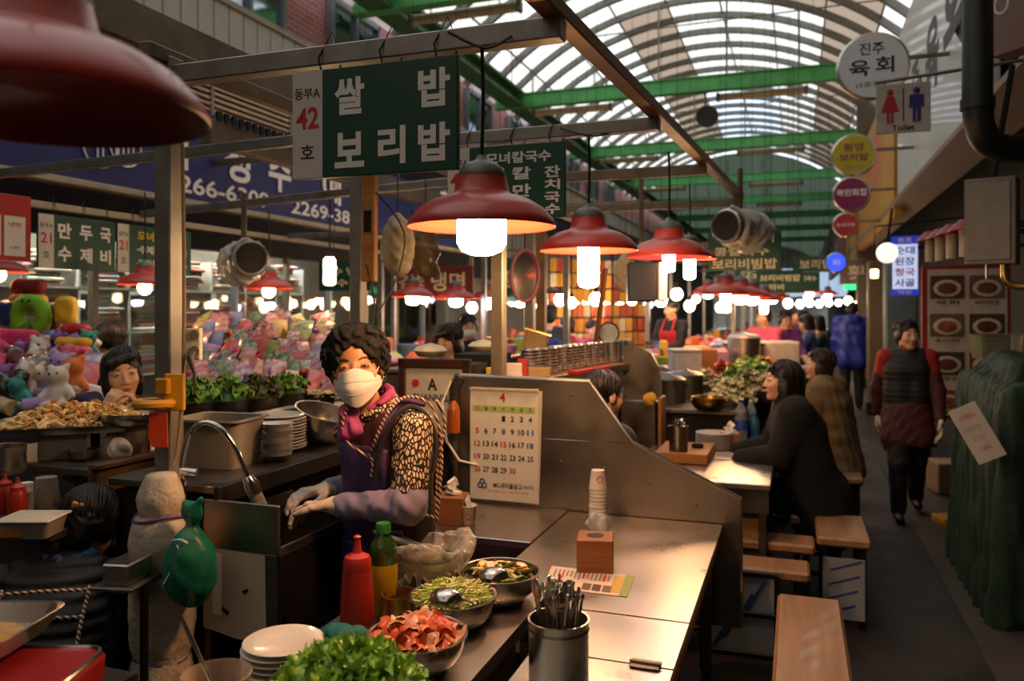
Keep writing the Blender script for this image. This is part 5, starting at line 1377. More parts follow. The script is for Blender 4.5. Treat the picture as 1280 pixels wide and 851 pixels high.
def legs_(s, J, f, b=1., m=0, to=1.):
    for q in 'LR':
        s.cap(J['h'+q], J['k'+q], .085*b+f, .06*b+f, m, .05); s.cap(J['k'+q], J['k'+q]+(J['a'+q]-J['k'+q])*to, .06*b+f, .045*b+f, m, .03)
    s.cap(J['hL'], J['hR'], .1*b+f, None, m, .05)
def person(label, loc, rz, J, hair=('bob', HAIRB), skin=SKIN, wear=(), h=.014, hrot=(0, 0, 0), hs=1., hands=True, b=1., curl=.4, group=None, hh=None, eyes=1.):
    """hrot: pitch, roll, yaw of the head against the body; wear: (name, shape function(sd,J), material, disp)"""
    body = SD()
    torso(body, J, -.012, 0, b); arms_(body, J, -.012, 1., b); legs_(body, J, -.012, b)
    body.cap(J['nek']-V3(0, 0, .03), J['hed']-V3(0, 0, .05), .05, .048, k=.03)
    mb = MB(); body.into(mb, h)
    if hands:
        hd = SD()
        for q, sg in (('L', -1), ('R', 1)):
            d = unit(J['w'+q]-J['e'+q]); n = V3(0, 0, -1) if abs(d[2]) < .8 else J['lat']*-sg
            hand_sd(hd, J['w'+q], J['e'+q], n, (J['lat']*-sg if abs(d[2]) < .8 else J['fwd']), curl)
        hd.into(mb, min(h*.6, .0065))
    HM = Matrix.Translation(Vector(J['hed'])) @ Euler((hrot[0], hrot[1], hrot[2])).to_matrix().to_4x4() @ Matrix.Diagonal((hs, hs, hs, 1))
    if 'g' not in HEADC: HEADC['g'] = head_sd().mesh(.0045)
    hv, hq, hf = HEADC['g']
    if h > .013:
        if 'far' not in HEADC: HEADC['far'] = head_sd().mesh(.0075)
        hv, hq, hf = HEADC['far']
    A_ = np.array(HM); mb.add(hv @ A_[:3, :3].T+A_[:3, 3], hq, smooth=True, mis=np.zeros(len(hq), int)); face_features(mb, HM, 0., eyes)
    p = solid('person', mb, [skin, BROW, EYE, LIPS, EYEW], label, 'person', loc, rz, group, ang=180)
    hm = MB(); st = hair[0]
    if st:
        dsp = wrinkle(.0045, 130, 1) if st == 'curly' else wrinkle(.0018, 160, 2)
        hair_sd(st).into(hm, hh or min(h*.5, .0075), dsp, M=HM); strands(hm, HM, st, 340 if h < .0125 else (180 if h < .016 else 90), .003 if h < .0125 else .005); part('hair', hm, hair[1], p, ang=180)
    for (nm, fn, m, dsp) in wear:
        s = SD(); fn(s, J); g = MB(); s.into(g, h, dsp); part(nm, g, m, p, ang=180)
    return p, HM
def coat(f=.015, hem=.05, slv=.95, b=1.): return lambda s, J: (torso(s, J, f, hem, b), arms_(s, J, f, slv, b))
def vest(f=.02, hem=.02, b=1.): return lambda s, J: torso(s, J, f, hem, b, sw=.68)
def trousers(f=.006, b=1., to=.97): return lambda s, J: legs_(s, J, f, b, 0, to)
def shoes(s, J):
    for q in 'LR':
        a = J['a'+q]; s.cap(a+V3(0, -.02, -.035), a+J['fwd']*.13+V3(0, 0, -.045), .042, .034, k=.03); s.half((0, 0, a[2]-.08), (0, 0, -1)) if False else None
def collar(f=.012): return lambda s, J: s.cap(J['nek']-V3(0, 0, .02), J['nek']+V3(0, .01, .05), .066, .06+f*.1)
def quilt(amp, fr): return lambda x, y, z: -amp*np.abs(np.sin(z*fr))+amp*.5
# ------------------------------------------------------------------ the masked cook
C0 = Vector((-1.33, 2.47, 0))
wp_ = lambda px, py, d: np.array(Wd(px, py, d*1.085)-C0)
J = {}
J['hed'] = wp_(446, 459, 2.46); J['nek'] = wp_(468, 512, 2.5); J['che'] = wp_(484, 572, 2.5); J['pel'] = wp_(490, 705, 2.52)
J['sL'] = wp_(518, 536, 2.38); J['eL'] = wp_(510, 632, 2.31); J['wL'] = wp_(420, 632, 2.38)
J['sR'] = wp_(441, 541, 2.62); J['eR'] = wp_(458, 606, 2.66); J['wR'] = wp_(410, 612, 2.56)
J['lat'] = unit((J['sR']-J['sL'])*V3(1, 1, 0)); J['fwd'] = unit(np.cross(V3(0, 0, 1), J['lat']))
pel = J['pel']
for q, s_ in ((-1, 'L'), (1, 'R')):
    J['h'+s_] = pel+J['lat']*q*.08; J['k'+s_] = J['h'+s_]*V3(1, 1, 0)+V3(0, 0, .43)+J['fwd']*.02; J['a'+s_] = J['h'+s_]*V3(1, 1, 0)+V3(0, 0, .08)
FW = J['fwd']
# fabrics
LEO = bpy.data.materials.new('leaf_print_cotton'); LEO.use_nodes = True
_n = LEO.node_tree.nodes; _l = LEO.node_tree.links
_t = _n.new('ShaderNodeTexCoord'); _mp = _n.new('ShaderNodeMapping'); _mp.inputs['Scale'].default_value = (88, 88, 42)
_v = _n.new('ShaderNodeTexVoronoi'); _v.feature = 'DISTANCE_TO_EDGE'; _v.inputs['Scale'].default_value = 1.
_r = _n.new('ShaderNodeValToRGB'); _r.color_ramp.elements[0].position = .13; _r.color_ramp.elements[0].color = (*hexc('17100c'), 1); _r.color_ramp.elements[1].position = .18; _r.color_ramp.elements[1].color = (*hexc('d9c3a2'), 1)
_l.new(_t.outputs['Object'], _mp.inputs[0]); _l.new(_mp.outputs[0], _v.inputs['Vector']); _l.new(_v.outputs['Distance'], _r.inputs[0]); _l.new(_r.outputs[0], _n['Principled BSDF'].inputs['Base Color']); _n['Principled BSDF'].inputs['Roughness'].default_value = .75
VEST = mat('maroon_vest_cloth', '3a1218', .75, 0, var=.2, vs=12); VBLK = mat('black_quilted_cloth', '131011', .7, var=.2)
PURPL = mat('purple_apron_cloth', '3d2a5e', .6, var=.1, vs=6); GREYPUR = mat('grey_lilac_sleeve', '7f7d98', .7, var=.08, vs=10)
GLOVE = mat('white_rubber_glove', 'c9b7a4', .6, var=.06); MASK = mat('white_mask_cloth', 'd5d0cb', .7, var=.02)
CURLY = mat('curly_dark_hair', '090504', .85, 0, var=.3, vs=40)
hx = math.atan2(*( -np.array([ -.055, .919 ])[::1])) if False else 0
HR = math.radians(-154)     # the face looks back past the camera's left side
def tor_top(f, hem, m): return lambda s, J_: torso(s, J_, f, hem, .98)
def shirt(s, J_): torso(s, J_, -.002, 0, .97); arms_(s, J_, .012, 0, 1.02, up=.86)
def cookvest(s, J_):
    torso(s, J_, .016, .02, .98, sw=.8)
    s.half(J['pel']-V3(0, 0, .02), (0, 0, -1))
def sleeves(s, J_, qs):
    for q in qs: s.cap(J_['s'+q]+(J_['e'+q]-J_['s'+q])*.8, J_['e'+q], .054, .053, k=.02); s.cap(J_['e'+q], J_['e'+q]+(J_['w'+q]-J_['e'+q])*.9, .053, .04, k=.03)
def bib(s, J_):
    torso(s, J_, .026, .22, .98, top=True); p = J_['che']
    s.half(p+V3(0, 0, .055), V3(0, 0, 1)); s.half(p+FW*.035, -FW); s.half(p+J['lat']*.13, J['lat']); s.half(p-J['lat']*.13, -J['lat'])
def apron_skirt(s, J_):
    for q in (-1, 1): s.cap(J_['pel']+q*J['lat']*.08+V3(0, 0, .06), J_['pel']+q*J['lat']*.1-V3(0, 0, .35), .13, .16, k=.06)
    s.half(J_['pel']+V3(0, 0, .09), (0, 0, 1)); s.half(J_['pel']-V3(0, 0, .35), (0, 0, -1))
def gloves(s, J_):
    hand_sd(s, J['wL'], J['eL'], V3(0, 0, -1)+FW*.3, FW*.6+V3(.2, .3, .5), .55, sz=1.04); s.cap(J['wL']+(J['eL']-J['wL'])*.14, J['wL'], .036, .03, k=.02)
    hand_sd(s, J['wR'], J['eR'], V3(0, 0, -1), -J['lat'], .5, sz=1.0); s.cap(J['wR']+(J['eR']-J['wR'])*.14, J['wR'], .036, .03, k=.02)
cook, HM = person('elderly cook with curly hair, white mask and purple apron at the sink', C0, 0, J, (None, CURLY), skinmat('aged_skin', 'b5805a'), [
    ('shirt', shirt, LEO, wrinkle(.003, 55)), ('vest', cookvest, VEST, wrinkle(.002, 40, 1)), ('sleeve_guard', lambda s, J_: sleeves(s, J_, 'L'), GREYPUR, wrinkle(.004, 70, 2)), ('sleeve_guard', lambda s, J_: sleeves(s, J_, 'R'), GREYPUR, wrinkle(.004, 70, 1)),
    ('apron_bib', bib, PURPL, wrinkle(.002, 30, 3)), ('apron_skirt', apron_skirt, PURPL, wrinkle(.005, 38, 1)), ('trousers', trousers(.01), VBLK, None)],
    h=.008, hrot=(.04, .1, HR), hs=1.06, hands=False, b=.95, hh=.0045, eyes=.8)
for q_ in (0, 1):
    g = SD(); gloves(g, J); g.p = g.p[:len(g.p)//2] if q_ == 0 else g.p[len(g.p)//2:]; mb = MB(); g.into(mb, .0042, wrinkle(.0012, 140)); part('glove', mb, GLOVE, cook, ang=180)
# curly hair: a knobbly mass plus loose curls
mb = MB()
def curls(x, y, z): return -.006*np.sin(95*x+3*np.sin(60*y))*np.sin(88*y+2*np.sin(70*z))*np.sin(92*z+2*np.sin(66*x))-.004*np.sin(170*x+1)*np.sin(150*z+2*np.sin(90*y))
hair_sd('curly').into(mb, .004, curls, M=HM)
q = random.Random(8); HM3 = HM.to_3x3()
for k in range(330):
    a = q.uniform(0, 2*PI); e = q.uniform(-.5, 1.5)
    n = Vector((math.cos(a)*math.cos(e), math.sin(a)*math.cos(e), math.sin(e)))
    p = Vector((0, -.022, .04))+Vector((n.x*.1, n.y*.108, n.z*.092))
    if p.y > .015 and p.z < .118 and abs(p.x) < .083: continue
    u = n.orthogonal().normalized(); w = n.cross(u); rr = q.uniform(.006, .011); ph = q.uniform(0, 6)
    mb.tube([HM @ (p+(u*math.cos(t+ph)+w*math.sin(t+ph))*rr+n*(.002+.0035*t/3)) for t in np.linspace(0, 7.5, 11)], [.0035]*10+[.001], 5)
part('hair', mb, CURLY, cook, ang=180)
# face mask: three folded panels, peaked over the nose
def mk(u, v, off=0.):
    u = u*2-1; a_ = abs(u); zt = -.0-.034*a_**1.6; zb = -.118+.056*a_**1.6
    fold = 1-abs(v-.45)/.55
    y = .018+(.092+.018*max(0, fold)**.8)*(1-a_**2.8)+off*(1-.6*a_)
    return HM @ Vector((u*.073, y, zb+(zt-zb)*v))
mb = MB(); mb.grid(lambda u, v: mk(u, v), 22, 14); mb.grid(lambda u, v: mk(1-u, v, -.003), 22, 14); part('face_mask', mb, MASK, cook, ang=50)
for v0 in (.3, .66): part('mask_seam', MB().tube([mk(u, v0, .0005) for u in np.linspace(.04, .96, 20)], .0009, 5), mat('mask_seam_grey', 'b4aea8', .7), cook)
for sg in (-1, 1):
    pts = [HM @ Vector(p) for p in ((sg*.062, .05, -.02), (sg*.076, .015, .005), (sg*.08, -.02, .01), (sg*.078, -.015, -.04), (sg*.06, .045, -.075))]
    part('mask_loop', MB().tube(smooth_pts(pts), .0018, 5), MASK, cook)
# mask crease lines
# pink scarf
nk = Vector(J['nek'])
s = SD()
for k in range(16):
    a = 2*PI*k/16; a2 = 2*PI*(k+1)/16
    s.cap(np.array(nk)+V3(.055*math.cos(a), .055*math.sin(a), .035-.03*np.dot(V3(math.cos(a), math.sin(a), 0), FW)), np.array(nk)+V3(.055*math.cos(a2), .055*math.sin(a2), .035-.03*np.dot(V3(math.cos(a2), math.sin(a2), 0), FW)), .011, k=.02)
kn = np.array(nk)+FW*.085+V3(.02, -.06, .005); s.ell(kn, (.03, .03, .026), k=.02); s.cap(kn, kn+V3(.0, -.012, -.07), .02, .028, k=.02); s.cap(kn, kn+V3(.03, -.012, -.055), .018, .024, k=.02)
mb = MB(); s.into(mb, .005, wrinkle(.004, 100, 2)); part('scarf', mb, mat('pink_scarf_cloth', 'a83f74', .7, 0, col2='7a2a6a', vs=30), cook, ang=180)
part('shirt_collar', MB().tube([nk+Vector((.066*math.cos(a), .066*math.sin(a), .012-.03*float(np.dot(V3(math.cos(a), math.sin(a), 0), FW)))) for a in np.linspace(0, 2*PI, 24, endpoint=False)], .017, 8, closed=True), LEO, cook)
# striped cord trim round the vest armhole and along the apron strings
CORD = bpy.data.materials.new('striped_cord'); CORD.use_nodes = True
_n = CORD.node_tree.nodes; _l = CORD.node_tree.links; _t = _n.new('ShaderNodeTexCoord'); _w = _n.new('ShaderNodeTexWave'); _w.inputs['Scale'].default_value = 30; _w.bands_direction = 'DIAGONAL'
_r = _n.new('ShaderNodeValToRGB'); _r.color_ramp.interpolation = 'CONSTANT'; _r.color_ramp.elements[0].color = (*hexc('1a1114'), 1); _r.color_ramp.elements[1].position = .45; _r.color_ramp.elements[1].color = (*hexc('c9a58a'), 1)
_l.new(_t.outputs['Object'], _w.inputs['Vector']); _l.new(_w.outputs['Fac'], _r.inputs[0]); _l.new(_r.outputs[0], _n['Principled BSDF'].inputs['Base Color'])
def on(px, py, d): return Vector(wp_(px, py, d))
cords = [[on(436, 508, 2.36), on(428, 528, 2.36), on(432, 548, 2.36), on(446, 562, 2.35), on(462, 572, 2.33), on(466, 580, 2.32), on(464, 596, 2.31)],
         [on(462, 570, 2.33), on(470, 548, 2.31), on(486, 515, 2.32), on(505, 497, 2.36), on(530, 500, 2.4), on(545, 520, 2.4), on(552, 560, 2.4), on(550, 610, 2.38), on(546, 650, 2.38)],
         [on(546, 500, 2.42), on(556, 530, 2.44), on(548, 575, 2.42), on(546, 640, 2.38), on(545, 655, 2.38)],
         [on(508, 632, 2.27), on(524, 640, 2.3), on(546, 648, 2.36)]]
for c in cords: part('cord_trim', MB().tube(smooth_pts(c, 6), .0055, 6), CORD, cook)
s = SD(); torso(s, J, .0195, .02, .98, sw=.7); s.half(J['che']+FW*.02, FW); s.half(J['che']-FW*.07, -FW); s.half(J['che']-J['lat']*.03, J['lat']); s.half(J['pel']-V3(0, 0, .02), (0, 0, -1)); s.half(J['che']+V3(0, 0, .06), (0, 0, 1))
mb = MB(); s.into(mb, .008); part('vest_side_panel', mb, VBLK, cook, ang=180)
# straps of the apron and dark armhole band
part('apron_strap', MB().tube(smooth_pts([on(470, 565, 2.335), on(482, 528, 2.33), on(502, 503, 2.38), on(530, 505, 2.44)], 6), .011, 6), PURPL, cook)
part('vest_piping', MB().tube(smooth_pts([on(468, 600, 2.3), on(474, 565, 2.3), on(490, 525, 2.31), on(512, 508, 2.35), on(534, 520, 2.36), on(545, 550, 2.36), on(542, 590, 2.34)], 6), .008, 6), VBLK, cook)
part('hoop_earring', MB().ell(HM @ Vector((-.079, -.002, -.038)), (.004,)*3, 8, 6), mat('gold_stud', 'd0a040', .2, 1.), cook)
# ------------------------------------------------------------------ other people
def facing(dx, dy): return math.atan2(dy, dx)-PI/2
TOCAM = lambda x, y: facing(-x, -y)
def xy(px, d): p = Wd(px, HY, d); return p.x, p.y
FLEECE = cm('15161c', .8)
# vendor eating at the left
x, y = xy(147, 3.75)
J = pose('sit', 1.6, .08, 'front', seat=.575); J['eR'] = J['sR']+V3(.06, .14, -.2); J['wR'] = J['hed']+V3(.1, .11, -.17); J['eL'] = J['sL']+V3(-.04, .1, -.22); J['wL'] = J['eL']+V3(.02, .2, -.0)
for q_ in 'LR': J['k'+q_] = J['k'+q_]*V3(1, .35, 1); J['a'+q_] = J['a'+q_]*V3(1, .1, 1)
pe, _ = person('short-haired vendor seated behind the squid tray with a hand at her mouth', (x, y, 0), TOCAM(x, y)+.25, J, ('bob', HAIRB), SKIN2, [('vest', vest(.016), FLEECE, wrinkle(.003, 40)), ('sleeve', lambda s, J_: arms_(s, J_, .012, .9), cm('b9a68c', .8), wrinkle(.003, 60)), ('trousers', trousers(), FLEECE, None)], h=.011, hrot=(0, .12, -.1), curl=.9, hh=.0055)
g = SD(); hand_sd(g, J['wR'], J['wR']+V3(.07, .0, -.12), V3(-.3, -.9, 0), V3(-1, 0, .2), .9, sz=1.0); mb = MB(); g.into(mb, .005); part('glove', mb, plasticmat('thin_glove', 'd6bfa6', .6), pe, ang=180)
mb = MB(); mb.lathe([(0, .5), (.16, .5), (.16, .53), (0, .53)], 20); mb.tube([(0, 0, 0), (0, 0, .5)], .03, 8); mb.lathe([(0, 0), (.15, 0), (.15, .02), (0, .03)], 20); solid('round_stool', mb, BLACK, 'black stool under the eating vendor', 'stool', (x, y, 0))
# dark figure behind her
x, y = xy(147, 5.4)
person('vendor in black standing behind the eating vendor', (x, y, 0), TOCAM(x, y)-2.2, pose('stand', 1.5, .1, 'front'), ('short', HAIRB), SKIN, [('jacket', coat(.018), FLEECE, wrinkle(.004, 30)), ('trousers', trousers(), FLEECE, None)], h=.016)
# crouched person with the quilted vest
x, y = xy(38, 2.25)
J = pose('sit', 1.55, .5, 'front', seat=.285)
PUFF = mat('black_puffer_nylon', '0f0e11', .6, var=.15, vs=10)
J['che'] = J['che']*V3(1, 1, .98); J['hed'] = J['nek']+V3(.04, .12, .09)
pc, HMc = person('crouching person in a black quilted vest seen from behind at the lower left', (x, y, 0), TOCAM(x, y)+PI-.35, J, ('short', HAIRB), SKIN, [('quilted_vest', lambda s, J_: torso(s, J_, .028, .06, .95, sw=.62), PUFF, quilt(.012, 78)), ('sleeve', lambda s, J_: arms_(s, J_, .014, .95), cm('1c1622', .7), wrinkle(.003, 60)), ('trousers', trousers(), FLEECE, None)], h=.01, hrot=(-.45, 0, -.3))
def vline(pts): return [Vector(p) for p in pts]
bk_ = lambda u, t, e=.142: J['pel']+(J['che']-J['pel'])*t*1.25+J['lat']*u+V3(0, -e*math.cos(.5), e*math.sin(.5))
for u in (-.12, .12): part('striped_trim', MB().tube(smooth_pts(vline([bk_(u, -.15), bk_(u, .3), bk_(u, .7), bk_(u, 1.02, .11)]), 5), .006, 6), CORD, pc)
for t in (.8, .98): part('striped_trim', MB().tube(smooth_pts(vline([bk_(-.12, t, .135), bk_(0, t, .148), bk_(.12, t, .135)]), 4), .006, 6), CORD, pc)
s = SD()
for k in range(12):
    a = 2*PI*k/12; a2 = a+2*PI/12; c = J['nek']+V3(.01, .02, .02); s.cap(c+V3(.066*math.cos(a), .066*math.sin(a), 0), c+V3(.066*math.cos(a2), .066*math.sin(a2), 0), .018, k=.02)
mb = MB(); s.into(mb, .006, wrinkle(.004, 90)); part('neck_scarf', mb, mat('blue_print_scarf', '3a5f96', .7, 0, col2='141a2a', vs=40), pc, ang=180)
mb = MB(); c = HMc @ Vector((0.01, -.115, .03)); mb.box(c, (.02, .01, .055), R=Euler((.3, .4, 0)).to_matrix(), bev=.003); mb.box(c+Vector((.014, 0, 0)), (.012, .01, .05), R=Euler((.3, .7, 0)).to_matrix(), bev=.003); part('hair_clip', mb, cm('b08a58', .3), pc)
mb = MB(); mb.box((0, 0, .26), (.32, .3, .04), bev=.01); solid('low_stool', mb, BLACK, 'low black stool under the crouching person', 'stool', (x, y, 0), TOCAM(x, y)+PI-.35)
# black-coated customer at the next table
JB = pose('sit', 1.62, .22, 'front', seat=.46); JB['hed'] = JB['nek']+V3(0, .05, .125)
x, y = xy(1014, 4.75); BCX, BCY = x, y
BLKC = mat('black_down_coat', '040404', .95, var=.2, vs=14)
person('long-haired customer in a black coat leaning at the second table', (x, y, 0), facing(-1, -.12), JB, ('long', HAIRB), SKIN2, [('coat', lambda s, J_: (torso(s, J_, .045, .14, 1.15), arms_(s, J_, .03, .96, 1.1), s.cap(J_['pel']-V3(0, .06, .02), J_['pel']-V3(0, .1, .22), .17, .14, k=.08), s.cap(J_['nek'], J_['nek']+V3(0, .03, .05), .075, .07)), BLKC, quilt(.0035, 85)), ('trousers', trousers(.012), BLKC, None), ('boots', shoes, BLACK, None)], h=.012, hrot=(.05, 0, .15), hh=.0065)
# tan-jacketed customer behind
JT = pose('sit', 1.6, .18, 'eat', seat=.46); x, y = xy(1046, 6.1)
person('brown-haired customer in a khaki jacket beyond the black coat', (x, y, 0), facing(-1, .1), JT, ('bob', HAIRBR), SKIN2, [('jacket', lambda s, J_: (torso(s, J_, .05, .14, 1.25), arms_(s, J_, .04, .97, 1.1), s.ell(J_['nek']+V3(0, -.1, -.03), (.13, .07, .08), k=.03)), mat('khaki_cotton', '6a5638', .8, var=.15, vs=10), wrinkle(.008, 35)), ('trousers', trousers(.01), cm('4a3a2a', .8), None), ('boots', shoes, BLACK, None)], h=.014, hrot=(.1, 0, .3))
# walking woman
JW = pose('stand', 1.51, .0, 'down', stride=.55); x, y = xy(1134, 6.35)
REDS = mat('red_knit', '8f1512', .8, var=.15, vs=60); DRED = mat('dark_red_sleeve', '3d0d12', .75, var=.15)
def slv_(s, J_, q): s.cap(J_['s'+q]+(J_['e'+q]-J_['s'+q])*.55, J_['e'+q], .062, .058); s.cap(J_['e'+q], J_['e'+q]+(J_['w'+q]-J_['e'+q])*.93, .057, .04)
pw, _ = person('walking woman in a black puffer vest over a red sweater', (x, y, 0), TOCAM(x, y)+.12, JW, ('short', HAIRB), SKIN2, [
    ('sweater', lambda s, J_: (torso(s, J_, .006), arms_(s, J_, .012, 0, 1., up=.62), s.cap(J_['nek']-V3(0, 0, .02), J_['nek']+V3(0, .01, .05), .062, .056)), REDS, wrinkle(.002, 80)),
    ('sleeve_guard', lambda s, J_: slv_(s, J_, 'L'), DRED, wrinkle(.003, 70)), ('sleeve_guard', lambda s, J_: slv_(s, J_, 'R'), DRED, wrinkle(.003, 70)),
    ('puffer_vest', lambda s, J_: torso(s, J_, .022, .0, .96, sw=.62), PUFF, quilt(.005, 70)),
    ('apron', lambda s, J_: ([s.cap(J_['pel']+V3(q*.055, .01, .02), J_['pel']+V3(q*.065, .05, -.2), .128, .138, k=.06) for q in (-1, 1)], s.half(J_['pel']-V3(0, 0, .24), (0, 0, -1))), mat('wine_apron', '3f0c10', .7, var=.1), wrinkle(.004, 40)),
    ('trousers', trousers(.012), cm('0d0b0b', .8), wrinkle(.004, 30)), ('shoes', shoes, cm('1f1213', .4), None)], h=.012, hrot=(0, 0, .35), hh=.0065)
g = SD(); hand_sd(g, JW['wL'], JW['eL'], JW['lat'], V3(0, 1, 0), .35, sz=1.12); hand_sd(g, JW['wR'], JW['eR'], -JW['lat'], V3(0, 1, 0), .35, sz=1.12); mb = MB(); g.into(mb, .0065); part('glove', mb, GLOVE, pw, ang=180)
# man in blue walking away
x, y = xy(1065, 13.2)
person('man in a bright blue hooded jacket walking away down the aisle', (x, y, 0), facing(.05, 1), pose('stand', 1.72, .02, 'down', stride=.2, b=1.15), ('short', HAIRB), SKIN, [('jacket', lambda s, J_: (torso(s, J_, .05, .12, 1.2), arms_(s, J_, .03, .97, 1.1), s.ell(J_['nek']+V3(0, -.1, -.02), (.14, .08, .1), k=.03)), mat('cobalt_nylon', '1c2c8c', .5, var=.1), wrinkle(.008, 25)), ('trousers', trousers(.02), cm('15151a', .8), None), ('shoes', shoes, BLACK, None)], h=.02)
# diners and vendors of the middle stalls
far_people = [
    ('dark-haired diner in a denim shirt bending over a bowl', 571, 426, 5.9, 'sit', ('bob', HAIRB), '3f5f80', -.7, 'eat'),
    ('brown-haired diner turned away beside the denim shirt', 537, 428, 6.2, 'sit', ('bob', HAIRBR), '3a3a3e', .9, 'eat'),
    ('masked vendor in black behind the two diners', 584, 412, 7.4, 'stand', ('short', HAIRB), '14161e', .2, 'front'),
    ('shopper in a navy and blue jacket seen from behind', 687, 397, 9.4, 'stand', ('short', HAIRB), '20408f', 3.1, 'down'),
    ('shopper in a red coat next to the navy jacket', 712, 411, 9.8, 'stand', ('short', HAIRBR), 'a02430', -1.2, 'down'),
    ('vendor in a pink top beyond the red coat', 739, 418, 10.5, 'stand', ('tied', HAIRB), 'b04070', .4, 'front'),
    ('vendor in a black top with a red apron beside the foam box', 842, 388, 10.4, 'stand', ('tied', HAIRB), '15131a', -.7, 'front'),
    ('vendor in a pink shirt under the lamp cluster', 957, 398, 10.2, 'stand', ('short', HAIRBR), 'b84a6a', -.5, 'front'),
    ('vendor in a purple shirt under the lamp cluster', 979, 402, 10.8, 'stand', ('short', HAIRBR), '6a2f7a', .5, 'front'),
    ('customer in a denim blue coat past the purple shirt', 1016, 404, 11.4, 'sit', ('bob', HAIRB), '34507f', -1.5, 'eat'),
    ('shopper in dark green beside the blue jacket', 1030, 405, 12.0, 'sit', ('bob', HAIRB), '2c4034', -1.5, 'eat'),
    ('customer in brown on a far bench', 1003, 398, 14.5, 'stand', ('short', HAIRB), '5a4030', 2.5, 'down'),
    ('shopper in crimson far down the aisle', 990, 396, 17., 'stand', ('short', HAIRB), '9a2f2a', .6, 'down'),
    ('worker with tied black hair behind the steel partition', 738, 496, 4.0, 'sit', ('tied', HAIRB), '2a2c34', 2.2, 'front')]
for (lab, px, py, d, kind, hr, col, turn, am) in far_people:
    x, y = xy(px, d); zt = CAMZ+(HY-py)*d/1000
    if kind == 'stand': Jp = pose('stand', max(1.45, min(1.75, (zt+.1))), .06, am)
    else: Jp = pose('sit', 1.6, .12, am, seat=.46)
    dz = zt-Jp['hed'][2] if kind == 'sit' else 0
    if dz:
        for q in ('pel', 'che', 'nek', 'hed', 'sL', 'sR', 'eL', 'eR', 'wL', 'wR', 'hL', 'hR', 'kL', 'kR'): Jp[q] = Jp[q]+V3(0, 0, dz)
    wear = [('top', coat(.014, .04, .95), cm(col, .75), wrinkle(.006, 30)), ('trousers', trousers(), cm('1b1a1d', .8), None), ('shoes', shoes, BLACK, None)]
    pr, hm_ = person(lab, (x, y, 0), TOCAM(x, y)+turn, Jp, hr, SKIN2, wear, h=.02 if d > 7 else .015, hh=.009 if d > 7 else .007, hrot=((-.3 if am == 'eat' else -.1), 0, 0))
    if 'red apron' in lab:
        s = SD(); torso(s, Jp, .026, .3, 1.); s.half(Jp['che']+V3(0, .03, 0), (0, -1, 0)); s.half(Jp['che']+V3(0, 0, .05), (0, 0, 1)); mb = MB(); s.into(mb, .016); part('apron', mb, cm('b8202c', .7), pr, ang=180)
        for sg in (-1, 1): part('apron_strap', MB().tube([Vector(Jp['che']+V3(sg*.09, .12, .04)), Vector(Jp['nek']+V3(sg*.08, .03, .03)), Vector(Jp['che']+V3(sg*.06, -.12, .03))], .014, 6), cm('b8202c', .7), pr)
    if 'masked' in lab:
        s = SD(); s.ell((0, .052, -.055), (.066, .062, .06)); s.half((0, .035, 0), (0, -1, 0)); mb = MB(); s.into(mb, .008, M=hm_); part('face_mask', mb, MASK, pr, ang=180)
    if 'navy and blue' in lab:
        s = SD(); torso(s, Jp, .018, .0, 1.); arms_(s, Jp, .016, 0, 1.); s.half(Jp['che']-V3(0, 0, -.02), (0, 0, -1)); mb = MB(); s.into(mb, .02); part('yoke', mb, cm('12152a', .7), pr, ang=180)
# ------------------------------------------------------------------ benches and stools
def bench(label, c, w, l, z=.45, rz=0., foam=False, name='bench'):
    t = thing(name, label, 'bench', (c[0], c[1], 0), rz)
    mb = MB(); mb.box((0, 0, z-.025), (w, l, .05), bev=.012); part('seat', mb, LAMIN, t)
    for x in (-w/2+.04, w/2-.04):
        for y in (-l/2+.05, l/2-.05): part('leg', bar((x, y, 0), (x, y, z-.05), .035), IRON, t)
    for y in (-l/2+.05, l/2-.05): part('stretcher', bar((-w/2+.05, y, .12), (w/2-.05, y, .12), .025), IRON, t)
    if foam:
        FO = mat('blue_grey_foam_board', '8a919a', .7, var=.06)
        mb = MB(); mb.box((0, -l/2+.03, z/2-.03), (w-.06, .012, z-.16)); f = part('foam_panel', mb, FO, t)
        for k in range(4):
            mb = MB(); mb.box((-.02+.01*k, -l/2+.022, .1+k*.075), (w*.62, .003, .008), R=Euler((0, -.35, 0)).to_matrix()); part('blue_stripe', mb, BLUEP, f)
    return t
bench('beech topped bench nearest the viewer at the table side', (.05, 2.55), .245, 1.96)
bench('beech bench sticking out past the steel partition', (-.25, 3.93), .62, .2)
bench('beech bench behind the one past the partition', (-.22, 4.38), .62, .2)
bench('beech stool with a blue striped foam panel under the seat', (.23, 4.66), .26, .52, .47, foam=True, name='stool')
bench('bench under the black-coated customer', (BCX+.03, BCY+.05), .3, .5, .45)
bench('bench under the khaki jacket customer', (.29, 6.4), .32, .55, .45)
fb = thing('foam_crate', 'blue striped foam crate in a steel frame under the table end', 'crate', (-.24, 3.72, 0))
mb = MB(); mb.box((0, 0, .28), (.3, .02, .34)); f_ = part('foam_panel', mb, mat('blue_grey_foam_board'), fb)
for k in range(4):
    mb = MB(); mb.box((-.08+.05*k, -.012, .18+k*.06), (.012, .003, .16), R=Euler((0, .5, 0)).to_matrix()); part('blue_stripe', mb, BLUEP, f_)
for z in (.1, .28, .46): part('frame_rail', bar((-.16, -.01, z), (.16, -.01, z), .022), IRON, fb)
for x in (-.16, .16): part('frame_post', bar((x, 0, 0), (x, 0, .46), .025), IRON, fb)

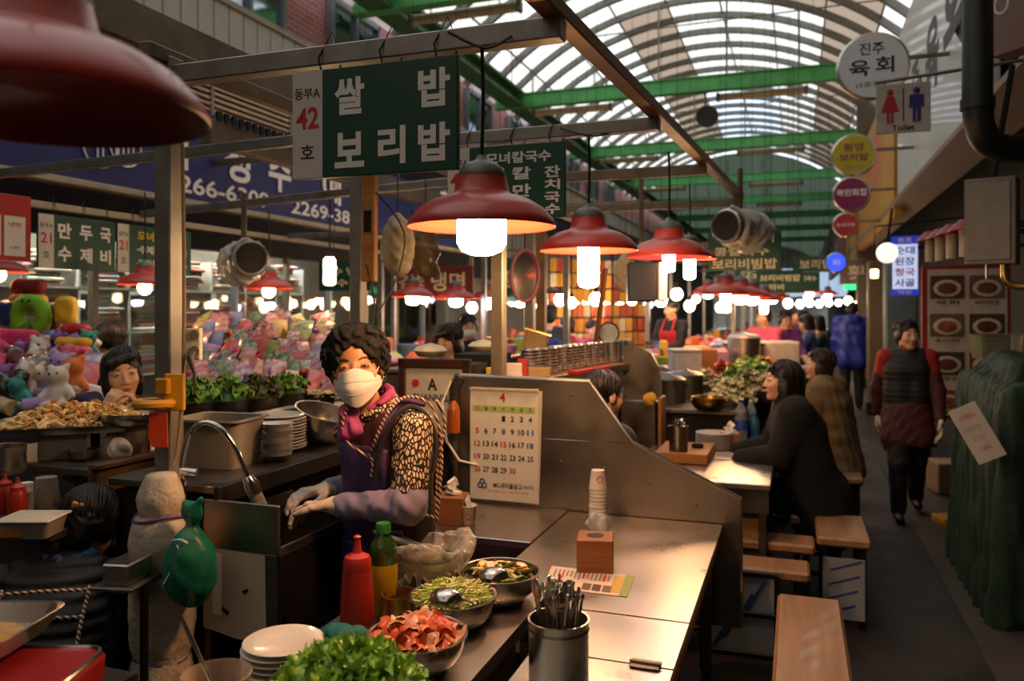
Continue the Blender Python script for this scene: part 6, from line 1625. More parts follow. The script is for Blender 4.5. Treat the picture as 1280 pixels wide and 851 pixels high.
# ------------------------------------------------------------------ second food stall past the partition
t2 = thing('steel_table', 'steel table of the second stall in front of the black-coated customer', 'table', (-.5, 4.75, 0))
mb = MB(); mb.box((0, 0, .735), (.76, 1.05, .03), bev=.004); part('tabletop', mb, TABLETOP, t2)
mb = MB(); mb.box((0, -.5, .66), (.74, .02, .12)); part('apron', mb, STEEL_D, t2)
mb = MB(); mb.box((.1, -.42, .36), (.5, .02, .5)); part('end_panel', mb, mat('plywood_panel', '8a6a3e', .6, var=.1), t2)
for x in (-.34, .34):
    for y in (-.48, .48): part('leg', bar((x, y, 0), (x, y, .72), .04), STEEL_D, t2)
T2 = .7515
mb = MB(); mb.box((0, 0, .03), (.3, .42, .06), bev=.004); solid('serving_board', mb, WOODP, 'raised wooden board on the second table', 'board', Wz(866, 578, T2)+Vector((-.06, .15, 0)), .0)
jr = thing('cutlery_canister', 'tall steel cutlery jar on the second table', 'canister', Wz(848, 576, T2))
part('canister_body', MB().lathe([(0, 0), (.053, 0), (.055, .2), (.059, .205), (.052, .2), (.05, .01), (0, .01)], 24), STEEL_D, jr)
q = random.Random(5)
for k in range(12): solid('spoon', spm if k % 2 else hdm, None, 'spoon standing in the jar on the second table', 'spoon', jr.location+Vector((q.uniform(-.03, .03), q.uniform(-.03, .03), .02)), group='spoons in the second jar', rot=(q.uniform(-.12, .12), q.uniform(-.12, .12), q.uniform(0, 6)))
solid('steel_cup', MB().lathe([(0, 0), (.03, 0), (.035, .08), (.033, .08), (.028, .005), (0, .005)], 20), IRON, 'dark cup beside the tall cutlery jar', 'cup', Wz(872, 572, T2), ang=50)
tissue_box('wooden tissue box on the second table by the menu', Wz(912, 560, T2), .1, .12, .12, .1)
mn2, P = flat_sheet('menu_sheet', 'laminated menu lying on the second table', [(897, 560), (945, 562), (940, 577), (890, 573)], T2+.002, mat('menu_paper'), 'menu')
on_sheet(mn2, P, .08, .45, .2, .8, GREYP, 'text_block'); on_sheet(mn2, P, .55, .9, .2, .8, cm('a08a70'), 'dish_photo')
for k in range(8): solid('plate', plb, None, '%s white plate from the bottom of the stack on the second table' % ORD[k], 'plate', Wz(892, 561, T2)+Vector((.0, .0, k*.013)), group='plates on the second table')
def bottle(label, loc, r, h, m, capm, name='bottle', lab=None):
    t = thing(name, label, 'bottle', loc)
    part('bottle_body', MB().lathe([(0, 0), (r, 0), (r*1.03, .01), (r, h*.62), (r*.85, h*.75), (r*.4, h*.9), (r*.38, h*.95), (0, h*.95)], 18), m, t)
    part('cap', MB().lathe([(r*.42, h*.93), (r*.44, h), (0, h)], 14), capm, t)
    if lab: part('label_band', MB().lathe([(r*1.045, h*.25), (r*1.045, h*.5)], 18), lab, t)
    return t
WATER = plasticmat('water_bottle_plastic', 'b8c4cc', .3, .1)
bottle('tall water bottle with a blue label on the second table', Wz(925, 552, T2)+Vector((0, .1, 0)), .042, .27, WATER, cm('2a4a9a'), 'water_bottle', cm('2c4a9c'))
bottle('clear soju bottle beside the black-coated customer', Wz(950, 545, T2)+Vector((-.06, .02, 0)), .036, .25, WATER, cm('c8c8c8'), 'glass_bottle', PAPER)
bottle('blue pump bottle near the customer', Wz(942, 548, T2)+Vector((0, .05, 0)), .036, .17, plasticmat('blue_bottle', '2f6a9a', .6), cm('2f4f8a'), 'pump_bottle')
ck = thing('cook_counter', 'raised steel cooking counter of the second stall', 'counter', (-.72, 6.2, 0))
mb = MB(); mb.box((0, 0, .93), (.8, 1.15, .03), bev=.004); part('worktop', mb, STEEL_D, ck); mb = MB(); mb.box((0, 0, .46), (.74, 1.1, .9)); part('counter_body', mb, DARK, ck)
CK = .946
solid('brass_bowl', bowl_mb(.12, .07), mat('brass_bowl_metal', 'a08040', .3, 1.), 'yellow brass bowl on the second stall counter', 'bowl', Wz(886, 513, CK), ang=50)
solid('brass_bowl', bowl_mb(.115, .06), mat('brass_bowl_metal'), 'second brass bowl nested on the first', 'bowl', Wz(886, 513, CK)+Vector((0, 0, .03)), ang=50)
def pot_(label, loc, r, h, m=None, lid=True, name='stock_pot', handles=True):
    t = thing(name, label, 'pot', loc); m = m or STEEL
    part('pot_body', MB().lathe([(0, 0), (r, 0), (r*1.01, h*.98), (r*1.05, h), (r*.98, h), (r*.96, .01), (0, .01)], 26), m, t)
    if lid: part('lid', MB().lathe([(r*1.05, h), (r*.8, h+r*.18), (r*.2, h+r*.26), (r*.1, h+r*.36), (0, h+r*.38)], 24), m, t)
    if handles:
        for s_ in (-1, 1): part('handle', MB().tube([(s_*r, -.03, h*.75), (s_*(r+.04), -.02, h*.78), (s_*(r+.04), .02, h*.78), (s_*r, .03, h*.75)], .007, 6), IRON, t)
    return t
for k, (px, py, d, r, h) in enumerate(((836, 505, 6.0, .12, .17), (858, 500, 6.3, .13, .18), (822, 496, 6.6, .1, .16))): pot_(('dark stock pot with a lid, nearest on the second stall', 'wide stock pot beside the brass bowls', 'small stock pot at the back of the second stall')[k], Vector((*xy(px, d), CK)), r, h, STEEL_D)
heaps = [('frilly green lettuce on the second stall', 938, 468, 6.6, .15, LET), ('orange carrot shreds beside the lettuce', 960, 470, 6.7, .13, [cm('c8641c', .5), cm('a04a14', .5), cm('d88a3a', .5)]), ('pale mushrooms in front of the carrots', 945, 487, 6.2, .12, [cm('b8a482', .6), cm('8a7350', .6), cm('d0c0a0', .6)]), ('mixed green herbs beside the mushrooms', 922, 482, 6.3, .13, GR), ('red pepper pieces at the back', 908, 472, 6.9, .12, [cm('b8321c', .4), cm('8a2412', .4), cm('d8583a', .4)]), ('white sprouts beside the pepper', 890, 480, 6.9, .11, [cm('d0c4a4', .5), cm('b8a880', .5), cm('e0d8c0', .5)]), ('shredded cabbage by the brass bowls', 915, 497, 5.8, .1, [cm('c4c09a', .5), cm('98a468', .5), cm('d8d4b8', .5)])]
for k, (lb, px, py, d, r, ms) in enumerate(heaps):
    x, y = xy(px, d); z = CAMZ+(HY-py)*d/1000
    solid('steel_bowl', bowl_mb(r*1.3, .1), STEEL_D, 'steel bowl of '+lb, 'bowl', (x, y, z-.1), group='vegetable bowls of the second stall', ang=50)
    leafheap('vegetable_heap', 'heap of '+lb, (x, y, z-.02), r*1.25, .13, 60, .06, .08, ms, 40+k, 'vegetables')
mb = MB(); mb.box((0, 0, .47), (.8, .9, .94), bev=.01); solid('vegetable_counter', mb, STEEL_D, 'steel counter beneath the vegetable bowls of the second stall', 'counter', (-.42, 7.25, 0))
# red cooler with a white foam box, paper bag, steel urn
x, y = xy(856, 7.2); mb = MB(); mb.box((0, 0, .43), (.6, .4, .86)); solid('dark_crate', mb, DARK, 'dark crate under the red cooler', 'crate', (x, y, 0), TH)
cl_ = thing('cooler_box', 'red cooler box with a round white badge', 'cooler', (x, y, .86), TH)
mb = MB(); mb.box((0, 0, .1), (.27, .24, .2), bev=.02); part('box_body', mb, cm('a01a20', .4), cl_); part('badge', MB().lathe([(0, .001), (.035, .001), (.035, 0)], 20), WHITE, cl_, (0, -.122, .12), rot=(PI/2, 0, 0)); mb = MB(); mb.box((0, 0, .2), (.28, .25, .02), bev=.006); part('lid_rim', mb, WHITE, cl_)
mb = MB(); mb.box((0, 0, .1), (.26, .22, .19), bev=.015); fbx = solid('foam_box', mb, cm('b4b4b8', .7), 'white foam box standing on the red cooler', 'box', (x, y, 1.075), TH); mb = MB(); mb.box((0, 0, .2), (.27, .23, .025), bev=.008); part('lid', mb, cm('c0c0c4', .7), fbx)
mb = MB(); mb.box((0, 0, .1), (.16, .12, .22), bev=.01); solid('paper_bag', mb, cm('8a6038', .8), 'brown paper bag next to the foam box', 'bag', (*xy(884, 7.3), 1.07), TH)
mb = MB(); mb.box((0, 0, .53), (1.5, .7, 1.06)); solid('back_counter', mb, STEEL_D, 'steel back counter carrying the big stock pot', 'counter', (*xy(925, 8.0), 0), TH)
pot_('large steel urn glowing under the lamp cluster', Vector((*xy(930, 7.9), 1.062)), .16, .3)
pot_('steel urn left of the large urn', Vector((*xy(905, 8.1), 1.062)), .13, .22)
mb = MB(); mb.box((0, 0, .13), (.4, .3, .26), bev=.02); solid('foam_box', mb, cm('c4c0ba', .7), 'white foam box right of the large urn', 'box', (*xy(970, 8.1), 1.062), TH)
mb = MB(); mb.box((0, 0, .1), (.2, .14, .2), bev=.03); solid('cloth_bundle', mb, cm('b88aa8', .8), 'folded pink towel on the back counter', 'towel', (*xy(897, 7.75), 1.062), TH)
sp_ = thing('sink_partition', 'dark steel sink partition with a curved top behind the slanted divider', 'partition', (-.97, 5.42, 0))
part('curved_panel', MB().prism([(-.14, 0), (.12, 0), (.12, 1.12), (.1, 1.25), (.05, 1.34), (-.03, 1.38), (-.14, 1.39)], -.012, .012), STEEL_D, sp_)
mb = MB(); mb.box((-.01, -.1, .86), (.24, .16, .36), bev=.01); part('sink_box', mb, STEEL_D, sp_); mb = MB(); mb.box((.135, -.1, .85), (.02, .2, .42)); part('plywood_side', mb, WOODP, sp_)
bag('yellow cloth hanging over the sink partition', (-.9, 5.26, 1.0), .05, .1, 41, cm('c8a02a', .8), 'hanging_cloth')
# ------------------------------------------------------------------ shelf of steel cups behind the partition
cs = thing('cup_shelf', 'long shelf of stacked steel cups running behind the partition', 'shelf', (-1.3, 4.85, 0))
part('shelf_board', bar((-.12, -1.05, 1.26), (.16, 1.15, 1.26), .26, .025), WOODP, cs); part('front_rail', bar((.02, -1.05, 1.25), (.3, 1.15, 1.25), .02, .05), STEEL, cs)
for y in (-1.0, .1, 1.1): part('shelf_leg', bar((.02+y*.13, y, 0), (.02+y*.13, y, 1.25), .035), STEEL_D, cs)
mb = MB(); mb.box((.0, 0.1, .55), (.3, 2.0, 1.0), rz=-.127); part('cabinet_body', mb, DARK, cs)
cupst = MB(); cupst.lathe([(0, 0), (.043, 0)]+[(r, z) for k in range(8) for (r, z) in ((.045, .018*k+.002), (.047, .018*k+.013), (.044, .018*k+.016))]+[(.04, .15), (0, .15)], 20); cupst = cupst.mesh('steel_cup_stack', [STEEL], 40)
for k in range(15):
    t_ = k/14; solid('steel_cup_stack', cupst, None, 'nested steel rice bowls, %s column along the shelf' % ('first', 'second', 'third', 'fourth', 'fifth', 'sixth', 'seventh', 'eighth', 'ninth', 'tenth', 'eleventh', 'twelfth', 'thirteenth', 'fourteenth', 'last')[k], 'bowls', (-1.36+.2*t_+jit(.012), 4.15+1.6*t_, 1.274), group='steel bowl columns on the shelf')
items = [('box', '3c2f6a', .14, .09, .03), ('box', 'c9a03a', .09, .07, .06), ('box', 'd8d0c4', .1, .06, .08), ('box', 'b02a22', .05, .06, .1), ('box', 'a8885a', .12, .08, .05)]
for k, (_, c_, w, d_, h_) in enumerate(items):
    mb = MB(); mb.box((0, 0, h_/2), (w, d_, h_), bev=.004); solid('carton', mb, cm(c_, .6), ('purple flat packet', 'yellow carton', 'white carton', 'red narrow carton', 'tan carton')[k]+' at the near end of the cup shelf', 'box', (-1.5+.05*k-.02*(k % 2), 3.8+.075*k, 1.274), .3)
mb = MB(); mb.box((0, 0, .012), (.5, .05, .024), rz=1.4, bev=.004); solid('red_bar', mb, cm('b01f1f', .4), 'red bar lying along the cup shelf edge', 'bar', (-1.12, 4.5, 1.276))
# channel cabinet
ch = thing('display_cabinet', 'dark wood framed cabinet with a white lettered poster behind the cook', 'cabinet', (*Wd(543, 500, 3.95).xy, 0), .05)
MAH = mat('mahogany_frame', '3a1d14', .4, var=.15)
mb = MB(); mb.box((0, .15, .68), (.36, .28, 1.36)); part('cabinet_body', mb, DARK, ch)
for (x, z, w, h) in ((0, 1.37, .38, .045), (-.17, 1.2, .035, .38), (.17, 1.2, .035, .38), (0, 1.0, .38, .04)): mb = MB(); mb.box((x, .0, z), (w, .04, h), bev=.004); part('frame_rail', mb, MAH, ch)
mb = MB(); mb.box((0, .005, 1.19), (.31, .01, .33)); ps = part('poster', mb, cm('c4beb0', .7), ch)
mb = MB(); letters(mb, 'CHANNEL', -.02, 1.2, .2, .035, .01, y=-.002); letters(mb, 'A', -.01, 1.265, .05, .06, .02, y=-.002); part('lettering', mb, BLACKP, ps)
mb = MB(); mb.lathe([(0, 0), (.02, 0)], 16); part('red_dot', mb, REDP, ps, (-.1, -.003, 1.27), rot=(PI/2, 0, 0)); mb = MB(); mb.ell((.13, -.002, 1.22), (.045, .002, .06), 16, 8); part('round_photo', mb, IRON, ps)
for k in range(2): solid('noodle_plate', MB().lathe([(0, 0), (.06, 0), (.09, .03), (.07, .05), (.0, .07)], 20), cm('d8cdb0', .6), ('plate of white noodles on the framed poster cabinet', 'second plate of white noodles beside the diners')[k], 'plate', Vector((*Wd((538, 604)[k], 440, (4.1, 4.65)[k]).xy, 1.395)), ang=60)
mb = MB(); mb.box((0, 0, .69), (.24, .3, 1.385)); solid('noodle_counter', mb, DARK, 'dark counter under the second noodle plate', 'counter', (*Wd(604, 440, 4.65).xy, 0))
bottle('small brown bottle beside the framed poster cabinet', Wd(567, 535, 3.7)-Vector((0, 0, .02)), .03, .16, cm('a05020', .3), cm('222222'), 'sauce_bottle')
# ------------------------------------------------------------------ hanging things
def hang_bag(label, px, py, d, r, h, col, seed):
    sd = SD(); sd.ell((0, 0, 0), (r, r*.7, h*.5)); sd.cap((0, 0, h*.3), (0, 0, h*.5), r*.5, r*.2, k=.03)
    q = random.Random(seed)
    for k in range(8): sd.ell((q.uniform(-.6, .6)*r, q.uniform(-.5, .5)*r, q.uniform(-.4, .3)*h), r*.4, k=.02)
    mb = MB(); sd.into(mb, .01, wrinkle(.006, 60, seed)); o = solid('hanging_bag', mb, plasticmat('bag_'+col, col, .55), label, 'bag', Wd(px, py, d), ang=180)
    part('string', MB().tube([(0, 0, h*.55), (0, 0, h*.9+.3)], .003, 4), CABLE, o)
hang_bag('clear bag of dried goods hanging right of the plank', 497, 308, 4.0, .09, .3, 'b5a586', 1)
hang_bag('brown bag of dried mushrooms beside the clear bag', 532, 315, 4.1, .07, .28, '7a6440', 2)
hang_bag('pale ginger roots bag hanging past the mirror', 782, 342, 6.2, .09, .3, 'c8b890', 3)
hang_bag('second pale roots bag near the small television', 800, 350, 6.4, .07, .28, 'b8a478', 4)
def heater(label, px, py, d, rz, r=.1):
    t = thing('fan_heater', label, 'heater', Wd(px, py, d), rz)
    part('drum', MB().tube([(0, -.17, 0), (0, .17, 0)], r, 22), STEEL_D, t); part('mouth_ring', MB().tube([(r*math.cos(a), -.17, r*math.sin(a)) for a in np.linspace(0, 2*PI, 24, endpoint=False)], .012, 8, closed=True), STEEL, t)
    part('dark_mouth', MB().lathe([(0, 0), (r*.92, 0)], 22), BLACK, t, (0, -.173, 0), rot=(PI/2, 0, 0))
    sd = SD(); sd.cap((0, -.1, 0), (0, .2, .0), r*1.25, r*1.15); sd.ell((0, .1, -.06), (r*1.2, .15, r), k=.03); sd.half((0, -.12, 0), (0, -1, 0)); mb = MB(); sd.into(mb, .014, wrinkle(.012, 45, px)); part('plastic_wrap', mb, plasticmat('heater_film', 'd4d0c8', .5), t, ang=180)
    part('bracket', bar((0, 0, r), (0, 0, .42), .03), RUSTY, t)
heater('fan heater wrapped in plastic under the far girder', 925, 285, 5.6, -.5, .11)
heater('fan heater wrapped in plastic above the toy display', 305, 325, 5.0, .9, .1)
cctv = thing('horn_speaker', 'round grey horn speaker hung under a green girder', 'speaker', Wd(882, 150, 14.9), .2)
part('horn', MB().lathe([(.0, -.05), (.1, -.04), (.14, .1), (.2, .28), (.21, .28), (.15, .1)], 22), cm('6a665e', .5), cctv, rot=(PI/2, 0, 0)); part('mouth', MB().lathe([(0, .26), (.19, .27)], 22), BLACK, cctv, rot=(PI/2, 0, 0)); part('bracket', bar((0, 0, .1), (0, .05, .5), .04), RUSTY, cctv)
mi_ = thing('oval_mirror', 'oval mirror in a pink frame hanging behind the dome lamp', 'mirror', Wd(656, 345, 4.6), .35)
part('glass', MB().lathe([(0, 0), (.075, 0)], 28, sy=1.9), mat('mirror_glass', 'b8b4b0', .08, 1.), mi_, rot=(PI/2, 0, 0)); part('frame', MB().tube([(.078*math.cos(a), 0, .145*math.sin(a)) for a in np.linspace(0, 2*PI, 28, endpoint=False)], .012, 8, closed=True), cm('8a3a4a', .4), mi_); part('cord', MB().tube([(0, 0, .15), (0, .02, .5)], .004, 5), CABLE, mi_)
bk2 = thing('wire_basket', 'tilted wire utensil basket hung on the post', 'basket', Wd(668, 432, 4.5), rot=(0, .25, .3))
for k in range(7): part('wire', MB().tube([(-.06+.02*k, -.05, -.08), (-.07+.023*k, -.06, .08)], .003, 4), BRASSY, bk2)
mb = MB(); mb.box((0, 0, 0), (.13, .09, .15), bev=.01); part('lining', mb, cm('8a7a58', .7), bk2); part('rim', MB().tube([(-.075, -.06, .08), (.075, -.06, .08), (.075, .06, .08), (-.075, .06, .08)], .006, 5, closed=True), BRASSY, bk2)
tv = thing('small_television', 'small black television box beside the short white bulb', 'television', Wd(803, 352, 5.2), .25); mb = MB(); mb.box((0, .1, 0), (.19, .2, .26), bev=.01); part('case', mb, BLACK, tv); mb = MB(); mb.box((.13, .06, .0), (.06, .1, .26), bev=.01); part('side_cover', mb, FRIDGE, tv); part('bracket', bar((0, .1, .13), (0, .1, .75), .03), RUSTY, tv)
dl = thing('dial_scale', 'round dial scale on the counter past the cup shelf', 'scale', Wd(761, 416, 5.6)); part('dial', MB().lathe([(0, -.012), (.065, -.01), (.065, .03), (0, .03)], 24), cm('c8c4b8', .4), dl, rot=(PI/2, 0, .2)); part('rim', MB().tube([(.066*math.cos(a), -.005, .066*math.sin(a)) for a in np.linspace(0, 2*PI, 24, endpoint=False)], .012, 8, closed=True), IRON, dl); part('stem', bar((0, .02, -.05), (0, .02, -.2), .05), STEEL_D, dl)
br = thing('broom_handle', 'brown wooden broom leaning past the dial scale', 'broom', (0, 0, 0)); part('handle', MB().tube([Wd(742, 450, 5.3), Wd(757, 335, 5.2)], .018, 8), cm('6a4020', .5), br)
cp = MB(); cp.lathe([(0, .02), (.13, 0), (.14, .01), (.03, .04), (0, .05)], 24); o = solid('dark_lamp', cp, IRON, 'dark saucer lamp hanging behind the mirror', 'lamp', Wd(687, 366, 7.5), ang=50); part('cord', MB().tube([(0, 0, .05), (0, 0, .6)], .005, 5), CABLE, o)
# wires strung along the beams
for k, pts in enumerate(([Wd(470, 240, 3.7), Wd(505, 290, 3.7), Wd(495, 350, 3.7), Wd(470, 395, 3.6)], [Wd(458, 330, 3.7), Wd(468, 380, 3.7), Wd(462, 420, 3.65)], [Wd(700, 160, 3.4), Wd(745, 170, 3.35), Wd(800, 152, 3.4)], [Wd(560, 40, 2.2), Wd(606, 60, 2.2), Wd(640, 45, 2.2)])):
    solid('wire', MB().tube(smooth_pts(pts), .004, 5), CABLE, ('thin black wire sagging beside the plank', 'short black wire at the second post', 'black wire bundle tied on the second beam', 'black wire looped over the nearest beam')[k], 'wire')
# ------------------------------------------------------------------ toy and accessory display at the left
q = random.Random(21)
TOYC = {'pink': 'd0507e', 'hot pink': 'c8306a', 'red': 'b8242a', 'orange': 'd8742a', 'yellow': 'd8b02a', 'lime green': '7fb02a', 'sky blue': '7a9ac8', 'navy': '24305e', 'purple': '6a3f86', 'lilac': '9a86b8', 'white': 'd0c8c0', 'cream': 'c8b48e', 'maroon': '6a1c28', 'teal': '2f8a80', 'brown': '6a4a30'}
cn = list(TOYC)+['pink', 'hot pink', 'lilac', 'white', 'red', 'purple', 'white', 'lilac']
def tmesh(kind, col):
    m = cm(TOYC[col], .3, coat=.5, col2=('d8ccd0' if len(col) % 3 == 0 else TOYC[list(TOYC)[(list(TOYC).index(col)*7+3) % 15]]), vs=30.) if kind == 'packet' else cm(TOYC[col], .6, coat=.3 if kind == 'ball' else 0.); mb = MB()
    if kind == 'plush':
        sd = SD(); sd.ell((0, 0, .06), (.05, .045, .06)); sd.ell((0, -.01, .14), (.045, .042, .042), k=.015)
        for s_ in (-1, 1): sd.ell((s_*.035, 0, .18), .016, k=.008); sd.cap((s_*.04, -.01, .08), (s_*.065, -.03, .05), .017, k=.01); sd.cap((s_*.03, -.03, .02), (s_*.035, -.065, .015), .02, k=.01)
        sd.into(mb, .012); m2 = [m, BLACK]
        for s_ in (-1, 1): mb.ell((s_*.016, -.05, .148), .005, 6, 4, mi=1)
        return mb.mesh('plush_toy', m2, 180)
    if kind == 'packet': mb.grid(lambda u, v: ((u-.5)*.13, -.004-.014*math.sin(PI*u)*math.sin(PI*v), (v-.5)*.17), 5, 6); mb.grid(lambda u, v: ((.5-u)*.13, .004, (v-.5)*.17), 1, 1); return mb.mesh('toy_packet', [m], 180)
    if kind == 'ball': mb.ell((0, 0, .045), .045, 14, 10); return mb.mesh('toy_ball', [m], 180)
    if kind == 'case': mb.box((0, 0, .025), (.16, .07, .05), bev=.02); return mb.mesh('pencil_case', [m])
    if kind == 'roll': mb.tube([(-.09, 0, .04), (.09, 0, .04)], .04, 14); return mb.mesh('cushion_roll', [m])
    if kind == 'ribbon':
        for k in range(5): mb.tube([(0, 0, 0), (.02*(k-2), -.01, -.06), (.012*(k-2), -.005, -.16)], .008, 5)
        return mb.mesh('hair_ribbon_bunch', [m])
NAMES = {'plush': ('plush_toy', 'plush toy', 'toy'), 'packet': ('toy_packet', 'shiny packet', 'packet'), 'ball': ('toy_ball', 'round ball toy', 'toy'), 'case': ('pencil_case', 'zip pencil case', 'case'), 'roll': ('cushion_roll', 'roll cushion', 'cushion'), 'ribbon': ('hair_ribbon', 'bunch of hair ribbons', 'ribbon')}
TM = {}
def toy(kind, col, loc, rot, where, sc=1.):
    if (kind, col) not in TM: TM[kind, col] = tmesh(kind, col)
    nm, ds, ct_ = NAMES[kind]
    o = solid(nm, TM[kind, col], None, '%s %s %s' % (col, ds, where), ct_, loc, group='toys and trinkets on the display', rot=rot); o.scale = (sc,)*3
    return o
def slope(name, label, c0, c1, c2, c3):
    mb = MB(); P = [Vector(c) for c in (c0, c1, c2, c3)]
    mb.add(P+[Vector((p.x, p.y, 0)) for p in P], [(0, 1, 2, 3), (7, 6, 5, 4), (0, 4, 5, 1), (1, 5, 6, 2), (2, 6, 7, 3), (3, 7, 4, 0)], smooth=False); solid(name, mb, cm('3a2a34', .8), label, 'stand')
def fill(x0, x1, y0, y1, d0, d1, rows, cols, kinds, wf, sc=1.):
    for r in range(rows):
        t = r/(rows-1); d = d0+(d1-d0)*t; py = y0+(y1-y0)*t
        for c in range(cols):
            px = x0+(x1-x0)*(c+q.uniform(.2, .8))/cols
            kd = q.choice(kinds); col = q.choice(cn); p = Wd(px, py+q.uniform(-3, 3), d+q.uniform(-.04, .04))
            tilt = (-.55+q.uniform(-.3, .3)) if kd == 'packet' else q.uniform(-.25, .25)
            toy(kd, col, p+Vector((0, 0, .03 if kd in ('packet', 'ribbon') else -.03)), (tilt, q.uniform(-.35, .35), TH+q.uniform(-.6, .6)), wf(r, c), sc*q.uniform(.8, 1.15))
rowname = ('front', 'second', 'third', 'fourth', 'fifth', 'sixth', 'seventh', 'back')
g0 = [Wd(225, 505, 4.35), Wd(425, 500, 4.35), Wd(425, 400, 5.6), Wd(225, 404, 5.6)]
slope('display_stand', 'sloping trinket stand behind the row of greens', *[p-Vector((0, 0, .06)) for p in g0])
fill(236, 415, 492, 404, 4.4, 5.55, 8, 23, ['packet', 'packet', 'packet', 'packet', 'ball', 'case', 'ribbon'], lambda r, c: 'in the %s row of the sloping trinket stand' % rowname[r], .68)
g1 = [Wd(-25, 515, 3.9), Wd(118, 515, 3.9), Wd(118, 430, 4.9), Wd(-25, 430, 4.9)]
slope('display_stand', 'sloping plush toy stand at the left edge', *[p-Vector((0, 0, .07)) for p in g1])
fill(-20, 112, 505, 432, 3.95, 4.85, 6, 8, ['plush', 'roll', 'plush', 'packet', 'case'], lambda r, c: 'in the %s row of the left plush stand' % rowname[r], 1.15)
# singular plush pieces
ring = thing('neck_pillow', 'lime green ring pillow with a small face above the plush stand', 'pillow', Wd(38, 396, 4.9), TH)
part('ring', MB().tube([(.085*math.cos(a), 0, .09*math.sin(a)) for a in np.linspace(-.9, PI+.9, 22)], .05, 14), cm('6fae1c', .8), ring); mb = MB()
for s_ in (-1, 1): mb.ell((s_*.02, -.05, .1), .008, 8, 6)
part('eye', mb, BLACK, ring); mb = MB(); mb.ell((0, -.052, .085), (.012, .006, .006), 8, 6); part('snout', mb, cm('4a7a1c'), ring)
for k, (px, py, d, w, h, col, lb) in enumerate(((36, 358, 5.05, .2, .09, '7a1a1c', 'dark red glossy cushion on top of the plush pile'), (36, 376, 5.0, .22, .08, 'd08a1c', 'orange cushion under the dark red one'), (83, 388, 4.9, .12, .17, 'd8b01c', 'yellow duck cushion beside the green ring'), (65, 396, 4.95, .09, .15, '5a1826', 'maroon cushion between the ring and the duck'), (10, 392, 4.9, .13, .15, '1c2a6a', 'navy cushion at the left edge'), (18, 424, 4.7, .27, .12, 'd02f68', 'hot pink bolster with a white band'), (72, 425, 4.7, .09, .11, '7a9ac0', 'sky blue cushion beside the white bear'), (95, 412, 4.75, .16, .07, 'b01c20', 'red candy-shaped cushion in the plush pile'), (92, 428, 4.6, .2, .06, 'd8a01c', 'yellow caterpillar cushion in the plush pile'), (92, 440, 4.55, .2, .07, 'd05a7a', 'pink caterpillar cushion under the yellow one'))):
    sd = SD(); sd.box((0, 0, 0), (w, .1, h), .035); mb = MB(); sd.into(mb, .012, wrinkle(.004, 40, k)); solid('cushion', mb, cm(col, .7), lb, 'cushion', Wd(px, py, d), TH, ang=180)
sd = SD(); sd.ell((0, 0, 0), (.055, .05, .05)); sd.ell((0, 0, -.085), (.05, .045, .06), k=.02)
for s_ in (-1, 1): sd.ell((s_*.04, 0, .045), .018, k=.01); sd.cap((s_*.04, -.02, -.06), (s_*.06, -.05, -.09), .02, k=.015)
mb = MB(); sd.into(mb, .009); wb = solid('plush_bear', mb, cm('c8beb4', .9), 'white plush bear in the middle of the plush pile', 'toy', Wd(50, 432, 4.55), TH, ang=180)
for s_ in (-1, 1): part('eye', MB().ell((s_*.02, -.048, .01), .006, 8, 6), BLACK, wb)
for k in range(3): part('stripe', MB().tube([(.054*math.cos(a), .05*math.sin(a), -.055-.03*k) for a in np.linspace(0, 2*PI, 18, endpoint=False)], .007, 6, closed=True), BLACK, wb)
for k, (px, py, d) in enumerate(((18, 470, 4.2), (40, 478, 4.15), (10, 492, 4.0))):
    bag(('dark glossy backpack in plastic at the left of the plush pile', 'silver backpack in plastic leaning on the plush pile', 'black bag in plastic at the left edge')[k], Wd(px, py, d)-Vector((0, 0, .1)), .14, .24, k+30, cm(('4a2a26', '8a8078', '1c1c22')[k], .2, coat=.6), 'wrapped_backpack', .6, .012)
# ------------------------------------------------------------------ textile shop behind glass
for i in range(12):
    y = 2.6+i*.95
    mb = MB(); mb.box((-5.88, y, 1.35), (.07, .06, 2.3), bev=.004); fr = structure_root('trim_%d' % (i+2)); part('mullion', mb, WINF if i % 3 else RUSTY, fr)
    mb = MB(); mb.box((-5.9, y+.475, 1.4), (.008, .88, 2.1)); part('pane', mb, GLASS, fr)
TXC = ['c8b8a0', '9aaa9c', 'b87a6a', 'd4ccb8', '7a9a8a', 'aa6a7a', 'e0d8c4', '8a9ab4', 'b0a070', 'a85a4a', 'd0b4b0', '6a7a78']
fold = []
for k, c in enumerate(TXC):
    mb = MB(); mb.box((0, 0, .021), (.34, .4, .042), bev=.016); fold.append(mb.mesh('folded_cloth', [cm(c, .8, col2=TXC[(k+5) % 12], vs=18.)]))
lv = ('bottom', 'low', 'middle', 'upper', 'top')
